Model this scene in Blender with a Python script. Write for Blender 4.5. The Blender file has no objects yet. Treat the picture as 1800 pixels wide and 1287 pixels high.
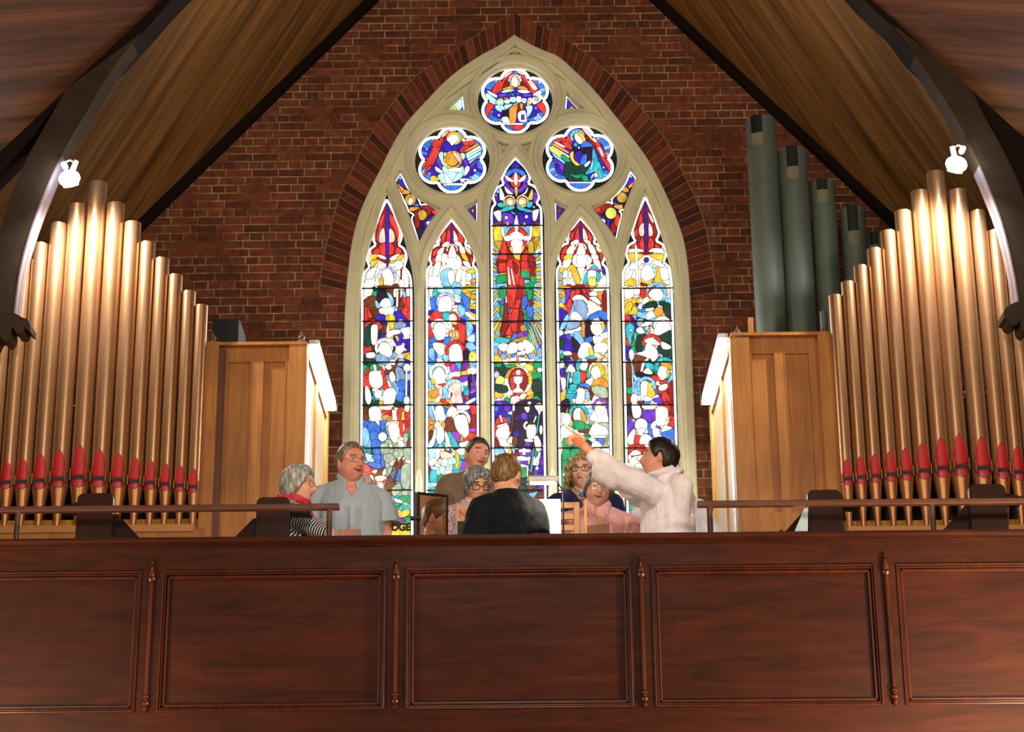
import bpy, bmesh, math, random
from mathutils import Vector, Matrix, Euler, noise
from mathutils.geometry import tessellate_polygon

random.seed(7)
SC = bpy.context.scene
COL = SC.collection
R = math.radians

# ------------------------------------------------------------------ camera
F_PX = 3600.0
CAM_LOC = Vector((0.0, -10.6, 1.6))
PITCH, YAW, ROLL = R(19.0), R(0.13), R(-0.52)
CAM_ROT = Matrix.Rotation(YAW, 4, 'Z') @ Matrix.Rotation(R(90) + PITCH, 4, 'X') @ Matrix.Rotation(ROLL, 4, 'Z')
cam_data = bpy.data.cameras.new('camera')
cam_data.sensor_width = 36.0
cam_data.lens = 36.0 * F_PX / 1800.0
cam_data.clip_end = 200
cam = bpy.data.objects.new('camera', cam_data)
cam.matrix_world = Matrix.Translation(CAM_LOC) @ CAM_ROT
COL.objects.link(cam)
SC.camera = cam

# ------------------------------------------------------------------ view, world, lights
SC.view_settings.view_transform = 'Standard'
SC.view_settings.look = 'None'
SC.view_settings.gamma = 1.0
SC.view_settings.use_curve_mapping = False
SC.view_settings.exposure = 0.0
SC.cycles.max_bounces = 6
SC.cycles.diffuse_bounces = 3
SC.cycles.glossy_bounces = 3
SC.cycles.sample_clamp_indirect = 4.0
world = bpy.data.worlds.new('world')
SC.world = world
world.use_nodes = True
world.node_tree.nodes['Background'].inputs[0].default_value = (1.0, 0.80, 0.60, 1)
world.node_tree.nodes['Background'].inputs[1].default_value = 0.13


def lamp(name, kind, loc, energy, color, size=0.3, target=None, spot=None, blend=0.5):
    l = bpy.data.lights.new(name, kind)
    l.energy = energy
    l.color = color
    if kind == 'AREA':
        l.size = size
    else:
        l.shadow_soft_size = size
    if kind == 'SPOT':
        l.spot_size = R(spot)
        l.spot_blend = blend
    o = bpy.data.objects.new(name, l)
    COL.objects.link(o)
    o.location = loc
    if target is not None:
        o.rotation_euler = (Vector(target) - Vector(loc)).to_track_quat('-Z', 'Y').to_euler()
    return o


# unseen lights added: low pair for gallery-end glow, others fill; then window daylight
lamp('unseen_nave_light', 'POINT', (-3.5, -1.7, 2.3), 800, (1.0, 0.62, 0.34), 0.25)
lamp('unseen_nave_light', 'POINT', (3.4, -1.6, 2.4), 1900, (1.0, 0.68, 0.40), 0.25)
lamp('unseen_nave_light', 'POINT', (-5.4, -9.0, 3.9), 850, (1.0, 0.84, 0.62), 0.3)
lamp('unseen_nave_light', 'POINT', (5.0, -9.0, 4.2), 1000, (1.0, 0.86, 0.64), 0.3)
lamp('unseen_nave_light', 'POINT', (0.0, -6.2, 7.8), 900, (1.0, 0.94, 0.82), 0.35)
lamp('window_daylight', 'AREA', (0.0, 6.6, 7.4), 75, (0.92, 0.95, 1.0), 2.2, (0.0, 0.5, 4.6))


# ------------------------------------------------------------------ pixel -> place
def ray(px, py):
    return (CAM_ROT @ Vector(((px - 900.0) / F_PX, (643.5 - py) / F_PX, -1.0))).normalized()


def P(px, py, Y):
    """the point of the vertical plane y=Y that stands at this place of the photograph"""
    d = ray(px, py)
    return CAM_LOC + d * ((Y - CAM_LOC.y) / d.y)


def XZ(px, py, Y):
    v = P(px, py, Y)
    return (v.x, v.z)


# ------------------------------------------------------------------ materials
def srgb(h, a=1.0):
    h = h.lstrip('#')
    c = [int(h[i:i + 2], 16) / 255 for i in (0, 2, 4)]
    c = [x / 12.92 if x <= 0.04045 else ((x + 0.055) / 1.055) ** 2.4 for x in c]
    return (c[0], c[1], c[2], a)


class NT:
    def __init__(s, name):
        s.m = bpy.data.materials.new(name)
        s.m.use_nodes = True
        s.t = s.m.node_tree
        s.b = s.t.nodes['Principled BSDF']

    def n(s, kind, **kw):
        o = s.t.nodes.new(kind)
        for k, v in kw.items():
            if k in o.inputs:
                o.inputs[k].default_value = v
            else:
                setattr(o, k, v)
        return o

    def l(s, a, b):
        s.t.links.new(a, b)

    def ramp(s, fac, stops):
        r = s.n('ShaderNodeValToRGB')
        e = r.color_ramp.elements
        e[0].position, e[0].color = stops[0]
        e[1].position, e[1].color = stops[-1]
        for p, c in stops[1:-1]:
            x = e.new(p)
            x.color = c
        s.l(fac, r.inputs[0])
        return r.outputs[0]

    def coord(s, scale=(1, 1, 1), rot=(0, 0, 0)):
        tc = s.n('ShaderNodeTexCoord')
        mp = s.n('ShaderNodeMapping')
        mp.inputs['Scale'].default_value = scale
        mp.inputs['Rotation'].default_value = rot
        s.l(tc.outputs['Object'], mp.inputs[0])
        return mp.outputs[0]


def plain(name, col, rough=0.6, metal=0.0, var=0.12, scale=12, bump=0.0, coat=0.0, sheen=0.0):
    t = NT(name)
    c = srgb(col) if isinstance(col, str) else col
    ns = t.n('ShaderNodeTexNoise', Scale=scale, Detail=4.0)
    t.l(t.coord(), ns.inputs['Vector'])
    d = tuple(x * (1 - var) for x in c[:3]) + (1,)
    u = tuple(min(1, x * (1 + var)) for x in c[:3]) + (1,)
    t.l(t.ramp(ns.outputs[0], [(0.3, d), (0.7, u)]), t.b.inputs['Base Color'])
    t.b.inputs['Roughness'].default_value = rough
    t.b.inputs['Metallic'].default_value = metal
    t.b.inputs['Coat Weight'].default_value = coat
    t.b.inputs['Sheen Weight'].default_value = sheen
    if bump:
        bp = t.n('ShaderNodeBump', Strength=bump, Distance=0.01)
        t.l(ns.outputs[0], bp.inputs['Height'])
        t.l(bp.outputs[0], t.b.inputs['Normal'])
    return t.m


def wood(name, dark, light, scale=(3, 3, 40), rot=(0, 0, 0), rough=0.4, coat=0.3, distort=1.5, boards=None, bump=0.05, spec=0.5):
    t = NT(name)
    v = t.coord(scale, rot)
    n1 = t.n('ShaderNodeTexNoise', Scale=1.0, Detail=6.0, Roughness=0.6, Distortion=distort)
    t.l(v, n1.inputs['Vector'])
    c = t.ramp(n1.outputs[0], [(0.25, srgb(dark)), (0.75, srgb(light))])
    v2 = t.coord((1.1, 1.1, 1.1))
    n2 = t.n('ShaderNodeTexNoise', Scale=1.3, Detail=2.0)
    t.l(v2, n2.inputs['Vector'])
    mx = t.n('ShaderNodeMixRGB', blend_type='MULTIPLY')
    mx.inputs[0].default_value = 1.0
    t.l(c, mx.inputs[1])
    t.l(t.ramp(n2.outputs[0], [(0.3, (0.72, 0.72, 0.72, 1)), (0.7, (1.1, 1.1, 1.1, 1))]), mx.inputs[2])
    out = mx.outputs[0]
    if boards:
        axis_scale, width = boards
        wv = t.n('ShaderNodeTexBrick')
        wv.offset = 0.37
        wv.inputs['Scale'].default_value = 1.0
        wv.inputs['Brick Width'].default_value = 2.6
        wv.inputs['Row Height'].default_value = width
        wv.inputs['Mortar Size'].default_value = 0.004
        wv.inputs['Mortar Smooth'].default_value = 0.5
        wv.inputs['Color1'].default_value = (1.12, 1.1, 1.05, 1)
        wv.inputs['Color2'].default_value = (0.78, 0.76, 0.74, 1)
        wv.inputs['Mortar'].default_value = (0.30, 0.28, 0.26, 1)
        t.l(t.coord((1, 1, 1), axis_scale), wv.inputs['Vector'])
        m2 = t.n('ShaderNodeMixRGB', blend_type='MULTIPLY')
        m2.inputs[0].default_value = 1.0
        t.l(out, m2.inputs[1])
        t.l(wv.outputs['Color'], m2.inputs[2])
        out = m2.outputs[0]
    t.l(out, t.b.inputs['Base Color'])
    t.b.inputs['Roughness'].default_value = rough
    t.b.inputs['Coat Weight'].default_value = coat
    t.b.inputs['Coat Roughness'].default_value = 0.18
    t.b.inputs['Specular IOR Level'].default_value = spec
    bp = t.n('ShaderNodeBump', Strength=bump, Distance=0.004)
    t.l(n1.outputs[0], bp.inputs['Height'])
    t.l(bp.outputs[0], t.b.inputs['Normal'])
    return t.m


def emit(name, col, strength):
    t = NT(name)
    t.b.inputs['Base Color'].default_value = srgb(col)
    t.b.inputs['Emission Color'].default_value = srgb(col)
    t.b.inputs['Emission Strength'].default_value = strength
    return t.m


def brick_mat():
    t = NT('old_red_brick')
    tc = t.n('ShaderNodeTexCoord')
    sp = t.n('ShaderNodeSeparateXYZ')
    cb = t.n('ShaderNodeCombineXYZ')
    t.l(tc.outputs['Object'], sp.inputs[0])
    t.l(sp.outputs['X'], cb.inputs['X'])
    t.l(sp.outputs['Z'], cb.inputs['Y'])
    nd = t.n('ShaderNodeTexNoise', Scale=9.0, Detail=3.0)
    t.l(cb.outputs[0], nd.inputs['Vector'])
    va = t.n('ShaderNodeVectorMath', operation='MULTIPLY_ADD')
    t.l(nd.outputs['Color'], va.inputs[0])
    va.inputs[1].default_value = (0.008, 0.008, 0)
    t.l(cb.outputs[0], va.inputs[2])
    br = t.n('ShaderNodeTexBrick')
    br.offset = 0.25
    br.offset_frequency = 2
    br.squash = 0.5
    br.squash_frequency = 3
    t.l(va.outputs[0], br.inputs['Vector'])
    for k, v in {'Scale': 1.0, 'Brick Width': 0.245, 'Row Height': 0.080, 'Mortar Size': 0.006, 'Mortar Smooth': 0.35, 'Bias': -0.1}.items():
        br.inputs[k].default_value = v
    br.inputs['Color1'].default_value = srgb('#84442a')
    br.inputs['Color2'].default_value = srgb('#5a2c1a')
    br.inputs['Mortar'].default_value = srgb('#b29c70')
    n2 = t.n('ShaderNodeTexNoise', Scale=2.2, Detail=6.0, Roughness=0.65)
    t.l(cb.outputs[0], n2.inputs['Vector'])
    nm = t.n('ShaderNodeTexNoise', Scale=3.1, Detail=5.0)
    t.l(cb.outputs[0], nm.inputs['Vector'])
    t.l(t.ramp(nm.outputs[0], [(0.38, srgb('#6a4830')), (0.60, srgb('#bda880'))]), br.inputs['Mortar'])
    n3 = t.n('ShaderNodeTexNoise', Scale=14.0, Detail=5.0)
    t.l(cb.outputs[0], n3.inputs['Vector'])
    m1 = t.n('ShaderNodeMixRGB', blend_type='MULTIPLY')
    m1.inputs[0].default_value = 1.0
    t.l(br.outputs['Color'], m1.inputs[1])
    t.l(t.ramp(n3.outputs[0], [(0.3, (0.6, 0.58, 0.56, 1)), (0.7, (1.25, 1.2, 1.1, 1))]), m1.inputs[2])
    m2 = t.n('ShaderNodeMixRGB', blend_type='MIX')
    t.l(t.ramp(n2.outputs[0], [(0.60, (0, 0, 0, 1)), (0.80, (0.45, 0.45, 0.45, 1))]), m2.inputs[0])
    t.l(m1.outputs[0], m2.inputs[1])
    m2.inputs[2].default_value = srgb('#8d7a5c')
    t.l(m2.outputs[0], t.b.inputs['Base Color'])
    t.b.inputs['Roughness'].default_value = 0.85
    bp = t.n('ShaderNodeBump', Strength=0.5, Distance=0.01)
    bp.invert = True
    t.l(br.outputs['Fac'], bp.inputs['Height'])
    t.l(bp.outputs[0], t.b.inputs['Normal'])
    return t.m


def fabric(name, c1, c2=None, kind=None, freq=60.0, axis='X', rough=0.85):
    """cloth; kind: None plain, 'stripe' hard stripes, 'weave' blotches"""
    t = NT(name)
    c2 = c2 or c1
    tc = t.n('ShaderNodeTexCoord')
    ns = t.n('ShaderNodeTexNoise', Scale=18.0, Detail=3.0)
    t.l(tc.outputs['Object'], ns.inputs['Vector'])
    if kind == 'stripe':
        sp = t.n('ShaderNodeSeparateXYZ')
        t.l(tc.outputs['Object'], sp.inputs[0])
        ad = t.n('ShaderNodeMath', operation='MULTIPLY_ADD')
        t.l(sp.outputs['Z' if axis == 'D' else axis], ad.inputs[0])
        ad.inputs[1].default_value = 0.55 if axis == 'D' else 1.0
        if axis == 'D':
            t.l(sp.outputs['Y'], ad.inputs[2])
        else:
            ad.inputs[2].default_value = 0.0
        mu = t.n('ShaderNodeMath', operation='MULTIPLY')
        t.l(ad.outputs[0], mu.inputs[0])
        mu.inputs[1].default_value = freq
        si = t.n('ShaderNodeMath', operation='SINE')
        t.l(mu.outputs[0], si.inputs[0])
        fac = si.outputs[0]
        c = t.ramp(fac, [(0.0, srgb(c1)), (0.35, srgb(c2))])
    elif kind == 'weave':
        vo = t.n('ShaderNodeTexVoronoi', Scale=freq)
        t.l(tc.outputs['Object'], vo.inputs['Vector'])
        c = t.ramp(vo.outputs['Distance'], [(0.2, srgb(c1)), (0.5, srgb(c2))])
    else:
        c = t.ramp(ns.outputs[0], [(0.3, srgb(c1)), (0.7, srgb(c2))])
    t.l(c, t.b.inputs['Base Color'])
    t.b.inputs['Roughness'].default_value = rough
    t.b.inputs['Sheen Weight'].default_value = 0.05
    t.b.inputs['Specular IOR Level'].default_value = 0.2
    bp = t.n('ShaderNodeBump', Strength=0.25, Distance=0.01)
    t.l(ns.outputs[0], bp.inputs['Height'])
    t.l(bp.outputs[0], t.b.inputs['Normal'])
    return t.m


def skin(name, c):
    t = NT(name)
    ns = t.n('ShaderNodeTexNoise', Scale=22.0, Detail=3.0)
    t.l(t.coord(), ns.inputs['Vector'])
    k = tuple(min(1.0, x * 1.18) for x in srgb(c))
    t.l(t.ramp(ns.outputs[0], [(0.3, (k[0] * 0.86, k[1] * 0.78, k[2] * 0.76, 1)), (0.7, (min(1, k[0] * 1.08), k[1] * 1.08, k[2] * 1.06, 1))]), t.b.inputs['Base Color'])
    t.b.inputs['Roughness'].default_value = 0.5
    t.b.inputs['Subsurface Weight'].default_value = 0.08
    t.b.inputs['Subsurface Radius'].default_value = (0.02, 0.008, 0.005)
    return t.m


M = {}
M['brick'] = brick_mat()
M['stone'] = plain('cream_painted_stone', '#e6e4c0', 0.7, var=0.08, scale=5, bump=0.05)
M['mahogany'] = wood('mahogany', '#190802', '#34150a', (1.6, 3, 12), rough=0.34, spec=0.14, coat=0.0, boards=None)
M['mahogany_v'] = wood('mahogany_upright', '#1e0903', '#3e1807', (16, 8, 1.6), rough=0.30, spec=0.25, coat=0.0)
M['case_oak'] = wood('honey_oak', '#a8642a', '#d6923e', (14, 10, 1.1), rough=0.42, coat=0.2)
M['case_oak_bright'] = wood('yellow_oak_trim', '#b98320', '#dba638', (14, 10, 1.1), rough=0.3, coat=0.3)
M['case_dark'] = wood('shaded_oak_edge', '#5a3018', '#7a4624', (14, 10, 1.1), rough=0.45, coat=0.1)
M['rib'] = wood('dark_stained_timber', '#130c08', '#20160f', (5, 3, 5), rough=0.5, coat=0.0, spec=0.12)
M['rail'] = wood('dark_rail_timber', '#2c1710', '#4b2c1c', (3, 10, 10), rough=0.3, coat=0.4)
M['floor'] = wood('floor_boards', '#5b3a22', '#7d5230', (1, 12, 12), rough=0.4)
M['plaster'] = plain('cream_plaster', '#8d7a5e', 0.8)
M['chair'] = wood('orange_beech', '#c47a1e', '#e79a34', (12, 10, 1.5), rough=0.35, coat=0.3)
M['black'] = plain('matt_black', '#0b0b0c', 0.6)
M['iron'] = plain('dark_iron', '#151312', 0.5, 0.4)
M['white_metal'] = plain('white_enamel', '#d9d6cf', 0.35)
M['chrome'] = plain('satin_chrome', '#b8b8b8', 0.25, 0.9)
# ------------------------------------------------------------------ mesh helpers
def link(name, me, mats, parent=None, smooth=False):
    o = bpy.data.objects.new(name, me)
    for m in (mats if isinstance(mats, (list, tuple)) else [mats]):
        me.materials.append(m)
    COL.objects.link(o)
    if parent is not None:
        o.parent = parent
    if smooth:
        for p in me.polygons:
            p.use_smooth = True
    return o


class MB:
    def __init__(s):
        s.v, s.f, s.mi = [], [], []
        s.cm = 0

    def add(s, vs, fs):
        k = len(s.v)
        s.v += [tuple(x) for x in vs]
        s.f += [tuple(i + k for i in f) for f in fs]
        s.mi += [s.cm] * len(fs)

    def box(s, x0, x1, y0, y1, z0, z1, bev=0.0):
        if bev <= 0:
            vs = [(x, y, z) for x in (x0, x1) for y in (y0, y1) for z in (z0, z1)]
            s.add(vs, [(0, 1, 3, 2), (4, 6, 7, 5), (0, 4, 5, 1), (2, 3, 7, 6), (0, 2, 6, 4), (1, 5, 7, 3)])
            return
        bm = bmesh.new()
        bmesh.ops.create_cube(bm, size=1)
        for v in bm.verts:
            v.co = Vector(((x0 + x1) / 2 + v.co.x * (x1 - x0), (y0 + y1) / 2 + v.co.y * (y1 - y0), (z0 + z1) / 2 + v.co.z * (z1 - z0)))
        bmesh.ops.bevel(bm, geom=bm.edges[:], offset=bev, segments=2, affect='EDGES', profile=0.6)
        s.bm(bm)

    def bm(s, bm, mat=None):
        bm.verts.index_update()
        vs = [(mat @ v.co) if mat else v.co.copy() for v in bm.verts]
        fs = [tuple(v.index for v in f.verts) for f in bm.faces]
        s.add(vs, fs)
        bm.free()

    def prism(s, pts, y0, y1):
        """closed outline in x,z, between two depths (y0 nearer)"""
        n = len(pts)
        vs = [(p[0], y0, p[1]) for p in pts] + [(p[0], y1, p[1]) for p in pts]
        tri = tessellate_polygon([[Vector((p[0], p[1], 0)) for p in pts]])
        fs = [tuple(t) for t in tri] + [tuple(i + n for i in t[::-1]) for t in tri]
        fs += [(i, (i + 1) % n, (i + 1) % n + n, i + n) for i in range(n)]
        s.add(vs, fs)

    def prism_x(s, pts, x0, x1):
        """closed outline in y,z, between two x"""
        n = len(pts)
        vs = [(x0, p[0], p[1]) for p in pts] + [(x1, p[0], p[1]) for p in pts]
        tri = tessellate_polygon([[Vector((p[0], p[1], 0)) for p in pts]])
        fs = [tuple(t) for t in tri] + [tuple(i + n for i in t[::-1]) for t in tri]
        fs += [(i, (i + 1) % n, (i + 1) % n + n, i + n) for i in range(n)]
        s.add(vs, fs)

    def lathe(s, prof, cx, cy, seg=24, z0=0.0, a0=0.0, a1=2 * math.pi):
        """prof: list of (r, z)"""
        full = abs(a1 - a0 - 2 * math.pi) < 1e-6
        m = seg if full else seg + 1
        vs = []
        for r, z in prof:
            for i in range(m):
                a = a0 + (a1 - a0) * i / seg
                vs.append((cx + r * math.cos(a), cy + r * math.sin(a), z0 + z))
        fs = []
        for j in range(len(prof) - 1):
            for i in range(seg):
                i2 = (i + 1) % m if full else i + 1
                fs.append((j * m + i, j * m + i2, (j + 1) * m + i2, (j + 1) * m + i))
        if full:
            fs.append(tuple(range(m))[::-1])
            fs.append(tuple((len(prof) - 1) * m + i for i in range(m)))
        s.add(vs, fs)

    def tube(s, pts, r, seg=8, closed=False, taper=None, flat=1.0):
        pts = [Vector(p) for p in pts]
        n = len(pts)
        vs = []
        up = Vector((0, 1, 0.001))
        for i, p in enumerate(pts):
            a = pts[(i - 1) % n] if (closed or i > 0) else p
            b = pts[(i + 1) % n] if (closed or i < n - 1) else p
            d = (b - a).normalized()
            u = d.cross(up)
            if u.length < 1e-4:
                u = d.cross(Vector((1, 0, 0)))
            u.normalize()
            w = d.cross(u).normalized()
            rr = r if taper is None else taper[i]
            for k in range(seg):
                t = 2 * math.pi * k / seg
                vs.append(p + u * (rr * math.cos(t)) + w * (rr * flat * math.sin(t)))
        fs = []
        for i in range(n if closed else n - 1):
            j = (i + 1) % n
            for k in range(seg):
                k2 = (k + 1) % seg
                fs.append((i * seg + k, i * seg + k2, j * seg + k2, j * seg + k))
        if not closed:
            fs.append(tuple(range(seg))[::-1])
            fs.append(tuple((n - 1) * seg + k for k in range(seg)))
        s.add(vs, fs)

    def ball(s, c, r, seg=16, rings=10, sc=(1, 1, 1), rot=None):
        vs, fs = [], []
        c = Vector(c)
        for j in range(rings + 1):
            ph = math.pi * j / rings
            for i in range(seg):
                th = 2 * math.pi * i / seg
                v = Vector((r * sc[0] * math.sin(ph) * math.cos(th), r * sc[1] * math.sin(ph) * math.sin(th), r * sc[2] * math.cos(ph)))
                if rot:
                    v = rot @ v
                vs.append(c + v)
        for j in range(rings):
            for i in range(seg):
                i2 = (i + 1) % seg
                fs.append((j * seg + i, (j + 1) * seg + i, (j + 1) * seg + i2, j * seg + i2))
        s.add(vs, fs)

    def build(s, name, mats, parent=None, smooth=False, angle=None, weld=False):
        me = bpy.data.meshes.new(name)
        me.from_pydata(s.v, [], s.f)
        o = link(name, me, mats, parent)
        for i, p in enumerate(me.polygons):
            p.material_index = s.mi[i]
        bm = bmesh.new()
        bm.from_mesh(me)
        if weld:
            bmesh.ops.remove_doubles(bm, verts=bm.verts[:], dist=1e-5)
        bmesh.ops.recalc_face_normals(bm, faces=bm.faces[:])
        if smooth:
            for f in bm.faces:
                f.smooth = True
            lim = angle or R(35)
            for e in bm.edges:
                if len(e.link_faces) == 2 and e.calc_face_angle(0) > lim:
                    e.smooth = False
        bm.to_mesh(me)
        bm.free()
        return o


def tag(o, label=None, cat=None, group=None, kind=None):
    if label:
        o['label'] = label
    if cat:
        o['category'] = cat
    if group:
        o['group'] = group
    if kind:
        o['kind'] = kind
    return o


def thing(name, label, cat, loc=(0, 0, 0), rotz=0.0, group=None):
    o = bpy.data.objects.new(name, None)
    o.empty_display_size = 0.1
    COL.objects.link(o)
    o.location = loc
    o.rotation_euler = (0, 0, rotz)
    return tag(o, label, cat, group)


def struct(o):
    o['kind'] = 'structure'
    return o


def catmull(pts, sub=6, closed=True):
    out = []
    n = len(pts)
    for i in range(n if closed else n - 1):
        p0 = pts[(i - 1) % n] if closed or i > 0 else pts[0]
        p1, p2 = pts[i], pts[(i + 1) % n]
        p3 = pts[(i + 2) % n] if closed or i + 2 < n else pts[-1]
        for k in range(sub):
            t = k / sub
            out.append(tuple(0.5 * ((2 * p1[a]) + (-p0[a] + p2[a]) * t + (2 * p0[a] - 5 * p1[a] + 4 * p2[a] - p3[a]) * t * t + (-p0[a] + 3 * p1[a] - 3 * p2[a] + p3[a]) * t ** 3) for a in (0, 1)))
    if not closed:
        out.append(tuple(pts[-1]))
    return out


def plate(name, outer, holes, y_front, thick, bevel, mats, parent=None):
    """a slab in the x,z plane with holes cut through it and softened edges (outlines in world x,z)"""
    cu = bpy.data.curves.new(name, 'CURVE')
    cu.dimensions = '2D'
    cu.fill_mode = 'BOTH'
    cu.extrude = max(0.001, thick / 2 - bevel)
    cu.bevel_depth = bevel
    cu.bevel_resolution = 2
    for poly in [outer] + holes:
        sp = cu.splines.new('POLY')
        sp.points.add(len(poly) - 1)
        for i, p in enumerate(poly):
            sp.points[i].co = (p[0], p[1], 0, 1)
        sp.use_cyclic_u = True
    tmp = bpy.data.objects.new('tmp', cu)
    COL.objects.link(tmp)
    dg = bpy.context.evaluated_depsgraph_get()
    me = bpy.data.meshes.new_from_object(tmp.evaluated_get(dg))
    bpy.data.objects.remove(tmp)
    bpy.data.curves.remove(cu)
    for v in me.vertices:
        x, y, z = v.co
        v.co = (x, y_front + thick / 2 - z, y)
    me.flip_normals()
    me.materials.clear()
    return link(name, me, mats, parent)


def offset_poly(pts, d):
    """grow (d>0) a closed outline by d, simple normal offset"""
    n = len(pts)
    area = sum(pts[i][0] * pts[(i + 1) % n][1] - pts[(i + 1) % n][0] * pts[i][1] for i in range(n))
    sg = 1 if area > 0 else -1
    out = []
    for i in range(n):
        a, b, c = pts[i - 1], pts[i], pts[(i + 1) % n]
        n1 = Vector((b[1] - a[1], -(b[0] - a[0])))
        n2 = Vector((c[1] - b[1], -(c[0] - b[0])))
        if n1.length > 1e-9:
            n1.normalize()
        if n2.length > 1e-9:
            n2.normalize()
        m = n1 + n2
        if m.length < 1e-6:
            m = n1
        m.normalize()
        k = 1 / max(0.45, m.dot(n1))
        out.append((b[0] + m.x * d * k * sg, b[1] + m.y * d * k * sg))
    return out


def text_mesh(name, s, size, loc, rot, mat, depth=0.002, parent=None, align='CENTER', sx=1.0, bold=0.0):
    cu = bpy.data.curves.new(name, 'FONT')
    cu.body = s
    cu.size = size
    cu.offset = bold
    cu.extrude = depth
    cu.align_x = align
    cu.align_y = 'CENTER'
    tmp = bpy.data.objects.new('tmp', cu)
    COL.objects.link(tmp)
    dg = bpy.context.evaluated_depsgraph_get()
    me = bpy.data.meshes.new_from_object(tmp.evaluated_get(dg))
    bpy.data.objects.remove(tmp)
    mt = Matrix.Translation(Vector(loc)) @ Euler(rot).to_matrix().to_4x4() @ Matrix.Diagonal((sx, 1, 1, 1))
    me.transform(mt)
    me.materials.clear()
    return link(name, me, mat, parent)
# ------------------------------------------------------------------ the stained glass window
YW = 6.9            # face of the end wall
YG = 7.10           # plane of the glass
PAL = {'.': ('#ffffff', 1.6), 'w': ('#fff6dc', 1.25), 'y': ('#f2c638', 1.0), 'o': ('#ea9a3c', 1.0), 'r': ('#dc3a33', 1.0), 'R': ('#98201f', 0.9),
       'b': ('#3c78da', 1.0), 'B': ('#3b20ae', 0.9), 'l': ('#86c6f6', 1.05), 't': ('#35bcc2', 1.0), 'T': ('#b4f2e4', 1.1), 'g': ('#1fa062', 0.95),
       'G': ('#154436', 0.8), 'p': ('#6d38c4', 0.95), 'm': ('#ac44c6', 1.0), 'n': ('#7c3c1e', 0.85), 'k': ('#281638', 0.8), 's': ('#aabb9c', 1.0),
       'f': ('#f8cdb8', 1.1), 'a': ('#88a8cc', 1.0), 'u': ('#d8c4f4', 1.05), 'D': ('#0e1a18', 0.6), 'x': ('#120d0c', 0.15), 'v': ('#c9a23c', 0.9),
       'h': ('#e9f06a', 1.0)}
GLASS_GAIN = 1.3


def glass_mat():
    t = NT('stained_glass_lit_by_daylight')
    at = t.n('ShaderNodeAttribute')
    at.attribute_name = 'glass'
    n1 = t.n('ShaderNodeTexNoise', Scale=26.0, Detail=3.0, Roughness=0.6)
    t.l(t.coord((1.0, 1.0, 0.45), (0, 0.4, 0)), n1.inputs['Vector'])
    mx = t.n('ShaderNodeMixRGB', blend_type='MULTIPLY')
    mx.inputs[0].default_value = 1.0
    t.l(at.outputs['Color'], mx.inputs[1])
    t.l(t.ramp(n1.outputs[0], [(0.30, (0.62, 0.60, 0.66, 1)), (0.52, (1.0, 1.0, 1.0, 1)), (0.75, (1.45, 1.4, 1.35, 1))]), mx.inputs[2])
    t.l(mx.outputs[0], t.b.inputs['Emission Color'])
    t.b.inputs['Emission Strength'].default_value = GLASS_GAIN
    t.b.inputs['Base Color'].default_value = (0.02, 0.02, 0.02, 1)
    t.b.inputs['Roughness'].default_value = 0.25
    t.m.cycles.emission_sampling = 'NONE'
    return t.m


M['glass'] = glass_mat()
M['lead'] = plain('lead_came', '#15110f', 0.6, 0.3)


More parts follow.
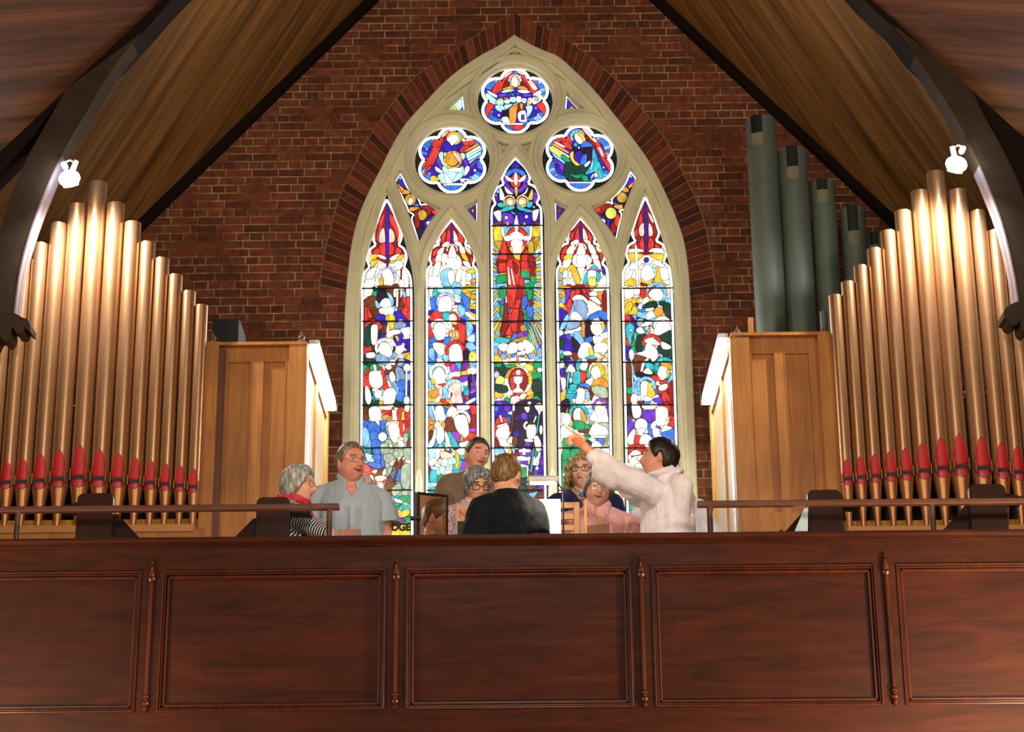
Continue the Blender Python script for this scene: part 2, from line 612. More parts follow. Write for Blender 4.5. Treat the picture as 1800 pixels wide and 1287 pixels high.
class Glass:
    """leaded pieces laid over each other as thin coloured sheets with dark cames round them"""

    def __init__(s):
        s.v, s.f, s.c = [], [], []
        s.layer = 0

    def tri(s, pts, col, lay, gain=1.0):
        y = YG - 0.00010 * lay
        k = len(s.v)
        for p in pts:
            x, z = XZ(p[0], p[1], YG)
            s.v.append((x, y, z))
        h, g = PAL[col]
        c = srgb(h)
        c = (c[0] * g * gain, c[1] * g * gain, c[2] * g * gain, 1)
        for t in tessellate_polygon([[Vector((p[0], p[1], 0)) for p in pts]]):
            s.f.append((t[0] + k, t[1] + k, t[2] + k))
            s.c.append(c)

    def stroke(s, pts, w, col, lay, closed=True, gap=0.0, gain=1.0):
        n = len(pts)
        y = YG - 0.00010 * lay
        h, g = PAL[col]
        c = srgb(h)
        c = (c[0] * g * gain, c[1] * g * gain, c[2] * g * gain, 1)
        for i in range(n if closed else n - 1):
            a, b = Vector(pts[i][:2]), Vector(pts[(i + 1) % n][:2])
            d = b - a
            if d.length < 1e-4:
                continue
            d.normalize()
            nn = Vector((-d.y, d.x)) * (w / 2)
            a2, b2 = a - d * (w * 0.35 - gap), b + d * (w * 0.35 - gap)
            k = len(s.v)
            for q in (a2 + nn, b2 + nn, b2 - nn, a2 - nn):
                x, z = XZ(q.x, q.y, YG)
                s.v.append((x, y, z))
            s.f.append((k, k + 1, k + 2, k + 3))
            s.c.append(c)

    def shape(s, pts, col, lw=0.85, gain=1.0):
        s.layer += 1
        s.tri(pts, col, s.layer, gain)
        s.stroke(pts, lw, 'x', s.layer + 0.5)

    def border(s, segs, w=3.6, col='.', step=6.5, gain=1.5):
        s.layer += 1
        for sg in segs:
            pts = catmull(sg, 8, closed=False) if len(sg) > 2 else sg
            s.stroke(pts, w + 2.2, 'x', s.layer, closed=False)
            # cut into short white pieces
            cum = [0.0]
            for i in range(1, len(pts)):
                cum.append(cum[-1] + math.hypot(pts[i][0] - pts[i - 1][0], pts[i][1] - pts[i - 1][1]))
            L = cum[-1]
            n = max(1, round(L / step))

            def at(d):
                d = min(max(d, 0), L)
                for i in range(1, len(pts)):
                    if cum[i] >= d:
                        t = (d - cum[i - 1]) / max(1e-6, cum[i] - cum[i - 1])
                        return (pts[i - 1][0] + t * (pts[i][0] - pts[i - 1][0]), pts[i - 1][1] + t * (pts[i][1] - pts[i - 1][1]))
                return pts[-1]
            for j in range(n):
                a, b = L * j / n + 0.3, L * (j + 1) / n - 0.3
                sub = [at(a + (b - a) * q / 3) for q in range(4)]
                s.stroke(sub, w, col, s.layer + 1, closed=False, gap=w * 0.35, gain=gain)
        s.layer += 2

    def dsl(s, ox, oy, txt, k=6.4375):
        for line in txt.strip().splitlines():
            for item in line.split(';'):
                q = item.split()
                if not q:
                    continue
                op, col, rest = q[0], q[1], q[2:]
                if op in 'PS':
                    pts = [tuple(float(a) for a in r.split(',')) for r in rest]
                    if op == 'S':
                        pts = catmull(pts, 5)
                elif op == 'E':
                    cx, cy = map(float, rest[0].split(','))
                    rx, ry = map(float, rest[1].split(','))
                    ro = R(float(rest[2])) if len(rest) > 2 else 0
                    pts = []
                    for i in range(18):
                        t = 2 * math.pi * i / 18
                        X, Y = rx * math.cos(t), ry * math.sin(t)
                        pts.append((cx + X * math.cos(ro) - Y * math.sin(ro), cy + X * math.sin(ro) + Y * math.cos(ro)))
                elif op == 'H':     # halo band: centre, outer radius, width, from-to degrees (0 right, 90 up)
                    cx, cy = map(float, rest[0].split(','))
                    r, w = map(float, rest[1].split(','))
                    a0, a1 = map(float, rest[2].split(','))
                    n = max(3, int(abs(a1 - a0) / 32))
                    for j in range(n):
                        b0, b1 = R(a0 + (a1 - a0) * j / n), R(a0 + (a1 - a0) * (j + 1) / n)
                        arc = [(cx + r * math.cos(b0 + (b1 - b0) * q / 4), cy - r * math.sin(b0 + (b1 - b0) * q / 4)) for q in range(5)]
                        arc += [(cx + (r - w) * math.cos(b1 - (b1 - b0) * q / 4), cy - (r - w) * math.sin(b1 - (b1 - b0) * q / 4)) for q in range(5)]
                        s.shape([(ox + a / k, oy + b / k) for a, b in arc], col, 0.7)
                    continue
                s.shape([(ox + a / k, oy + b / k) for a, b in pts], col)

    def grid(s, left, right, y0, dy, rows, seed=1, jit=0.30):
        rnd = random.Random(seed)
        nc = len(rows[0])
        nr = len(rows)

        def ex(pts, y):
            (xa, ya), (xb, yb) = pts
            return xa + (xb - xa) * (y - ya) / (yb - ya)
        V = {}
        for j in range(nr + 1):
            for i in range(nc + 1):
                y = y0 + dy * j
                a, b = ex(left, y), ex(right, y)
                x = a + (b - a) * i / nc
                if 0 < i < nc:
                    x += rnd.uniform(-1, 1) * (b - a) / nc * jit
                if 0 < j < nr:
                    y += rnd.uniform(-1, 1) * dy * jit
                V[i, j] = (x, y)
        lay = s.layer + 1
        for j in range(nr):
            for i in range(nc):
                c = rows[j][i]
                mid = [((V[a][0] + V[b][0]) / 2 + rnd.uniform(-1, 1) * 1.2, (V[a][1] + V[b][1]) / 2 + rnd.uniform(-1, 1) * 1.2) for a, b in ()]
                pts = [V[i, j], V[i + 1, j], V[i + 1, j + 1], V[i, j + 1]]
                g = rnd.uniform(0.75, 1.15)
                # every other cell splits along a diagonal, so that the net does not read as a grid
                if rnd.random() < 0.4:
                    if rnd.random() < 0.5:
                        t1, t2 = [pts[0], pts[1], pts[2]], [pts[0], pts[2], pts[3]]
                    else:
                        t1, t2 = [pts[0], pts[1], pts[3]], [pts[1], pts[2], pts[3]]
                    s.tri(t1, c, lay, g)
                    s.tri(t2, c, lay, g * rnd.uniform(0.8, 1.2))
                    s.stroke(t2, 0.8, 'x', lay + 1)
                else:
                    s.tri(pts, c, lay, g)
                s.stroke(pts, 0.8, 'x', lay + 1)
        s.layer += 2

    def build(s, name, parent):
        me = bpy.data.meshes.new(name)
        me.from_pydata(s.v, [], s.f)
        ca = me.color_attributes.new('glass', 'FLOAT_COLOR', 'CORNER')
        for p, c in zip(me.polygons, s.c):
            for li in p.loop_indices:
                ca.data[li].color = c
        o = link(name, me, M['glass'], parent)
        return o


LIGHTS = {
    1: dict(apexL=[(680, 343), (668, 378), (657, 415), (650, 436), (644, 460), (640, 480), (636, 498), (634.2, 520)],
            apexR=[(680, 343), (692, 378), (706, 412), (714, 441), (720, 464), (724, 487), (726, 510), (726.3, 520)],
            bl=(631.8, 960), br=(727.5, 960), sl=[(637, 520), (634.4, 960)], sr=[(723.2, 520), (724.8, 960)],
            cus=[[(680, 352), (668, 378), (658, 405), (656, 420), (661, 432)], [(661, 432), (650, 441), (645.5, 455), (650, 471)], [(650, 471), (641, 481), (638, 497), (637, 520)],
                 [(680, 352), (692, 375), (704, 402), (706, 418), (701, 432)], [(701, 432), (711, 440), (714.6, 455), (710, 471)], [(710, 471), (719, 482), (722.5, 497), (723.2, 520)]]),
    2: dict(apexL=[(794, 386), (780, 404), (768, 426), (759, 444), (753, 462), (749, 489), (747.6, 520)],
            apexR=[(794, 386), (808, 404), (820, 425), (830, 446), (836.7, 467), (840, 490), (841.5, 520)],
            bl=(747.6, 960), br=(844, 960), sl=[(750.5, 505), (750.5, 960)], sr=[(839, 505), (841, 960)],
            cus=[[(794, 388), (780, 405), (770, 420), (769, 428), (772.5, 431)], [(772.5, 431), (760, 438), (755.5, 455), (759, 467)], [(759, 467), (752.5, 474), (750.5, 490), (750.5, 505)],
                 [(794, 388), (806, 404), (818, 419), (819, 427), (817, 431)], [(817, 431), (829, 438), (834.5, 454), (831, 467)], [(831, 467), (837, 475), (839, 490), (839, 505)]]),
    3: dict(apexL=[(906, 278), (891, 297), (878.6, 321), (869, 342), (863, 363), (861.3, 385), (861.5, 400)],
            apexR=[(906, 278), (922, 297), (933, 315), (944, 338), (951, 361), (954.6, 380), (954.8, 400)],
            bl=(865, 960), br=(963, 960), sl=[(864.3, 395), (868, 960)], sr=[(951.5, 395), (960, 960)],
            cus=[[(906, 281), (893, 295), (885, 310), (882.5, 318), (886, 326)], [(886, 326), (873, 334), (867, 347), (871, 361)], [(871, 361), (865.5, 368), (864.3, 380), (864.3, 395)],
                 [(906, 281), (922, 296), (929, 308), (931, 318), (928, 325)], [(928, 325), (941, 332), (947.5, 347), (943, 360)], [(943, 360), (950, 367), (951.3, 380), (951.5, 395)]]),
    4: dict(apexL=[(1020.6, 384), (1006, 403), (994, 425), (985, 445), (979.4, 464), (977, 489), (976.5, 520)],
            apexR=[(1020.6, 384), (1036, 402), (1047, 422), (1058, 445), (1065.6, 467), (1069.5, 490), (1071.5, 520)],
            bl=(983, 960), br=(1080, 960), sl=[(979.3, 505), (986, 960)], sr=[(1068.5, 505), (1077, 960)],
            cus=[[(1020, 385), (1006, 402), (997, 412), (996, 422), (999, 428)], [(999, 428), (986, 436), (981, 452), (986, 466)], [(986, 466), (980, 474), (979, 490), (979.5, 505)],
                 [(1020, 385), (1034, 401), (1044, 415), (1045.5, 423), (1043, 428)], [(1043, 428), (1057, 437), (1063, 452), (1058, 465)], [(1058, 465), (1065, 472), (1068, 488), (1068.5, 505)]]),
    5: dict(apexL=[(1134, 344), (1121, 380), (1107, 422), (1103, 440), (1099, 460), (1094.5, 487), (1092, 520)],
            apexR=[(1134, 344), (1149, 380), (1161, 414), (1168, 438), (1174.6, 463), (1178.5, 482), (1183.4, 520)],
            bl=(1101.5, 960), br=(1197, 960), sl=[(1094.7, 520), (1104.5, 960)], sr=[(1181, 525), (1194, 960)],
            cus=[[(1134, 348), (1122, 375), (1113, 402), (1111, 413), (1117, 426)], [(1117, 426), (1105, 433), (1101, 448), (1106, 463)], [(1106, 463), (1098, 473), (1095, 488), (1094.7, 520)],
                 [(1134, 348), (1148, 378), (1156, 402), (1158, 412), (1153, 425)], [(1153, 425), (1165, 432), (1170.5, 446), (1166, 462)], [(1166, 462), (1174, 470), (1178.5, 488), (1181, 525)]]),
}
GRIDS = {
    1: (500, 12, "wGknwr .gknwr rnkknr rnBlnr rnBwBr RGBwaB GGnwaB GGByBw GrwwBB rGwGwB Gaalwy GGaaaB ggwnaB rGrawa rwraaB GwrlbB GtwrbG GGywGt nwwrwr nwworr bbbwfr lbbswr lbbsws lbbsss tnbsss lTbsws rbbsns rrnsbs nnfnbs nnfnss fnwnss ggnttt gggtgt gggyyg tggppg yyyyyy yyyyyy nnnnnn".split()),
    2: (500, 12, "wwtTyy wtTTyy wlfpby wblwby wbwwby BbwyBy BrwrbB rwwrrb rnwrRb bwwyrb blwoRl bwrrrl llwwrl bwlrrk lwlwwy wwwptp ywwmpB lyyBpB lngfpp oolfgm owffwr lwfwwr blbwrr blwnwr ownwwr wnntmp nwwtmy nwwttw twttyo TwrtyG ttwlym tlTTyp ltllyp ltggnn ltggnn ttnnnn nnnnnn nnnnnn".split()),
    3: (396, 12, "ylrrly yywwyy yrwwry yrwwry lrywrl lryyrl lrrrry lrRrry lgRrgl lgRrgy ylRrgl lgrRby ybrRbl lgrRgy yRrRby lRrRgl yRrRty lrRnyb ybbpyl ywwwwl lwywol gGGGyG pgrrwg gwrrwG pwrryG ywrroG ygwwog BBptGB BbnpkB rRnBkl rwnBwl wwnBwy nnwkww RRRkpB lwypwp bbkwBB bbkpnB kkkGlp kkkGnp kkkgln nnnnnn nnnnnn nnnnnn nnnnnn nnnnnn nnnnnn".split()),
    4: (500, 12, "yRRryw yRRryw lRrrwo orwwwo yrawyn Braawn Bsawbb bawobw bwwlky lBlolw GBlwww GpBwyw gwRgyy wpRtyy pGgRyw ptgRwn wtlRwn ytlwws kRblsp wRwfmp wtywwf wgwnwl wwgggs wwGGws wRgnww gwgnwy gggbbw gggwwb ggGwlb ggTTlb gTTgbb gTgTBb gGgBBB GgBBBB BBBBBB BBBBBB BBBBBB BBBBBB".split()),
    5: (500, 12, "wwyrlw wwyrlw wywyll wybGws ywllos rBGlwr rBawGw ggawow rgGfrG BggfGG BawGrG wnnGGG nlngtl nlnwtt nlnwwt glnbrr nlbwRr nnbwrr nnwwpr nnppwr pbppwr pywwlb pwGbwb wrwbwb rrrwwb rwrrgg wwwwkg wTwwng gwwwnt gTwTgt gTtgbt Tggbtb gTgbbg bbbbbb bbbbbb bbbbbb bbbbbb bbbbbb".split()),
}
FEAT = {}
FEAT[1] = [(630, 340, """
S R 325,90 255,270 195,440 195,560 150,690 330,790 515,690 445,560 455,440 395,270
S r 250,270 225,400 200,520 240,540 270,380 300,230;S r 395,270 350,230 360,330 400,400 440,520 455,430
S f 290,395 245,440 232,540 270,565 305,540;S f 350,400 400,440 412,530 370,560 345,540
S r 270,560 230,620 250,690 320,700 318,580;S r 350,560 405,600 400,680 340,690
S r 225,620 165,660 190,690 235,680;S r 430,610 490,650 460,700 420,690
P B 316,80 338,80 348,320 346,600 336,840 322,840 306,600 306,320
S y 140,700 210,690 220,720 150,760;S w 215,690 300,715 310,750 240,730;S y 140,770 240,750 200,800 150,840;S w 350,740 430,690 470,700 400,770;S y 440,720 500,690 505,740 430,770
S w 215,810 300,790 315,830 250,860;S w 345,800 400,780 410,830 370,840
S w 110,880 210,830 160,960 90,1000;S w 75,1000 110,970 190,990 170,1060 60,1070;S w 200,880 180,950 240,960 250,1040 190,1060;S w 430,880 530,850 570,960 560,1070 500,1060 470,960
E w 455,815 50,55;P n 478,850 496,850 490,970 476,970;S y 350,770 400,760 380,800
H u 325,940 105,38 -40,230;S w 265,950 275,880 335,850 385,900 400,980 385,1040 290,1045
S y 235,990 275,940 285,1040 240,1040;S n 200,1055 290,1040 380,1045 430,1020 460,1070 330,1078
E w 490,1020 32,48 -20;S w 60,1090 160,1085 150,1150 70,1170;S g 165,1110 220,1120 200,1170 155,1150
S n 70,1200 170,1160 200,1200 190,1287 90,1287;S k 220,1120 320,1130 330,1200 260,1240 210,1200
S l 320,1120 370,1150 405,1220 385,1280 350,1200;S w 240,1250 290,1190 350,1200 370,1287 250,1287;S l 190,1210 230,1240 245,1300 200,1290
P n 455,1090 475,1090 470,1287 455,1287;S l 490,1090 530,1120 545,1170 515,1180;P w 430,1120 455,1100 450,1287 425,1287;S w 540,1080 590,1080 590,1170 550,1170;S r 545,1180 590,1180 590,1287 550,1287
"""), (630, 540, """
S w 240,20 390,0 400,60 370,100 260,90;P r 70,0 100,0 105,150 75,170;P r 560,0 590,0 590,180 555,160
S B 190,120 250,80 310,100 330,180 260,180;S B 400,60 480,60 540,140 420,170;S y 310,100 400,90 415,160 330,175;P y 340,180 410,170 405,250 355,260
H r 165,250 105,38 0,200;S G 60,270 110,210 150,200 150,420 70,440;S w 145,220 215,205 220,300 205,410 150,415
S a 415,190 470,170 540,190 520,240 420,245;E u 480,160 30,22;S w 475,250 590,230 590,300 540,370 500,300
S w 320,290 380,260 470,260 475,300 400,320 340,360;P y 410,330 440,320 465,370 445,395;P r 60,455 150,450 150,505 65,510;S w 90,525 180,515 185,570 100,580
H w 290,460 105,35 -30,220;S w 240,430 290,395 345,420 385,500 370,560 280,565 225,490
S a 230,530 340,580 330,625 200,640 190,600;S a 400,510 440,540 420,580 370,580;S a 470,580 525,600 520,650 450,670;S a 420,690 500,700 520,800 440,820
S w 300,680 350,640 380,680 350,715;S w 360,600 420,600 410,660 350,640;P n 430,600 465,560 410,735 390,740
P w 420,450 490,430 505,400 525,420 520,460 555,490 515,500 470,530 465,580 445,580 460,510 420,490
S G 80,600 180,590 200,640 120,680;S g 130,710 150,650 215,650 260,700 210,720;P w 165,655 195,650 210,715 180,720
H r 190,760 110,34 -25,55;H r 190,760 110,34 140,210;S w 130,740 240,730 280,850 250,915 170,915 125,860
S w 350,760 390,730 420,800 405,850 360,840;S b 430,850 525,830 530,950 450,930;S b 440,960 520,960 515,1070 430,1050
H l 350,940 105,30 -45,60;S l 250,940 285,900 290,1000 255,1000;S r 275,910 330,860 360,920 280,940;P w 320,830 345,835 380,910 350,915
S w 280,990 320,930 415,930 420,1040 380,1110 290,1100;E w 550,690 42,48;P w 535,730 555,730 553,1010 530,1010;E w 548,1060 34,50;S w 520,1120 590,1120 560,1190 525,1180
S w 80,900 125,930 150,1040 120,1110 80,1050;S w 185,960 260,945 255,1030 195,1030;P t 160,960 180,960 190,1080 175,1080;S w 240,1130 370,1130 360,1170 260,1160
S w 120,1160 190,1125 250,1160 255,1287 140,1287;S r 270,1170 370,1180 330,1220 270,1210;P w 380,1165 440,1170 445,1287 385,1287;S r 440,1170 505,1140 490,1287 445,1287;P y 490,1200 520,1170 525,1287 480,1287;S w 520,1130 585,1120 560,1200;P o 270,1230 320,1220 320,1280 270,1280
"""), (630, 740, """
S b 100,60 170,20 240,60 240,130 150,160;S b 140,120 230,140 230,220 150,240;P b 250,0 325,0 300,100 255,110;P w 180,0 240,0 240,70 215,40
S l 50,100 90,80 120,130 125,220 95,290 50,260;S b 160,230 220,220 250,290 150,300;E w 275,185 50,52
S w 335,90 360,40 430,30 465,80 465,170 420,260 370,210;P r 455,0 500,0 510,190 480,185;P g 590,60 590,170 560,205 560,140
S s 300,250 340,210 400,280 340,300;S w 450,250 490,225 525,270 510,305 460,300;S n 560,220 590,200 590,300 545,290
S b 165,320 240,320 245,380 170,375;S b 165,390 245,390 245,450 170,440;S b 130,470 240,480 245,545 120,510;S b 180,455 240,450 240,480 200,475;P b 255,350 280,370 305,500 262,550
S T 60,370 130,380 160,400 110,480 90,430;S t 50,320 100,330 60,360;S s 255,270 330,260 345,330 330,380 270,390 250,330;S s 280,400 340,375 420,400 380,470 310,475
S s 385,370 440,340 460,390 420,420;S f 350,350 400,330 370,365;S w 350,270 380,275 385,310 355,315;S f 350,480 450,420 430,490 370,515
S s 510,330 590,320 590,440 530,430;S w 530,450 590,450 580,510;P n 470,440 510,400 430,650 390,650;P n 430,430 450,440 330,690 300,760 290,750
S n 320,720 390,690 410,760 330,880 290,800;P b 400,560 430,550 395,660 370,650;P b 460,550 490,545 455,690 420,680;S s 490,530 590,500 580,760 490,740;S s 330,540 390,520 350,620
S r 50,480 110,510 150,560 90,585 45,570;S w 150,580 215,555 200,600;S w 270,600 300,545 315,590 290,630;S f 190,640 260,620 320,640 300,680 210,690;S w 225,720 260,695 285,740 250,770;S r 275,690 315,670 310,720
S w 130,630 160,620 180,690;S s 380,770 470,710 480,800 400,860;P s 490,780 570,790 560,850 490,850
S T 320,910 390,880 400,950 360,980;S g 450,870 580,850 585,940 480,900;S w 410,880 500,910 490,940 420,920;S g 390,960 440,930 480,960 420,975;S s 500,930 560,930 550,980
S g 370,1000 440,980 440,1060 390,1040;S t 460,990 490,960 520,1010 470,1020;S y 450,1060 510,1020 560,1000 590,1040 540,1090 470,1100;S g 310,1170 400,1100 420,1130 370,1165
S m 375,1165 400,1130 440,1110 480,1130 495,1170;P g 500,1170 590,1090 590,1170;P y 310,1180 590,1180 590,1300 310,1300
""")]
FEAT[2] = [(742, 380, """
S R 336,60 270,130 210,200 205,300 110,390 105,500 130,560 330,540 560,570 575,440 480,320 470,230 400,120
S r 240,180 215,260 240,310 275,200;S r 300,150 275,230 275,290 320,290 320,190;S f 355,160 400,230 405,290 355,290;S r 405,160 470,250 470,300 420,290
S r 120,410 170,360 190,400 130,460;S r 110,480 160,480 130,550;S f 480,340 540,370 560,440 500,400;S r 540,470 575,480 560,550
P B 330,70 345,70 355,240 350,300 338,315 325,300 322,240
S w 225,330 270,290 315,300 290,340 240,350;S w 190,380 250,350 230,430 170,430;S w 170,440 235,440 220,520 150,520;S w 150,530 215,530 170,700 115,680
S w 360,300 420,290 460,340 420,350;S w 420,350 470,350 490,430 440,430;S y 440,430 490,430 530,510 470,490;S w 460,510 530,520 555,600 490,570
S w 225,430 290,440 280,510 230,570;S w 385,440 430,470 450,560 390,610
H f 340,380 68,22 -20,200;S w 305,400 340,325 380,400 385,470 300,470;S . 280,480 400,480 385,560 380,610 290,570
S . 60,700 130,680 200,700 210,790 60,795;S l 210,650 260,600 330,600 300,650 290,720 340,790 240,790 215,720;S w 290,640 340,610 370,660 350,790 300,740
S l 350,760 400,740 440,800 350,800;S w 385,650 430,590 460,620 430,740 380,740;S w 460,620 500,640 490,790 440,780;S y 500,620 590,600 590,650 540,650;S w 510,650 560,660 550,740 500,720
S l 565,660 605,650 605,710 570,700;S o 550,720 605,720 600,760 555,760;S l 555,765 605,765 600,790;S y 490,810 600,810 600,845 510,840;S l 560,860 605,850 605,885;S o 545,900 605,890 605,940 550,930;S l 575,955 605,950 605,990;S y 550,1020 605,990 600,1030
S w 80,810 130,810 90,920;S t 140,815 170,830 190,880 120,910;S T 180,820 330,815 360,890 200,870;S b 90,930 165,920 160,1040 110,1060 95,990;S l 350,820 440,830 460,900 380,880
H u 265,970 105,34 -30,210;S w 200,940 265,905 330,930 335,1060 240,1085 180,1070
S w 370,920 420,930 440,975 375,975;S f 345,1010 415,1010 410,1050 345,1045;S b 440,860 530,940 530,1060 460,980;S l 420,1000 480,1050 490,1100 440,1140 400,1070
S w 485,1090 530,1090 600,1160 580,1180 500,1130;S r 90,1130 140,1080 220,1100 230,1160 100,1190;S t 235,1100 315,1100 300,1180 240,1170;S r 320,1100 380,1090 440,1180 400,1190
S w 305,1130 350,1105 390,1140 385,1190 310,1185;S B 70,1080 110,1060 130,1080 80,1130;S B 530,1060 605,1060 600,1110
"""), (742, 560, """
H w 195,115 110,36 -35,215;S . 130,90 195,45 265,80 270,150 245,235 150,235;P r 70,60 95,60 130,210 70,230;P r 390,30 500,80 480,300 420,250 410,130
S o 300,150 350,130 415,150 415,240 340,240 300,200;P w 315,165 335,160 335,215 315,210;P w 350,160 370,160 370,215 352,215;P w 385,165 403,165 403,215 385,215;S w 335,110 360,100 370,130 340,130
S l 500,10 560,60 580,130 520,220 500,150;S T 510,220 590,180 590,270 520,260;S l 495,290 560,270 610,330 590,360 510,350;S l 490,340 600,370 600,400
S b 75,240 145,210 150,270 90,290;S l 80,350 135,340 140,480 80,440;S b 70,280 120,300 100,340;S w 120,285 210,280 250,310 250,400 200,425 150,370
S b 250,220 320,215 320,270 255,300;S l 240,410 290,410 295,480 250,490
H r 370,365 112,40 -30,210;S w 310,340 370,290 430,310 455,400 450,490 320,495
S h 525,420 560,380 610,400 610,480 540,490;S k 470,370 530,360 520,460 470,470
H w 190,620 112,38 -40,220;S w 125,620 190,550 250,600 265,690 240,740 140,740 110,700
S y 95,700 130,680 150,740 110,745;S r 180,750 270,740 230,770
S m 310,560 360,510 430,590 340,610;P t 370,505 445,505 440,590 400,570;S p 460,510 500,470 520,520 450,610
S w 290,650 350,610 430,610 430,660 350,665 320,695;S y 430,610 500,595 510,640 440,645;S w 505,590 560,560 610,570 605,630 530,640
S p 410,680 500,650 520,700 440,730;S k 520,670 560,640 540,860 520,780;S p 560,650 600,660 600,760 570,780;S m 540,840 590,790 610,830 560,860;P t 470,830 530,800 535,880 480,880
H T 365,800 108,34 -20,220;S f 290,810 360,735 430,750 450,880 460,960 380,965 300,960 345,860
S o 75,830 180,800 190,860 120,910;S y 130,760 160,760 160,800;P l 70,680 110,720 110,800 75,800;S w 190,800 225,800 225,880 200,880;S l 230,770 290,830 290,920 240,880
S w 140,940 190,880 230,900 210,940 150,960;S r 205,940 240,910 320,990 290,1005;S r 480,890 530,890 520,950;S w 490,960 590,900 605,930 520,975
S l 75,1010 110,1010 140,1150 90,1130;S b 110,990 240,990 285,1060 270,1090 230,1010 150,1000
S w 150,1010 230,1000 260,1100 270,1150 210,1170 165,1130;P w 100,990 125,990 190,1180 165,1190;S w 290,1040 340,1000 390,1040 320,1120 280,1100
S w 400,985 530,980 530,1030 440,1050 400,1030;S r 540,985 605,985 605,1100 560,1090;S R 550,1110 605,1110 605,1240 530,1250
H w 440,1145 108,38 -40,240;S w 370,1130 450,1085 510,1130 530,1287 400,1287 365,1180
S n 260,1150 330,1120 370,1200 380,1287 250,1287;S o 80,1220 140,1200 130,1287 75,1287;S o 215,1190 260,1185 250,1260;E w 175,1220 34,50;S m 540,1250 605,1250 605,1287 540,1287
"""), (742, 730, """
E w 205,230 50,110;S w 150,150 165,220 130,350 70,365 110,240;S w 260,190 285,210 325,340 300,365 265,300;S w 360,40 430,0 500,20 530,150 525,230 470,260 390,170
S t 300,190 340,220 415,350 410,385 350,370 300,250;S m 335,200 400,190 430,240 420,320 370,270;P t 420,460 480,450 510,520 440,500
P y 430,220 460,230 470,310 445,300;S w 425,320 490,310 500,360 430,365;S w 395,395 480,380 480,450 400,450;P y 370,400 425,460 415,610 370,600
S n 75,200 130,180 110,270 80,290;S o 75,130 130,120 100,180
S T 75,390 150,375 150,480 90,500;S . 155,380 195,370 210,440 180,510 150,480;S f 215,410 340,450 340,500 220,495;S . 75,520 150,490 165,540 100,590;S f 180,510 230,500 260,540 200,570;S . 230,510 295,510 295,570 220,575
S T 300,500 370,490 385,550 300,570;S t 140,320 190,340 160,365;S t 215,330 250,300 260,360;S T 250,375 310,375 300,410;S T 320,375 350,375 350,430
S T 100,590 180,590 185,630 110,620;S t 95,640 160,640 175,770 95,750;S T 195,590 260,590 250,690 200,650;S g 180,690 240,680 240,780 185,770;S T 85,770 190,780 150,820;S t 90,830 160,830 150,880 100,880;S f 165,830 210,830 205,890;P w 270,590 320,590 290,640
""")]
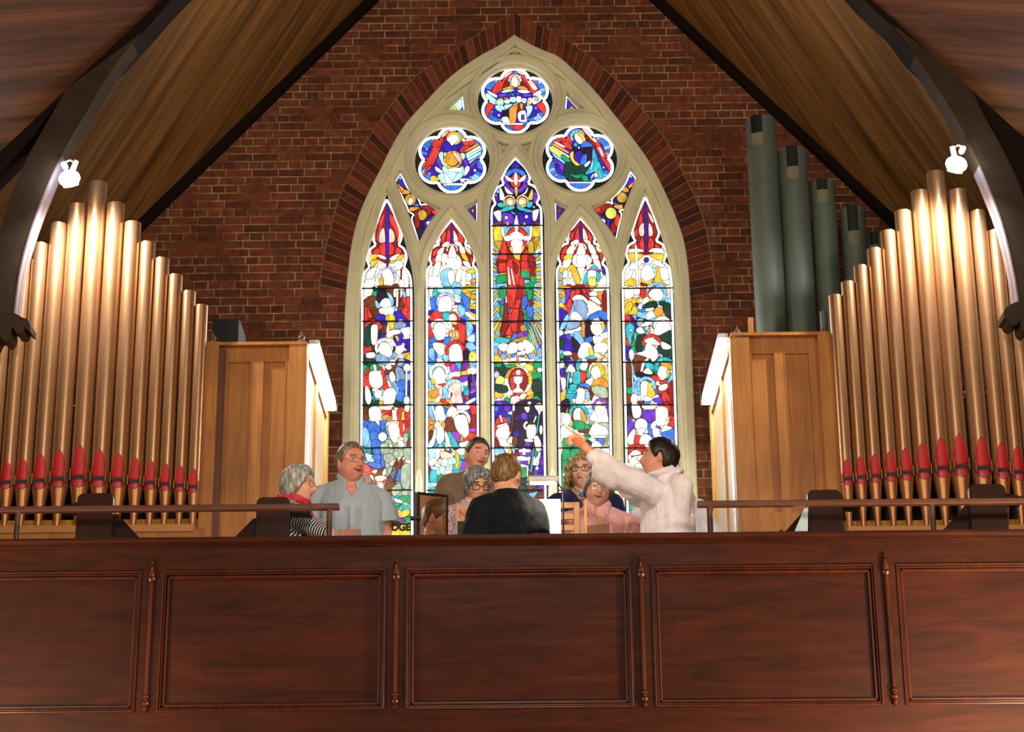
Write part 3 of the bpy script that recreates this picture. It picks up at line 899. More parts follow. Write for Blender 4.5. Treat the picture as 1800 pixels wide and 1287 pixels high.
FEAT[3] = [(860, 270, """
P k 298,80 210,180 150,270 160,350 60,400 45,560 40,660 575,660 565,480 540,400 450,340 440,260 370,150
H b 300,310 142,52 35,150;H p 300,310 142,52 155,270;H p 300,310 142,52 -80,20;E r 300,310 62,85
S . 175,245 240,280 280,320 210,310;S . 420,240 360,275 325,320 390,310;E . 300,290 22,75;S B 245,150 300,90 350,150 300,165
P y 285,375 318,375 325,440 308,500 290,440;S w 170,370 240,430 270,460 200,450;S w 120,380 165,460 170,520 120,520;S w 440,370 400,440 350,470 420,450;S y 490,400 450,470 440,520 490,520
H f 228,540 70,18 -10,360;E y 232,550 50,50;E w 235,555 34,34;H f 375,540 72,18 -10,360;E y 372,545 52,50;E w 365,550 34,34
S t 90,570 140,555 190,590 150,615 100,600;S t 130,640 200,600 285,600 270,630 150,665;S t 420,580 460,545 495,560 470,610 430,610;S t 310,590 400,620 490,650 460,670 340,640;S t 240,650 300,680 270,690;S t 390,650 320,695 340,690
S B 55,470 90,460 110,540 70,560;E l 95,430 18,25;E . 78,475 9,9;E . 522,508 13,15;S p 500,440 550,470 550,560 500,560;S l 480,600 520,600 510,625
S p 150,680 240,680 290,760 240,800 150,790;S B 330,720 480,690 480,800 350,800;E . 193,728 18,20;E . 420,718 18,20
S w 50,680 70,655 130,650 135,760 100,765;S w 490,660 520,640 565,640 530,760 495,755;S n 45,790 150,765 145,790 50,830;S n 490,760 570,790 565,815 490,780
P o 190,770 215,770 235,840 200,845;P w 300,700 315,700 335,820 320,890 285,890 275,820;P o 390,770 415,790 410,840 375,835
S y 55,850 130,830 150,940 140,1000 60,990;S v 60,1000 145,1000 120,1120 75,1040;S y 490,840 570,850 575,930 500,940;S v 440,1010 500,1010 500,1140 450,1200;S v 510,960 570,960 540,1060 515,1100
H l 315,950 148,24 -50,230;S r 190,920 270,840 290,880 200,960;S r 335,845 440,920 400,960 340,880;S r 185,1000 250,990 240,1060;S r 370,990 430,990 400,1070
S w 135,850 160,840 175,930 165,960 140,920;S w 460,830 490,830 480,950 455,960;S . 165,950 235,930 240,990 180,990;S . 390,940 470,940 460,985 390,985
S . 235,920 310,885 390,930 380,980 245,985;S w 250,990 370,990 380,1060 365,1130 265,1130;S y 225,1080 255,1050 265,1130 240,1110;S y 370,1050 400,1060 370,1130
P y 265,1140 355,1140 345,1230 315,1240 290,1200
S R 160,990 220,1070 260,1140 290,1200 320,1240 350,1200 365,1140 430,1070 440,1150 500,1160 520,1287 90,1287 110,1150
S r 150,1000 185,1010 200,1130 130,1130;P r 90,1150 200,1150 200,1210 100,1200;P r 110,1230 200,1230 200,1287 95,1287;P r 250,1190 300,1250 320,1287 260,1287;P r 370,1140 430,1080 440,1130 430,1240 370,1240
P l 40,1010 75,1080 75,1110 40,1070;P y 40,1080 75,1130 75,1160 40,1120;P l 40,1130 75,1180 75,1210 40,1180;P y 40,1190 75,1230 75,1260 40,1230;P l 40,1240 75,1280 75,1300 40,1290
P w 520,1110 600,1060 600,1090 520,1150;P l 520,1160 600,1100 600,1120 520,1190;P y 520,1200 600,1130 600,1165 520,1230;P l 520,1240 600,1180 600,1200 520,1260;P y 520,1270 600,1210 600,1240 530,1300
"""), (860, 460, """
P R 95,0 205,0 205,140 90,140;P r 100,20 190,20 195,120 110,125;P y 105,140 200,125 200,145 105,155;S g 80,170 195,155 200,230 85,250;S l 90,265 190,250 190,300 95,280
S r 205,0 340,0 345,200 310,280 210,270;S R 260,0 330,60 300,150;P f 205,60 225,60 250,270 215,270;P f 235,60 260,90 300,275 270,270
P r 360,0 440,0 440,110 360,85;P y 360,85 440,110 438,122 358,98;P g 360,100 460,130 455,205 355,180;P R 450,0 525,30 520,160 470,165;S g 470,180 525,170 530,250 475,240;P r 340,190 390,210 380,300 330,280
S l 400,210 455,215 440,250 400,250;S g 400,255 460,265 460,330 410,340
S r 210,290 320,290 300,420 250,530 200,480;S R 330,290 370,300 360,430 300,420;P r 385,290 405,290 405,390 385,390
P R 165,390 210,480 210,690 150,690;P f 175,380 195,380 205,470 185,480;P r 220,390 250,400 270,520 240,530;P r 300,430 360,430 340,540 290,530;P r 270,540 340,545 320,700 230,690;P R 340,560 395,620 380,680 330,690
P r 230,700 320,700 310,800 270,810;P R 330,700 390,690 350,800 310,800;P R 150,690 225,700 160,860 120,840;P r 180,820 240,700 260,830 230,860;P y 160,850 250,850 240,870
S g 110,300 180,290 190,380 160,430 110,400;P b 105,450 165,440 165,500 130,490;S g 130,510 165,500 155,610 130,610;P r 110,295 140,290 130,330
S b 375,420 430,400 420,520 370,540;S g 370,540 420,560 400,610;S b 430,510 490,540 490,650 425,610;P R 440,450 485,430 495,500 460,520;S g 430,350 490,330 480,430 440,430;S g 430,640 470,660 450,720;S t 430,700 460,720 450,760
P v 350,740 400,710 440,800 360,810;S m 320,830 380,800 390,850 330,870;S p 385,800 430,790 430,850 390,850;S v 240,920 300,880 430,850 430,890 330,915
S t 60,880 110,860 180,870 240,890 200,930 110,930 70,910;S b 240,890 290,810 320,850 270,900
S . 100,950 200,930 190,1020 130,1010;E w 185,975 40,42;S . 230,930 310,930 310,1030 200,1040;S w 320,930 390,920 400,1000 330,1010;S . 380,900 440,900 515,980 500,1010 430,1060 400,980;S . 310,1040 410,1010 400,1060 330,1070
E a 165,1080 36,36;E a 75,1020 26,50;E a 470,1075 36,36;E a 570,1040 30,60;P o 100,1000 145,1030 110,1090;P o 500,1010 535,1000 530,1080;E o 225,1080 22,24;E b 270,1070 22,24;P o 305,1060 335,1060 335,1130 305,1130;E b 365,1080 20,20;E y 410,1080 20,20
S . 220,1110 300,1090 300,1130 230,1130;S . 340,1090 450,1110 440,1130 345,1130
P l 45,700 80,640 100,640 45,740;P y 45,760 120,640 140,650 60,820;P l 45,640 90,560 100,580 45,680;P y 45,590 90,500 100,540 45,630;P l 45,540 90,450 100,480 45,570;P w 45,490 90,400 95,430 45,520;P l 45,440 90,370 95,395 45,460;P y 45,380 90,330 95,350 45,410;P l 45,330 90,290 90,320 45,360
P l 520,700 600,860 600,930 500,720;P y 490,640 600,780 600,840 510,680;P l 500,580 600,700 600,740 500,620;P y 500,540 600,650 600,680 500,570;P l 495,480 600,600 600,640 495,520;P y 500,430 600,530 600,570 500,460;P l 500,380 600,470 600,500 500,410;P y 500,340 600,410 600,440 500,370;P l 500,300 600,350 600,380 500,330
P o 465,690 490,690 590,930 575,960;P l 450,720 475,740 565,980 530,1000;P y 440,770 460,770 530,980 500,960;P y 120,700 145,700 100,840 80,840;P l 60,830 110,720 120,730 75,850
P w 530,0 600,0 600,20 530,40;P l 530,50 600,30 600,60 530,80;P y 530,90 600,70 600,110 530,120;P l 530,130 600,120 600,150 530,160;P y 530,170 600,160 600,200 530,210;P l 530,220 600,210 600,235 530,240;P y 530,245 600,240 600,275 530,270
P l 45,20 80,60 80,90 45,60;P y 45,70 80,100 80,130 45,110;P l 45,120 75,150 75,180 45,160;P y 45,170 75,200 75,230 45,210;P l 45,220 75,240 75,270 45,250
"""), (860, 640, """
S G 60,0 150,0 240,60 200,120 90,100;S g 60,10 140,0 130,40 60,50;S g 170,20 260,10 300,30 220,60;S h 395,40 440,5 500,40 490,80 440,90;S g 500,0 590,0 590,90 510,60;S G 480,170 590,200 590,320 490,320;S g 480,110 560,90 590,150 490,180
E w 570,75 30,28;P n 60,90 80,30 105,85;E u 85,130 30,42;E p 155,125 14,10;S h 70,200 110,140 170,170 160,230 90,240;S y 60,340 110,290 165,340 150,390 80,390
H w 330,195 158,44 0,360;H o 330,195 158,44 100,170;H y 330,195 158,44 -20,40;E R 330,200 108,150;S r 245,120 330,65 410,120 330,150;E . 328,105 28,30;S r 230,180 280,160 300,270 260,310
P . 275,150 380,150 372,215 340,240 345,280 385,310 380,335 270,335 265,310 305,280 310,240 280,215;S r 280,340 375,340 330,372
S w 190,330 240,310 270,350 210,370;S w 250,390 330,370 340,440 300,500 250,450;S w 340,390 370,345 425,350 400,400 360,410;P w 262,450 310,460 285,545 262,540
S o 410,400 500,350 480,410 430,420;S g 480,400 540,370 580,430 500,460;S g 160,420 200,380 240,420 220,450;E u 110,430 42,38;S G 60,240 200,260 200,330 90,330;S t 335,460 385,430 430,470 400,510 350,500
S B 60,440 240,450 240,590 60,600;E p 205,510 40,42;E p 110,455 36,26;S b 60,500 100,490 100,540 70,550;S T 205,560 260,545 250,590;P n 300,480 350,500 360,560 330,520;S k 320,440 600,450 600,940 280,940 270,650 290,560
S B 280,640 370,570 440,600 430,650 360,640;S p 355,580 400,560 440,600 390,640;S B 440,600 540,570 520,620;S B 270,790 330,760 340,830 290,830;S w 395,500 460,500 435,565;E w 455,460 22,28
P n 265,540 285,545 255,820 238,820;S w 510,480 570,450 605,480 600,540 560,560;P w 545,530 585,530 572,590 560,590;P t 555,590 572,590 545,800 525,800;P n 320,560 350,620 345,635 315,590
S r 75,650 110,610 190,620 205,680 140,680 80,700;P w 110,590 135,590 155,670 135,675;P w 85,705 200,675 212,700 90,735;S w 95,740 210,700 225,800 200,870 130,860 75,820
S w 90,880 150,850 220,900 240,940 160,945 100,920;S w 205,880 245,830 275,850 270,900 230,910;S n 270,830 320,850 310,930 260,930;S R 60,860 95,860 120,930 70,950
S l 60,1040 70,960 150,960 170,1040;S l 250,950 290,960 280,1030;S w 160,950 240,945 240,1000 200,1020;P y 215,1020 245,940 255,1000 240,1040
S k 445,690 450,620 520,600 530,690;P w 495,670 520,600 540,605 510,680;P y 440,690 525,690 525,710 440,705;S w 430,710 525,712 520,830 470,870 425,830;H w 440,710 56,30 100,260
S w 405,860 490,865 490,895 410,890;P p 405,895 475,895 470,945 400,940;S w 505,860 540,820 570,860 590,930 560,1010 530,990;E w 585,755 20,55
S B 590,950 610,960 600,1050;P p 330,950 460,950 455,1060 335,1040;P . 375,950 410,950 410,1040 375,1040;P . 335,975 465,975 465,1010 335,1010
S . 300,1080 350,1050 440,1070 440,1100 350,1105;P p 380,1110 440,1100 440,1160 390,1150;S g 515,1000 550,1010 520,1080;P w 555,1010 585,1010 560,1150 530,1140;P t 500,950 515,950 480,1240 460,1240;P n 470,1060 485,1060 455,1200 440,1200
P p 510,1190 555,1190 540,1287 505,1287;E w 540,1190 20,22;S g 340,1190 440,1190 430,1287 350,1287;P w 425,1160 445,1160 440,1287 425,1287;P p 565,1080 600,1070 580,1150 560,1160
""")]
FEAT[4] = [(974, 380, """
S R 300,55 230,130 175,210 175,280 80,370 70,480 100,560 300,600 560,560 570,440 460,310 430,220 370,120
S r 230,170 200,280 180,270 190,200;S r 275,130 240,200 240,270 285,270;S f 325,130 370,200 380,270 330,270;S r 380,170 430,230 430,290 390,270
S r 110,360 150,340 130,420 80,430;S r 75,440 120,440 100,520;S f 470,340 520,360 540,420 490,400;S r 510,420 550,430 540,530
P B 290,65 310,65 315,270 300,290 285,270
S w 190,300 250,265 285,285 250,320 190,325;S w 160,360 230,320 215,430 140,430;S y 130,440 210,440 190,490 110,490;S w 110,500 200,490 160,580 100,580
S w 330,270 390,275 420,310 380,320;S w 380,320 440,330 480,430 420,430;S w 420,440 490,440 500,490 440,495;S w 440,500 510,500 530,600 470,570
S w 225,440 265,450 265,580 205,530;S w 355,440 400,450 430,510 370,580
H f 300,370 70,22 -10,190;S w 258,400 300,300 350,380 350,440 258,440;S . 265,450 375,455 345,580 265,580;P w 255,585 350,585 310,730
S y 60,600 150,590 145,620 70,640;S l 50,650 90,650 85,680 50,680;S w 100,630 155,620 150,690 105,700;S o 50,695 100,700 90,730 50,730;S l 50,740 95,740 90,770 50,770;S w 110,710 150,720 140,780 105,780
S y 165,580 200,550 250,590 300,740 250,760 195,640;S w 165,620 195,640 200,700 165,690;S w 160,710 200,720 245,780 190,780
S w 360,620 380,560 430,545 480,570 400,600;S t 405,590 450,560 500,595;S m 385,605 515,610 520,635 385,625;S w 385,625 475,625 480,700 470,790 385,780;S t 350,660 380,640 370,770 325,765;S t 480,630 520,650 520,720 485,740;S h 400,700 470,700 460,785 390,780
S w 490,780 560,670 590,690 580,785;S B 540,570 580,590 575,670 545,640
S y 50,800 180,800 170,820 50,840;S w 445,850 480,800 590,795 550,850
S r 110,840 135,840 130,900;S p 140,830 190,850 160,940 120,1010 130,900;S r 190,860 230,840 240,880 180,960;S r 260,820 300,860 270,910 240,880;S r 310,830 340,800 365,850 350,890;S m 370,850 400,840 400,910
S w 395,880 440,850 490,870 480,905 410,905;S r 145,1000 165,940 200,950 205,1040 170,1060;S w 205,930 250,895 320,900 385,960 380,1010 320,950 220,960
S a 220,970 260,950 330,960 375,1040 370,1110 330,1180 220,1080;P l 155,1180 215,980 235,1090 200,1180;S w 205,1090 260,1090 330,1180 190,1180
S w 385,960 480,1000 540,1060 470,1100 395,1100;S w 395,930 470,915 530,980 500,1000;S o 500,860 530,860 540,960 500,930;S R 545,870 590,860 590,1080 550,1060
S b 375,1150 440,1100 530,1070 590,1100 590,1190 500,1150 390,1190;S a 155,1185 270,1185 300,1220 250,1270 150,1280;S o 310,1180 345,1180 345,1287 310,1287;E w 490,1230 78,58;S k 350,1190 410,1180 430,1287 350,1287
S B 60,1050 130,1070 150,1120 120,1220 60,1230;S l 130,1130 170,1140 120,1270 60,1287;P l 50,850 95,850 90,875 50,880;S o 50,890 110,900 80,930;P l 50,940 90,945 80,965 50,965;S y 55,1000 80,975 130,1030 60,1030
"""), (974, 570, """
S w 120,85 230,60 300,30 295,80 150,120;P o 310,0 350,0 355,155 310,160;S k 355,0 410,0 460,110 360,170;S w 410,20 460,0 560,0 570,60 500,135 430,100;S y 530,0 570,0 570,70 545,60
S l 220,100 280,90 340,190 290,250 240,190;S b 340,175 420,140 430,200 370,210;E w 75,120 35,50;S B 60,160 130,120 200,200 200,300 100,300;S p 130,130 180,110 180,200;S k 200,140 300,250 260,330 210,250
S G 60,180 120,170 110,270 70,290;S g 70,340 110,350 100,390 70,390;S w 440,140 550,150 540,200 460,230;S w 455,240 540,210 600,230 600,320 530,330 460,320
S w 280,290 320,220 370,205 410,230 445,300 420,360 330,395 265,370;S y 390,290 430,270 445,350 400,360;S t 350,380 450,360 450,400 390,415
S R 110,330 250,330 270,420 200,410;S w 110,315 180,310 200,350 115,355;P t 170,370 200,370 220,420 200,425;S R 380,410 440,400 490,390 400,530
S t 250,430 300,390 290,520 250,520;S w 285,500 320,430 385,450 350,530;P y 505,320 600,385 600,402 500,335;P y 580,330 600,300 530,450 515,440
H w 500,525 110,35 -30,240;S y 410,580 430,480 500,450 570,480 585,550 520,600;S w 420,570 430,500 500,480 530,600 470,640
S w 70,430 110,430 115,510 70,510;S B 70,520 120,500 120,610 80,610;S w 150,500 190,455 240,520 230,550 160,540;P w 195,550 215,550 200,610 190,605;E w 188,640 18,32
S t 150,560 180,550 165,660 150,780 140,700;S t 215,560 290,540 300,670 220,680;S r 300,545 370,560 350,640 310,670;S t 180,690 260,690 240,760 180,750;S R 120,550 150,560 130,640
S w 75,620 130,620 130,720 100,770;S w 365,640 440,610 420,700 360,680;S o 415,700 500,610 600,650 600,730 500,690;S s 420,730 520,700 600,740 600,840 480,820
S b 270,700 340,670 400,700 410,760 380,730;P f 270,712 390,750 385,768 270,730;S w 260,740 350,750 330,890 240,895;S l 355,770 400,780 400,870 350,850;S f 205,850 240,850 240,895 210,890;P b 215,840 265,760 250,850;E f 360,870 22,25
S y 75,790 135,740 120,860 80,890;S k 75,890 160,850 180,950 80,1000;P y 130,1010 160,920 150,1010
H m 530,940 98,30 0,190;S . 470,960 520,920 590,960 600,1010 610,1110 500,1110 400,1080;S w 470,930 580,940 570,1000 510,1075 470,1010
H t 275,1020 112,38 -30,200;S w 215,1030 245,960 300,960 310,1060 290,1130 240,1135;S o 305,960 340,1010 370,1110 320,1130 300,1050
E w 140,1085 55,75;S y 165,1150 210,1090 200,1160;S s 390,1090 430,1110 400,1170;S g 335,1150 400,1140 415,1240 360,1270 330,1220;S g 210,1160 290,1160 290,1200;S o 300,1140 335,1150 325,1240
S s 500,1130 620,1130 620,1200;S w 420,1230 460,1100 500,1130 480,1180;E w 550,1230 68,62;S . 80,1170 140,1150 220,1200 230,1287 90,1287;S w 230,1200 290,1230 290,1287 240,1287
"""), (974, 740, """
S R 280,110 420,100 410,140 290,140;S g 230,0 340,20 330,110 240,90;S w 540,60 460,30 400,110 410,170 580,170 600,90;P w 410,170 590,170 590,200 420,200
S g 100,210 200,200 180,330 100,300;S g 200,210 300,200 300,300 220,300;S g 95,330 180,340 180,430 100,460;S g 190,330 290,330 280,460 200,440;S g 100,470 190,460 190,560 100,570;S b 480,210 560,210 550,280;P y 570,210 600,210 600,260;S w 380,200 470,210 440,250
S T 100,600 170,590 160,680 100,670;S t 110,700 180,700 160,760;S w 180,760 230,740 250,780;S B 100,790 300,760 290,850 100,880;S w 300,600 400,600 400,700 310,690
""")]
FEAT[5] = [(1090, 340, """
S R 288,70 225,220 165,400 170,520 105,620 290,700 470,610 410,520 425,400 345,200
S r 240,200 205,320 200,380 250,330;S f 315,220 355,250 385,330 350,320;S f 245,340 210,400 225,480 270,470 270,350;S f 325,340 360,380 370,470 325,480;S r 180,400 165,440 190,510 205,430
S r 260,490 220,560 240,640 275,640;S r 330,500 380,540 370,620 315,630;S r 110,600 165,570 165,620;S r 400,570 465,610 400,615
P B 277,100 298,100 310,300 308,480 300,680 285,680 275,480 268,300
S w 110,630 230,630 270,660 180,670 100,670;S y 95,680 260,690 200,760 100,760;S w 320,660 380,620 480,630 490,680 400,670;S y 330,690 480,690 495,760 390,740
E B 297,755 30,30;S w 100,830 170,780 200,840 130,870;S w 70,960 100,880 150,880 90,1000;S y 60,1000 130,960 190,1000 200,1045 50,1045;S w 340,780 420,760 500,810 480,840 400,810
S w 440,850 540,860 560,960 470,980;S y 400,850 440,850 470,990 540,1045 400,1030;S w 210,830 280,790 230,870;H T 305,900 105,30 -30,110
S w 235,900 270,820 340,820 380,890 385,970 340,1040 250,1020;S y 235,960 300,1000 380,960 340,1040 260,1030;P . 172,560 195,620 210,1045 185,1045 165,640;S R 240,1010 330,1040 240,1048
H l 405,1130 125,38 -40,180;S w 320,1150 370,1085 440,1080 490,1140 470,1200 400,1220
S w 50,1080 150,1060 160,1150 100,1200 50,1170;E w 190,1110 38,48;S r 240,1080 300,1100 290,1180 230,1170;S y 50,1220 150,1190 180,1240 60,1287;S w 250,1210 310,1170 330,1220 260,1260;E B 190,1260 18,22;S G 300,1240 400,1220 420,1287 290,1287;S G 440,1230 510,1220 530,1287 450,1270
"""), (1090, 530, """
S y 60,40 120,0 140,60 60,140;S y 120,120 150,50 200,100 190,150 90,148;S w 200,60 240,20 260,60 230,95;S w 285,90 340,55 385,75 370,105 300,115;S G 250,60 370,20 420,60 280,80
S w 290,150 340,110 380,120 410,160 340,205 290,200;S o 380,110 420,65 485,80 485,130 450,175 400,160;S G 480,60 560,20 580,200 520,170;S l 195,115 290,150 280,200 195,170;P r 565,70 590,70 590,180 570,180
P r 55,150 115,150 115,210 55,210;P B 120,155 145,155 145,210 122,210;P l 155,155 185,155 185,210 158,210;P r 55,220 85,220 80,300 55,310;P r 55,340 90,350 90,420 55,420;P l 160,350 185,360 185,460 165,450;S s 190,210 260,200 250,290 200,280
H w 480,275 105,40 -35,230;S . 420,240 490,205 555,240 560,290 510,370 400,385 380,350
S w 230,270 330,215 360,230 340,270 250,290;S w 180,320 230,290 270,330 270,375 200,360;S l 275,300 320,280 320,320 285,330;S o 300,340 340,310 340,350;S o 330,270 370,280 370,310
S t 60,330 90,250 150,270 160,330 130,430 120,520 90,440;E w 122,330 12,18;S G 190,400 300,380 240,560 180,560;S G 430,400 590,330 590,460 470,450;S G 410,560 590,520 590,640 480,640;S G 440,470 460,520 420,580
H r 355,475 108,40 -20,200;S . 280,440 350,415 440,470 440,500 350,490 290,470;S . 300,480 370,500 420,560 430,630 370,690 340,650 250,640 190,590 270,560
S w 460,465 500,465 575,510 560,545 480,540;S w 575,470 595,480 590,500;S l 420,590 480,610 470,640
S w 100,570 125,545 155,570 155,640 130,670 105,640;P T 122,670 138,670 158,1040 140,1040;S n 160,620 300,640 240,700 230,820 170,830;S n 70,700 120,690 130,860 70,870;S k 190,800 380,810 380,870 300,850 190,860
P w 250,690 285,690 255,800 225,800;S t 290,695 380,720 380,780 290,750;S w 260,800 310,755 360,800 360,830 280,820;S n 200,680 245,690 220,790
H t 500,745 112,44 -10,210;S o 465,685 540,690 600,750 580,780 470,730;S w 460,735 540,770 530,860 460,895 420,820;S y 520,790 560,780 550,870
S r 350,850 420,840 450,890 400,910;P r 440,910 530,885 530,930 445,945;S w 440,965 510,935 550,960 500,1010 440,1010;S l 545,900 600,800 600,880 540,950;S R 540,950 610,900 610,1130 560,1090;S r 470,1070 500,1020 550,1060 560,1130 490,1140
H l 295,965 112,38 -20,215;S w 240,920 300,905 330,960 310,1080 240,1130 230,1040;S y 320,910 360,970 400,1050 360,1090 310,1080
S w 190,1090 230,1070 230,1120 200,1130;S w 280,1070 360,1100 350,1130 270,1130;S w 370,1090 430,1060 430,1110;S p 370,1110 460,1090 480,1170 400,1150;E w 160,1110 42,64
S . 130,1160 180,1160 240,1230 230,1287 140,1287;S w 240,1190 400,1150 420,1190 330,1235;P p 240,1240 400,1230 400,1287 235,1287;S w 410,1200 470,1190 540,1230 545,1287 405,1287;S R 480,1160 610,1140 610,1287 560,1287;S r 490,1160 550,1160 570,1260 540,1240;P k 60,1150 125,1160 135,1287 65,1287
"""), (1090, 680, """
P p 240,270 400,260 395,370 330,410 240,340;S w 405,250 470,225 530,250 545,320 520,380 500,440 410,440 400,340;S p 85,540 90,400 140,340 160,430 110,520;S y 130,380 165,370 160,410;S g 80,350 100,345 95,400
S . 130,200 190,190 240,270 220,350 150,350;E w 238,440 75,78;S w 190,480 290,480 240,560 210,550;P r 170,545 240,560 220,650 155,650;S . 90,560 160,480 165,560 140,650 90,650;S . 240,560 300,540 360,590 330,650 220,650
S b 310,430 350,420 360,560 320,530;S . 350,430 400,390 400,470 350,480;P . 455,510 500,440 590,465 570,490 470,520;S w 365,490 420,470 450,520 430,570 380,570;S b 460,540 630,480 630,620 540,600
P r 90,660 280,655 285,700 100,700;S r 100,680 160,680 150,740 100,730;S r 175,680 270,680 250,745 190,740;S . 100,780 170,720 240,760 180,780;E w 150,850 50,50;S w 180,880 280,870 300,920 180,920;S w 90,780 130,800 100,850;S w 200,790 300,780 290,860 210,850
S w 600,790 640,790 640,860 600,850;S n 560,880 620,850 620,930 570,920;S R 600,940 640,930 630,1000 580,1000;S g 590,1020 640,1010 640,1060
""")]
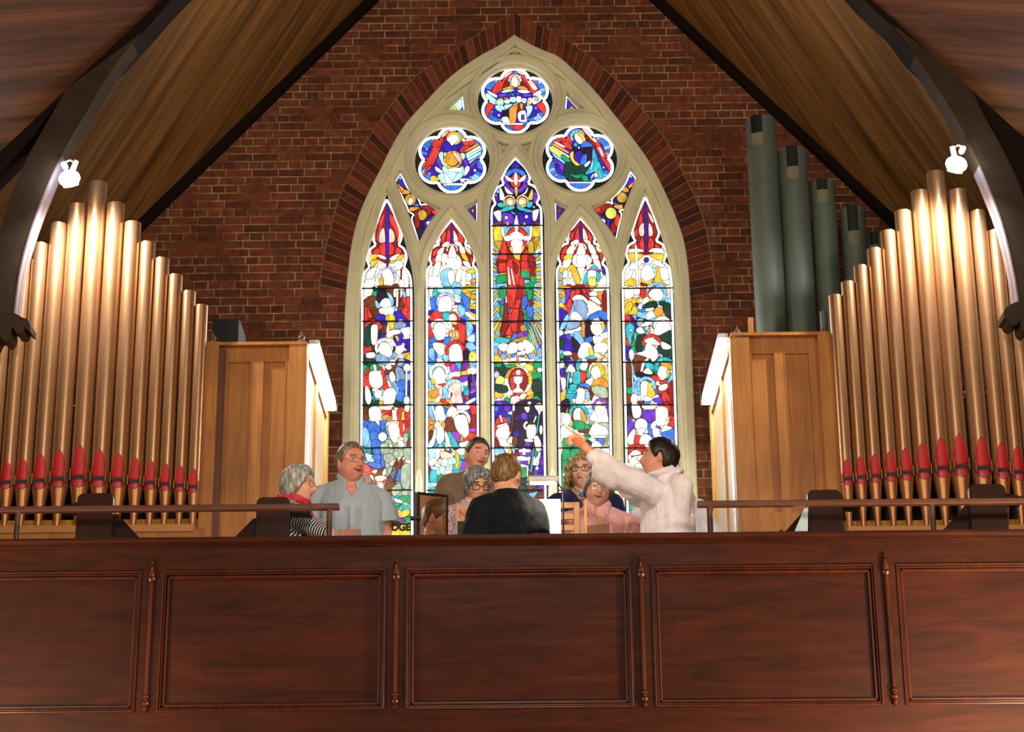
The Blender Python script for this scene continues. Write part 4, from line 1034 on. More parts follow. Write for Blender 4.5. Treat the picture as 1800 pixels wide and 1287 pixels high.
# roundels: centre, radius in pixels, crop offset, drawing
KR = 9.1933
ROUNDELS = [((905.5, 178), 66.5, (830, 105), """
S r 655,190 560,200 480,270 350,440 320,510 400,550 480,490 560,420 580,300 650,240;S f 650,195 560,210 490,265 500,310 600,250
S r 710,190 830,190 960,310 1070,470 1000,560 930,500 800,340 790,260;S f 710,195 820,190 890,240 860,260 760,230;S f 850,280 900,270 1050,460 1000,500 930,420
S R 800,300 850,380 930,470 880,490 810,420;S R 560,330 590,420 490,470 500,420
H u 690,345 112,42 -10,190;S y 605,410 640,290 685,245 740,300 780,400 720,440 650,440;S w 635,330 690,280 740,340 735,430 700,450 650,425
S o 480,480 600,430 670,450 660,480 560,500;S o 740,440 830,430 910,490 760,480;S T 465,530 560,480 680,490 640,520 520,540;S . 740,500 860,490 940,530 840,550 760,530
P p 410,560 560,540 560,600 420,610;P p 590,540 620,550 630,610 590,610;P g 605,540 640,530 690,590 660,600;P g 720,590 740,520 765,530 740,590;P p 800,560 960,550 960,600 830,610
S . 240,500 330,540 400,580 390,620 280,560;P T 215,560 250,540 390,650 380,740 300,710 200,630;S T 390,660 500,650 500,740 400,740;S . 520,660 600,650 600,710 530,710;S T 610,620 700,610 710,690 620,690;S . 720,600 790,610 790,690 720,690;S T 800,630 880,640 860,710 800,690;S w 900,640 950,620 960,710 900,740;S . 960,640 1060,580 1140,590 1130,650 1000,730;E s 1040,640 40,42;S . 980,570 1090,500 1120,560 1030,590
P y 410,640 495,625 490,650 410,665;P y 515,620 580,620 575,645 515,645;P y 890,660 930,650 930,740 880,750
S T 370,750 470,740 540,790 530,840 460,850 390,810;S T 520,740 640,720 640,750 540,810;S T 650,730 740,700 740,720 690,750
S o 600,820 640,760 740,730 720,860 700,1030 620,1020 590,920;S n 740,740 800,710 850,800 800,850 740,870;S o 760,720 820,720 800,830
S r 250,710 350,740 280,870 235,960 205,960 220,850;S r 1045,740 1140,680 1180,770 1220,900 1190,940 1120,850
E . 320,850 12,14;E . 432,905 16,22;E . 1030,790 14,16;E . 1065,895 16,18;E . 1085,380 16,20
S . 460,1010 490,940 560,920 600,990 610,1040 500,1040;S T 870,760 970,750 960,850 890,940 880,830;S . 740,870 850,830 880,950 870,1010 760,1000;P p 790,900 840,890 850,980 790,980
P . 500,1035 820,1030 820,1062 500,1060;S r 600,1075 830,1070 800,1130 700,1145;S b 850,1070 910,1060 860,1140;P k 480,820 590,830 600,930 480,930
""", 'BbBB'), ((795, 282), 66.5, (720, 210), """
S r 760,145 640,170 540,230 440,320 380,440 330,560 280,700 270,800 380,740 450,600 500,470 560,350 640,240;S f 755,140 640,165 640,200 720,200 760,180;S f 640,185 540,230 520,290 560,280;S r 400,340 550,300 480,450 360,430
S r 310,600 160,790 170,830 270,740;S r 350,730 250,830 260,860 350,790;S r 280,850 180,930 200,950 270,890;S R 560,290 610,270 600,320 560,350
E y 720,310 125,105;S w 600,330 660,260 760,250 800,330 720,400 680,430 620,360;S f 850,300 960,300 1030,350 900,390 850,360;S r 860,370 1010,350 1080,350 1000,430 900,430;S r 810,520 860,440 980,430 880,540
P o 890,550 900,500 1090,390 1120,400 1110,430;P w 900,560 1120,430 1140,430 1150,460 920,600;P T 905,590 1150,460 1165,500 930,640;P T 930,640 1160,510 1150,570 950,680;P l 950,690 1140,570 1080,630 970,730;P p 975,740 1090,640 1080,700 1000,810
S T 470,560 540,530 550,680 620,780 600,800 500,690;S w 560,540 620,560 560,600;S T 820,560 880,550 900,600 880,670 850,640
H y 700,660 148,38 0,360;E o 690,650 110,112;S f 700,550 760,555 825,620 820,690 780,680
S T 540,760 700,830 860,760 880,900 820,960 700,1020 600,940 540,860;P . 620,800 860,780 840,860 640,850;S T 470,900 560,880 660,1030 520,1040 450,960;S . 560,850 640,950 700,1020 600,1040;S T 780,870 860,880 830,960 700,1020
S w 410,780 430,770 530,840 520,880 430,840;S w 900,780 960,760 970,820 920,900 880,910;S y 350,930 420,920 520,1040 380,1020 330,980;S . 820,970 900,960 1030,990 1040,1020 850,1020;S . 550,1060 720,1035 880,1045 860,1070 560,1075
S p 430,700 470,620 530,760 500,800;S p 880,640 940,690 930,760 880,740;P B 520,390 640,370 680,440 820,420 800,500 700,520 540,520;E . 280,490 12,18;E . 325,878 12,15;E . 1055,830 20,26 -40;E f 982,935 14,18;P . 200,990 300,960 290,1010 220,1010
""", 'BbBB'), ((1019, 279), 66.5, (944, 205), """
S r 700,180 800,180 900,280 990,400 1080,560 1140,660 1200,820 1215,930 1140,850 1050,700 970,560 900,440 780,300;S f 730,200 800,200 960,380 930,420 800,290;S R 790,300 850,350 960,480 920,490 800,360;S f 980,500 1040,520 1080,640 1040,640
S r 280,410 380,330 500,300 560,400 550,480 440,420;S r 390,400 540,440 560,540 470,500;S f 290,400 450,480 430,510 280,430;P o 240,430 300,440 530,580 500,610 250,470;P w 240,470 520,640 520,680 230,490
S h 200,500 230,490 400,600 540,700 530,740 470,730 300,620 210,550;S g 380,640 440,620 540,710 520,745 440,720;P l 230,590 280,600 460,740 450,780 270,650;P p 270,670 440,790 430,870 270,730;S m 330,760 430,860 400,860
H l 655,330 118,42 -30,220;S y 600,270 700,260 790,370 740,420 660,340;S w 600,300 640,280 720,360 740,420 690,450 620,390
S b 720,440 800,400 900,480 780,510 710,500;S t 600,440 640,430 650,490 600,500;P k 580,480 700,510 860,490 930,560 920,650 850,720 560,740 570,600
S B 590,620 700,560 740,640 760,740 690,770 600,720;S b 730,640 800,620 790,760 700,780
S y 530,600 590,570 600,700 720,800 620,790 540,690;S G 450,780 520,740 640,800 860,760 780,900 850,1050 640,1055 450,980;S g 500,900 600,950 760,930 640,1010;S g 700,960 800,960 830,1040 750,1050
S w 760,790 840,720 860,750 800,820;S t 900,500 960,600 1030,800 1110,1000 1040,1015 960,1010 940,900 780,940 880,740;P l 900,510 930,540 1000,740 980,720;P l 990,850 1020,870 1050,1000 1010,1010;P l 880,740 920,680 900,860 840,880
P . 430,1060 880,1060 900,1040 880,1085 500,1085;E f 950,950 34,40;S . 860,1020 900,930 910,960;E . 675,510 16,18;E . 1075,830 16,18;E f 312,950 14,20;E . 277,850 12,14;S p 200,620 270,660 260,740 200,680;P r 1110,540 1190,580 1180,610 1110,570
""", 'BbBB')]

SPAND = {
    'left_dagger': dict(hole=[(703.5, 303.5), (709, 312), (717, 331), (725, 342), (735, 349), (745, 355), (757, 362), (775.5, 372.5), (765, 384), (752, 402), (737, 433.5), (731, 416), (722, 390), (712, 366), (704, 343), (694, 320)],
                        border=[[(703.5, 305), (695.5, 319)], [(703.5, 305), (709, 315), (717, 331), (733.5, 348)], [(733.5, 348), (737, 353), (739.5, 361)], [(739.5, 361), (744, 359.5), (752, 359.5)], [(752, 359.5), (774, 372.5)], [(774, 372.5), (768, 382), (761, 389), (752, 391)], [(750, 390), (753, 397), (751, 403)], [(751, 403), (737, 431)], [(737, 431), (731, 410), (725, 391)], [(725, 391), (724, 383), (728, 377)], [(727, 377), (719, 372), (716, 365)], [(716, 365), (695, 321)]],
                        off=(690, 295), dsl="""
P k 130,100 60,220 280,700 340,870 420,1240 570,970 560,870 770,710 560,600 440,620 400,490
S B 130,100 60,210 200,330 230,330 160,180;E l 125,165 24,30;P o 70,240 190,340 150,400;S o 200,350 290,400 200,430 150,410;S v 200,480 280,420 370,470 360,580 280,610 220,570;S . 290,480 330,540 280,605 255,540;S b 345,600 400,580 430,620 360,625
S o 285,640 430,640 430,690 290,700;P n 360,690 430,650 430,700 360,720;S R 440,640 560,600 640,660 620,740 550,790 550,700;S r 640,680 750,710 660,750;E v 480,765 75,88;S R 350,740 400,720 440,880 410,980 360,940;S B 530,850 700,760 680,830 560,880;S B 490,870 540,880 560,970 530,1000
"""),
    'right_dagger': dict(hole=[(1108.5, 299.5), (1119.5, 314), (1113, 330), (1104, 352), (1094, 378), (1083, 428), (1066, 402), (1052, 385), (1038.5, 369), (1062, 358), (1078, 346), (1090, 333), (1099, 318)],
                         border=[[(1108.5, 302), (1118, 315)], [(1108, 302), (1101, 320), (1091, 335), (1079, 346)], [(1079, 346), (1075, 352), (1077, 359)], [(1077, 359), (1071, 356), (1062, 357)], [(1062, 357), (1041, 368)], [(1041, 368), (1051, 383), (1062, 387)], [(1063, 387), (1062, 393), (1064, 398)], [(1064, 398), (1081, 426)], [(1082, 426), (1088, 396), (1092, 383)], [(1092, 383), (1092, 375), (1088, 371)], [(1088, 371), (1097, 368), (1100, 362)], [(1100, 362), (1118, 315)]],
                         off=(1035, 295), dsl="""
P k 680,70 760,190 600,600 520,760 420,1200 340,1050 270,870 50,670 260,570 390,580 400,480 560,300
S B 680,80 750,190 640,300 580,290;E l 678,130 24,34;P o 740,210 700,310 640,340 640,290;S o 600,310 650,370 600,400 530,360;E v 535,480 85,85;S b 390,550 480,590 530,600 440,610;S o 400,610 540,600 530,680 430,650
S R 80,680 260,580 390,600 380,650 270,680 190,760;S r 90,690 170,640 190,720;E h 358,735 90,94;S R 340,960 410,870 440,1020 380,1060;S r 460,740 500,820 460,970 410,870;S B 130,740 270,810 250,840;S B 290,840 350,840 310,1010
"""),
    'small_lower_left': dict(hole=[(817, 368.5), (829, 362), (839, 355), (839.5, 399), (830, 384)], border=[[(818, 368.5), (838, 357)], [(838, 357), (838.5, 397)], [(838.5, 397), (832, 384), (818, 368.5)]], off=(817, 355), dsl="P B 2,13 20,3 20,40;P n 10,12 18,10 18,20 11,20;P o 12,13 16,13 16,18 12,18", k=1),
    'small_lower_right': dict(hole=[(975, 355), (986, 362), (998.5, 368), (986, 383), (976, 398)], border=[[(976, 357), (997, 368)], [(976, 357), (977, 396)], [(977, 396), (984, 383), (997, 368)]], off=(975, 355), dsl="P B 2,4 20,13 3,38;P n 5,11 12,12 11,20 4,19;P G 14,11 20,13 14,17", k=1),
    'small_upper_left': dict(hole=[(813.5, 167), (817.5, 199.5), (781, 199.5), (795, 186)], border=[[(812.5, 170), (816, 198)], [(816, 198), (784, 198)], [(784, 198), (797, 187), (812.5, 170)]], off=(780, 165), dsl="P T 33,6 35,32 6,32 17,22;E B 10,30 3,2;E y 19,27 4,4;P B 28,30 34,22 34,31", k=1),
    'small_upper_right': dict(hole=[(995.5, 166), (1010, 183), (1028, 197.5), (992.5, 198)], border=[[(996, 169), (994, 196.5)], [(994, 196.5), (1025, 196)], [(1025, 196), (1011, 186), (996, 169)]], off=(990, 165), dsl="P B 7,5 6,31 35,31 20,21;E o 15,25 3.5,3.5;E y 15,25 1.6,1.6;E w 6,30 2,2", k=1),
}


def w2(pts, Y):
    return [XZ(x, y, Y) for x, y in pts]


def light_hole(L):
    l = catmull(L['apexL'], 4, closed=False)
    r = catmull(L['apexR'], 4, closed=False)
    return r + [L['br'], L['bl']] + l[::-1][:-1]


def circle_w(c, rpx, Y, n=56, grow=0.0):
    cc = P(c[0], c[1], Y)
    r = abs(P(c[0] + rpx, c[1], Y).x - cc.x) + grow
    return [(cc.x + r * math.cos(2 * math.pi * i / n), cc.z + r * math.sin(2 * math.pi * i / n)) for i in range(n)]


ARCH_L = [(904, 66), (878, 84), (850, 99), (813, 123), (785, 146), (758, 174), (717, 219), (692, 259), (672, 300), (650, 343), (633, 385), (622, 430), (615.5, 480), (612, 520), (608.5, 600), (606.5, 700), (605, 800), (604, 960)]
ARCH_R = [(904, 66), (930, 81), (956, 93), (980, 103), (1008, 128), (1034, 153), (1060, 183), (1084, 213), (1110, 247), (1133, 279), (1152, 312), (1168, 345), (1188, 392), (1200, 432), (1206.5, 480), (1209, 520), (1213, 640), (1218, 760), (1222, 870), (1225, 960)]


def arch_outline(Y):
    l = catmull(ARCH_L, 3, closed=False)
    r = catmull(ARCH_R, 3, closed=False)
    return w2(r + l[::-1][:-1], Y)


def win_window():
    root = thing('window_1', None, None)
    root['kind'] = 'structure'
    arch = arch_outline(YW)
    holesA = []
    for i in LIGHTS:
        holesA.append(offset_poly(w2(light_hole(LIGHTS[i]), YG - 0.05), 0.022))
    rounds = [circle_w(r[0], r[1], YG - 0.05, grow=0.009) for r in ROUNDELS]
    spand = [offset_poly(w2(SPAND[k]['hole'], YG - 0.05), 0.016 if 'dagger' in k else 0.013) for k in SPAND]
    pockets = [w2(q, YG - 0.14) for q in ([(903, 87), (922, 95), (938, 104), (920, 99), (905, 97.5), (888, 99), (870, 104), (886, 95)], [(864, 236), (884, 246), (902, 251), (893, 262), (881, 279), (877, 258)], [(945, 236), (926, 246), (909, 251), (918, 262), (930, 278), (934, 258)])]
    # frame against the brick, then the moulded front order, then the plate that holds the glass
    plate('stone_frame', offset_poly(arch, 0.01), [offset_poly(arch, -0.052)], YW - 0.015, 0.30, 0.014, M['stone'], root)
    plate('stone_frame_moulding', offset_poly(arch, -0.03), [offset_poly(arch, -0.085)], YW + 0.045, 0.2, 0.012, M['stone'], root)
    grow = [offset_poly(h, 0.024) for h in holesA] + [circle_w(r[0], r[1], YG - 0.05, grow=0.038) for r in ROUNDELS]
    grow += [offset_poly(w2(SPAND[k]['hole'], YG - 0.05), 0.020) for k in ('left_dagger', 'right_dagger')]
    grow += [offset_poly(w2(SPAND[k]['hole'], YG - 0.05), 0.024) for k in SPAND if k.startswith('small')]
    grow += pockets
    plate('tracery_front', offset_poly(arch, -0.02), grow, YG - 0.150, 0.09, 0.022, M['stone'], root)
    plate('tracery_back', offset_poly(arch, -0.02), holesA + rounds + spand, YG - 0.065, 0.06, 0.012, M['stone'], root)
    # roll mouldings round the roundels and light heads
    mb = MB()
    for r in ROUNDELS:
        c = circle_w(r[0], r[1], YG - 0.05, n=64, grow=0.062)
        mb.tube([(x, YG - 0.150, z) for x, z in c], 0.026, 10, closed=True)
    for i in LIGHTS:
        L = LIGHTS[i]
        l = [p for p in catmull(L['apexL'], 4, closed=False)]
        r = [p for p in catmull(L['apexR'], 4, closed=False)]
        path = [(x - 9.5 if q == 0 else x, y) for q, (x, y) in enumerate([(L['bl'][0] + 9.5, L['bl'][1])])]
        ol = offset_poly(w2(r + [L['br'], L['bl']] + l[::-1][:-1], YG - 0.05), 0.050)
        mb.tube([(x, YG - 0.150, z) for x, z in ol], 0.018, 8, closed=True)
    mb.build('roll_moulding', M['stone'], root, smooth=True, angle=R(60))
    # coloured glass
    dark = srgb('#0b1512')
    for i in LIGHTS:
        L = LIGHTS[i]
        g = Glass()
        g.tri(offset_poly(light_hole(L), 5.0), 'D', 0)
        cus = L['cus']
        base = [p for sg_ in cus[:3] for p in catmull(sg_, 4, closed=False)][::-1] + [p for sg_ in cus[3:] for p in catmull(sg_, 4, closed=False)]
        g.tri(base + [(base[-1][0], 560), (base[0][0], 560)], 'B' if i == 3 else 'w', 1, 0.8)
        g.layer = 2
        y0, dy, rows = GRIDS[i]
        sl, sr = L['sl'], L['sr']
        g.grid(sl, sr, y0, dy, rows, seed=i * 11)
        for ox, oy, d in FEAT[i]:
            g.dsl(ox, oy, d)
        g.border(L['cus'] + [L['sl'], L['sr']], w=3.6)
        g.build('stained_glass_light', root)
        bars = MB()
        for yb in [507, 565, 637, 712, 787.5, 862] + ([397, 447] if i == 3 else []):
            a = P(L['sl'][0][0] - 1, yb + 0.8, YG - 0.03)
            b = P(L['sr'][0][0] + 2, yb - 0.2, YG - 0.03)
            bars.box(a.x, b.x, YG - 0.045, YG - 0.032, (a.z + b.z) / 2 - 0.0055, (a.z + b.z) / 2 + 0.0055)
        bars.build('saddle_bars', M['lead'], root)
    for (c, rp, off, d, _) in ROUNDELS:
        g = Glass()
        cc = P(c[0], c[1], YG)
        rw = abs(P(c[0] + rp, c[1], YG).x - cc.x)

        def topx(x, z):      # world -> pixel frame of the drawing (inverse of XZ on the glass plane)
            v = CAM_ROT.inverted() @ (Vector((x, YG, z)) - CAM_LOC)
            return (900 + F_PX * v.x / -v.z, 643.5 - F_PX * v.y / -v.z)

        def foil(scale, n=9, half=0.0):
            segs = []
            for k in range(6):
                th = R(90 + 60 * k)
                d0, r0 = 0.575 * scale, 0.40 * scale
                # arc half angle where neighbouring lobes meet
                ix = d0 * math.cos(R(30)) + math.sqrt(r0 * r0 - (d0 * 0.5) ** 2)
                px_, py_ = ix * math.cos(R(30)), ix * math.sin(R(30))
                ha = math.atan2(py_, px_ - d0)
                seg = []
                for q in range(n + 1):
                    a = -ha + 2 * ha * q / n
                    lx, ly = d0 + r0 * math.cos(a), r0 * math.sin(a)
                    X = lx * math.cos(th) - ly * math.sin(th)
                    Z = lx * math.sin(th) + ly * math.cos(th)
                    segp = topx(cc.x + X * rw, cc.z + Z * rw)
                    seg.append(segp)
                segs.append(seg)
            return segs
        g.tri([topx(x, z) for x, z in circle_w(c, rp + 2, YG, n=40)], 'D', 0)
        f1 = foil(0.93)
        g.layer = 1
        g.tri([p for s_ in f1 for p in s_[:-1]], 'b', 1)
        # mottled pieces round the rim of each lobe
        rnd = random.Random(5)
        for s_a, s_b in zip(foil(0.93), foil(0.74)):
            for q in range(0, 9):
                col = rnd.choice('bblbB')
                g.shape([s_a[q], s_a[q + 1], s_b[q + 1], s_b[q]], col, 0.5)
        g.shape([p for s_ in foil(0.74) for p in s_[:-1]], 'B', 0.7)
        g.dsl(off[0], off[1], d, KR)
        g.layer += 1
        g.border([s_ for s_ in foil(0.955)], w=5.0, step=11)
        g.build('stained_glass_roundel', root)
    for k, s_ in SPAND.items():
        g = Glass()
        g.tri(offset_poly(s_['hole'], 4.0), 'D', 0)
        g.dsl(s_['off'][0], s_['off'][1], s_['dsl'], s_.get('k', 9.19))
        g.border(s_['border'], w=2.2 if 'dagger' in k else 1.7, step=6)
        g.build('stained_glass_spandrel', root)
    # the words along the foot of the leftmost light
    z = P(700, 929.5, YG).z
    a = P(701, 929.5, YG)
    text_mesh('lettering', 'EDGE', 0.092, (a.x, YG - 0.045, a.z), (R(90), 0, 0), M['lead'], 0.001, root, sx=0.92, bold=0.006)
    return root


win_window()


# ------------------------------------------------------------------ end wall of brick and its arch
HW = 7.0


def end_wall():
    arch = arch_outline(YW)
    zb, zt = 0.0, 13.0
    outer = [(-HW, zb), (HW, zb), (HW, zt), (-HW, zt)]
    # the hole of the wall is the window only; below the sill the wall is closed
    plate('wall_end', outer, [arch], YW, 0.42, 0.003, M['brick'])['kind'] = 'structure'
    # ring of voussoirs
    OUT_L = [(903, 24), (867, 44), (833, 66), (800, 88), (765, 112), (727, 139), (690, 184), (647, 246), (620, 300), (600, 340), (588, 380), (575, 430), (566, 475), (562, 515)]
    OUT_R = [(903, 24), (946, 44), (985, 65), (1020, 88), (1050, 112), (1080, 140), (1118, 182), (1153, 223), (1180, 265), (1200, 306), (1220, 345), (1235, 385), (1247, 440), (1257, 515)]
    t = NT('voussoir_brick')
    at = t.n('ShaderNodeAttribute')
    at.attribute_name = 'tone'
    ns = t.n('ShaderNodeTexNoise', Scale=16.0, Detail=4.0)
    t.l(t.coord(), ns.inputs['Vector'])
    mx = t.n('ShaderNodeMixRGB', blend_type='MULTIPLY')
    mx.inputs[0].default_value = 1.0
    t.l(at.outputs['Color'], mx.inputs[1])
    t.l(t.ramp(ns.outputs[0], [(0.3, (0.65, 0.65, 0.65, 1)), (0.7, (1.25, 1.2, 1.15, 1))]), mx.inputs[2])
    t.l(mx.outputs[0], t.b.inputs['Base Color'])
    t.b.inputs['Roughness'].default_value = 0.85
    mort = plain('lime_mortar', '#8f7a56', 0.9)
    rnd = random.Random(3)
    mb = MB()
    cols = []

    def resample(pts, n):
        pts = catmull(pts, 6, closed=False)
        cum = [0]
        for i in range(1, len(pts)):
            cum.append(cum[-1] + math.hypot(pts[i][0] - pts[i - 1][0], pts[i][1] - pts[i - 1][1]))
        out = []
        for k in range(n + 1):
            d = cum[-1] * k / n
            for i in range(1, len(pts)):
                if cum[i] >= d - 1e-6:
                    u = (d - cum[i - 1]) / max(1e-6, cum[i] - cum[i - 1])
                    out.append((pts[i - 1][0] + u * (pts[i][0] - pts[i - 1][0]), pts[i - 1][1] + u * (pts[i][1] - pts[i - 1][1])))
                    break
        return out
    for inn, outp in ((ARCH_L[:13] + [(611.5, 525)], OUT_L), (ARCH_R[:14] + [(1209, 522)], OUT_R)):
        n = 44
        A = w2(resample(inn, n), YW)
        B = w2(resample(outp, n), YW)
        for i in range(n):
            g = 0.055
            q = [A[i], A[i + 1], B[i + 1], B[i]]
            a0 = (A[i][0] + (A[i + 1][0] - A[i][0]) * g, A[i][1] + (A[i + 1][1] - A[i][1]) * g)
            a1 = (A[i + 1][0] - (A[i + 1][0] - A[i][0]) * g, A[i + 1][1] - (A[i + 1][1] - A[i][1]) * g)
            b0 = (B[i][0] + (B[i + 1][0] - B[i][0]) * g, B[i][1] + (B[i + 1][1] - B[i][1]) * g)
            b1 = (B[i + 1][0] - (B[i + 1][0] - B[i][0]) * g, B[i + 1][1] - (B[i + 1][1] - B[i][1]) * g)
            k = len(mb.f)
            mb.prism([a0, a1, b1, b0], YW - 0.010, YW + 0.05)
            c = srgb(rnd.choice(['#6e3019', '#7a381f', '#5c2715', '#84432a', '#6a2d18', '#4d2013']))
            cols += [c] * (len(mb.f) - k)
    me = bpy.data.meshes.new('trim_arch')
    me.from_pydata(mb.v, [], mb.f)
    ca = me.color_attributes.new('tone', 'FLOAT_COLOR', 'CORNER')
    for p, c in zip(me.polygons, cols):
        for li in p.loop_indices:
            ca.data[li].color = c
    struct(link('trim_1', me, t.m))
    # mortar bed behind them
    bed = MB()
    L = w2(resample(ARCH_L[:13] + [(611.5, 525)], 60), YW)
    LO = w2(resample(OUT_L, 60), YW)
    Rr = w2(resample(ARCH_R[:14] + [(1209, 522)], 60), YW)
    RO = w2(resample(OUT_R, 60), YW)
    bed.prism(L[::-1] + Rr[1:] + [(x + 0.012, z) for x, z in RO[::-1][:-1]] + [(x - 0.012, z) for x, z in LO], YW - 0.006, YW + 0.02)
    struct(bed.build('trim_2', mort))


end_wall()
# ------------------------------------------------------------------ roof, ribs, side walls, floors
RIB_Y = 4.0
cL0, cL1 = P(640, 10, YW), P(245, 395, YW)
cR0, cR1 = P(1160, 2, YW), P(1590, 405, YW)


def line_at_x(a, b, x):
    t = (x - a.x) / (b.x - a.x)
    return a.z + t * (b.z - a.z)


# ridge where both slopes meet
def ridge():
    mL = (cL1.z - cL0.z) / (cL1.x - cL0.x)
    mR = (cR1.z - cR0.z) / (cR1.x - cR0.x)
    x = (cR0.z - cL0.z + mL * cL0.x - mR * cR0.x) / (mL - mR)
    return x, cL0.z + mL * (x - cL0.x)


RX, RZ = ridge()
Y_NEAR = -14.0


def boards(name, ang):
    return wood(name, '#54331a', '#8a5c34', (1.2, 14, 14), (0, 0, 0), rough=0.6, coat=0.05, boards=None)


def roof_mat(name, turn, dark, light):
    """boards laid diagonally: coordinates along the slope (v) and along the building (u)"""
    t = NT(name)
    tc = t.n('ShaderNodeTexCoord')
    sp = t.n('ShaderNodeSeparateXYZ')
    t.l(tc.outputs['Object'], sp.inputs[0])
    cb = t.n('ShaderNodeCombineXYZ')
    t.l(sp.outputs['Z'], cb.inputs['X'])
    t.l(sp.outputs['Y'], cb.inputs['Y'])
    mp = t.n('ShaderNodeMapping')
    mp.inputs['Rotation'].default_value = (0, 0, turn)
    mp.inputs['Scale'].default_value = (1.0, 1.0, 1.0)
    # scale z up to slope length
    vm = t.n('ShaderNodeVectorMath', operation='MULTIPLY')
    vm.inputs[1].default_value = (1.41, 1, 1)
    t.l(cb.outputs[0], vm.inputs[0])
    t.l(vm.outputs[0], mp.inputs[0])
    br = t.n('ShaderNodeTexBrick')
    br.offset = 0.4
    for k, v in {'Scale': 1.0, 'Brick Width': 80.0, 'Row Height': 0.13, 'Mortar Size': 0.004, 'Mortar Smooth': 0.6}.items():
        br.inputs[k].default_value = v
    br.inputs['Color1'].default_value = (1.15, 1.12, 1.1, 1)
    br.inputs['Color2'].default_value = (0.72, 0.72, 0.72, 1)
    br.inputs['Mortar'].default_value = (0.35, 0.33, 0.3, 1)
    t.l(mp.outputs[0], br.inputs['Vector'])
    st = t.n('ShaderNodeVectorMath', operation='MULTIPLY')
    st.inputs[1].default_value = (0.6, 9, 1)
    t.l(mp.outputs[0], st.inputs[0])
    ns = t.n('ShaderNodeTexNoise', Scale=1.2, Detail=5.0, Distortion=0.6)
    t.l(st.outputs[0], ns.inputs['Vector'])
    c = t.ramp(ns.outputs[0], [(0.3, srgb(dark)), (0.7, srgb(light))])
    mx = t.n('ShaderNodeMixRGB', blend_type='MULTIPLY')
    mx.inputs[0].default_value = 1.0
    t.l(c, mx.inputs[1])
    t.l(br.outputs['Color'], mx.inputs[2])
    t.l(mx.outputs[0], t.b.inputs['Base Color'])
    t.b.inputs['Roughness'].default_value = 0.6
    t.b.inputs['Specular IOR Level'].default_value = 0.15
    return t.m


RT = R(28)
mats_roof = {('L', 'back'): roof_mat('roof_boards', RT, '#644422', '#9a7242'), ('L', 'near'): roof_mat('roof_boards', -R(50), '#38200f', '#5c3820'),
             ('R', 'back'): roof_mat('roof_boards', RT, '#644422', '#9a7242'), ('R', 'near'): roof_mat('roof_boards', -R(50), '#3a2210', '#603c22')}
for side, a, b in (('left', cL0, cL1), ('right', cR0, cR1)):
    xe = -HW if side == 'left' else HW
    ze = line_at_x(a, b, xe)
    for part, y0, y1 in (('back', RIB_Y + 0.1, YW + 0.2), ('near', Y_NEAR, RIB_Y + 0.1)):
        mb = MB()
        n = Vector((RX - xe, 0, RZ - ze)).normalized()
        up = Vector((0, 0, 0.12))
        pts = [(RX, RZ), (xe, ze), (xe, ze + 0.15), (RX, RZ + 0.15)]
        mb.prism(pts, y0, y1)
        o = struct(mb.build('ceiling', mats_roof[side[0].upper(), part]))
    # dark batten where the roof meets the brick
    mb = MB()
    d = Vector((xe - RX, ze - RZ)).normalized()
    nn = Vector((-d.y, d.x)) if side == 'right' else Vector((d.y, -d.x))
    if nn.y > 0:
        nn = -nn
    A, B = Vector((RX, RZ)), Vector((xe, ze))
    w = 0.075
    mb.prism([tuple(A), tuple(B), tuple(B + nn * w), tuple(A + nn * w)], YW - 0.10, YW - 0.004)
    struct(mb.build('trim_3', M['rib']))

# side walls and floors
for s in (-1, 1):
    mb = MB()
    mb.box(s * HW - 0.1, s * HW + 0.1, Y_NEAR, YW + 0.3, 0, 6.5)
    struct(mb.build('wall_left' if s < 0 else 'wall_right', M['plaster']))
mb = MB()
mb.box(-HW, HW, Y_NEAR, YW + 0.3, -0.1, 0.0)
struct(mb.build('floor', M['floor']))
mb = MB()
Z1, Z2 = 3.30, 3.72
mb.box(-HW + 0.1, HW - 0.1, 0.11, YW - 0.002, 3.05, Z1)
struct(mb.build('floor_gallery', M['floor']))
mb = MB()
mb.box(-HW + 0.1, HW - 0.1, 1.52, 3.9, Z1, Z2)
struct(mb.build('floor_riser', M['floor']))
mb = MB()
ZC = P(900, 946, 4.0).z      # platform of the organ
mb.box(-HW + 0.1, HW - 0.1, 3.9, YW - 0.002, Z1, ZC - 0.35)
struct(mb.build('floor_organ', M['floor']))


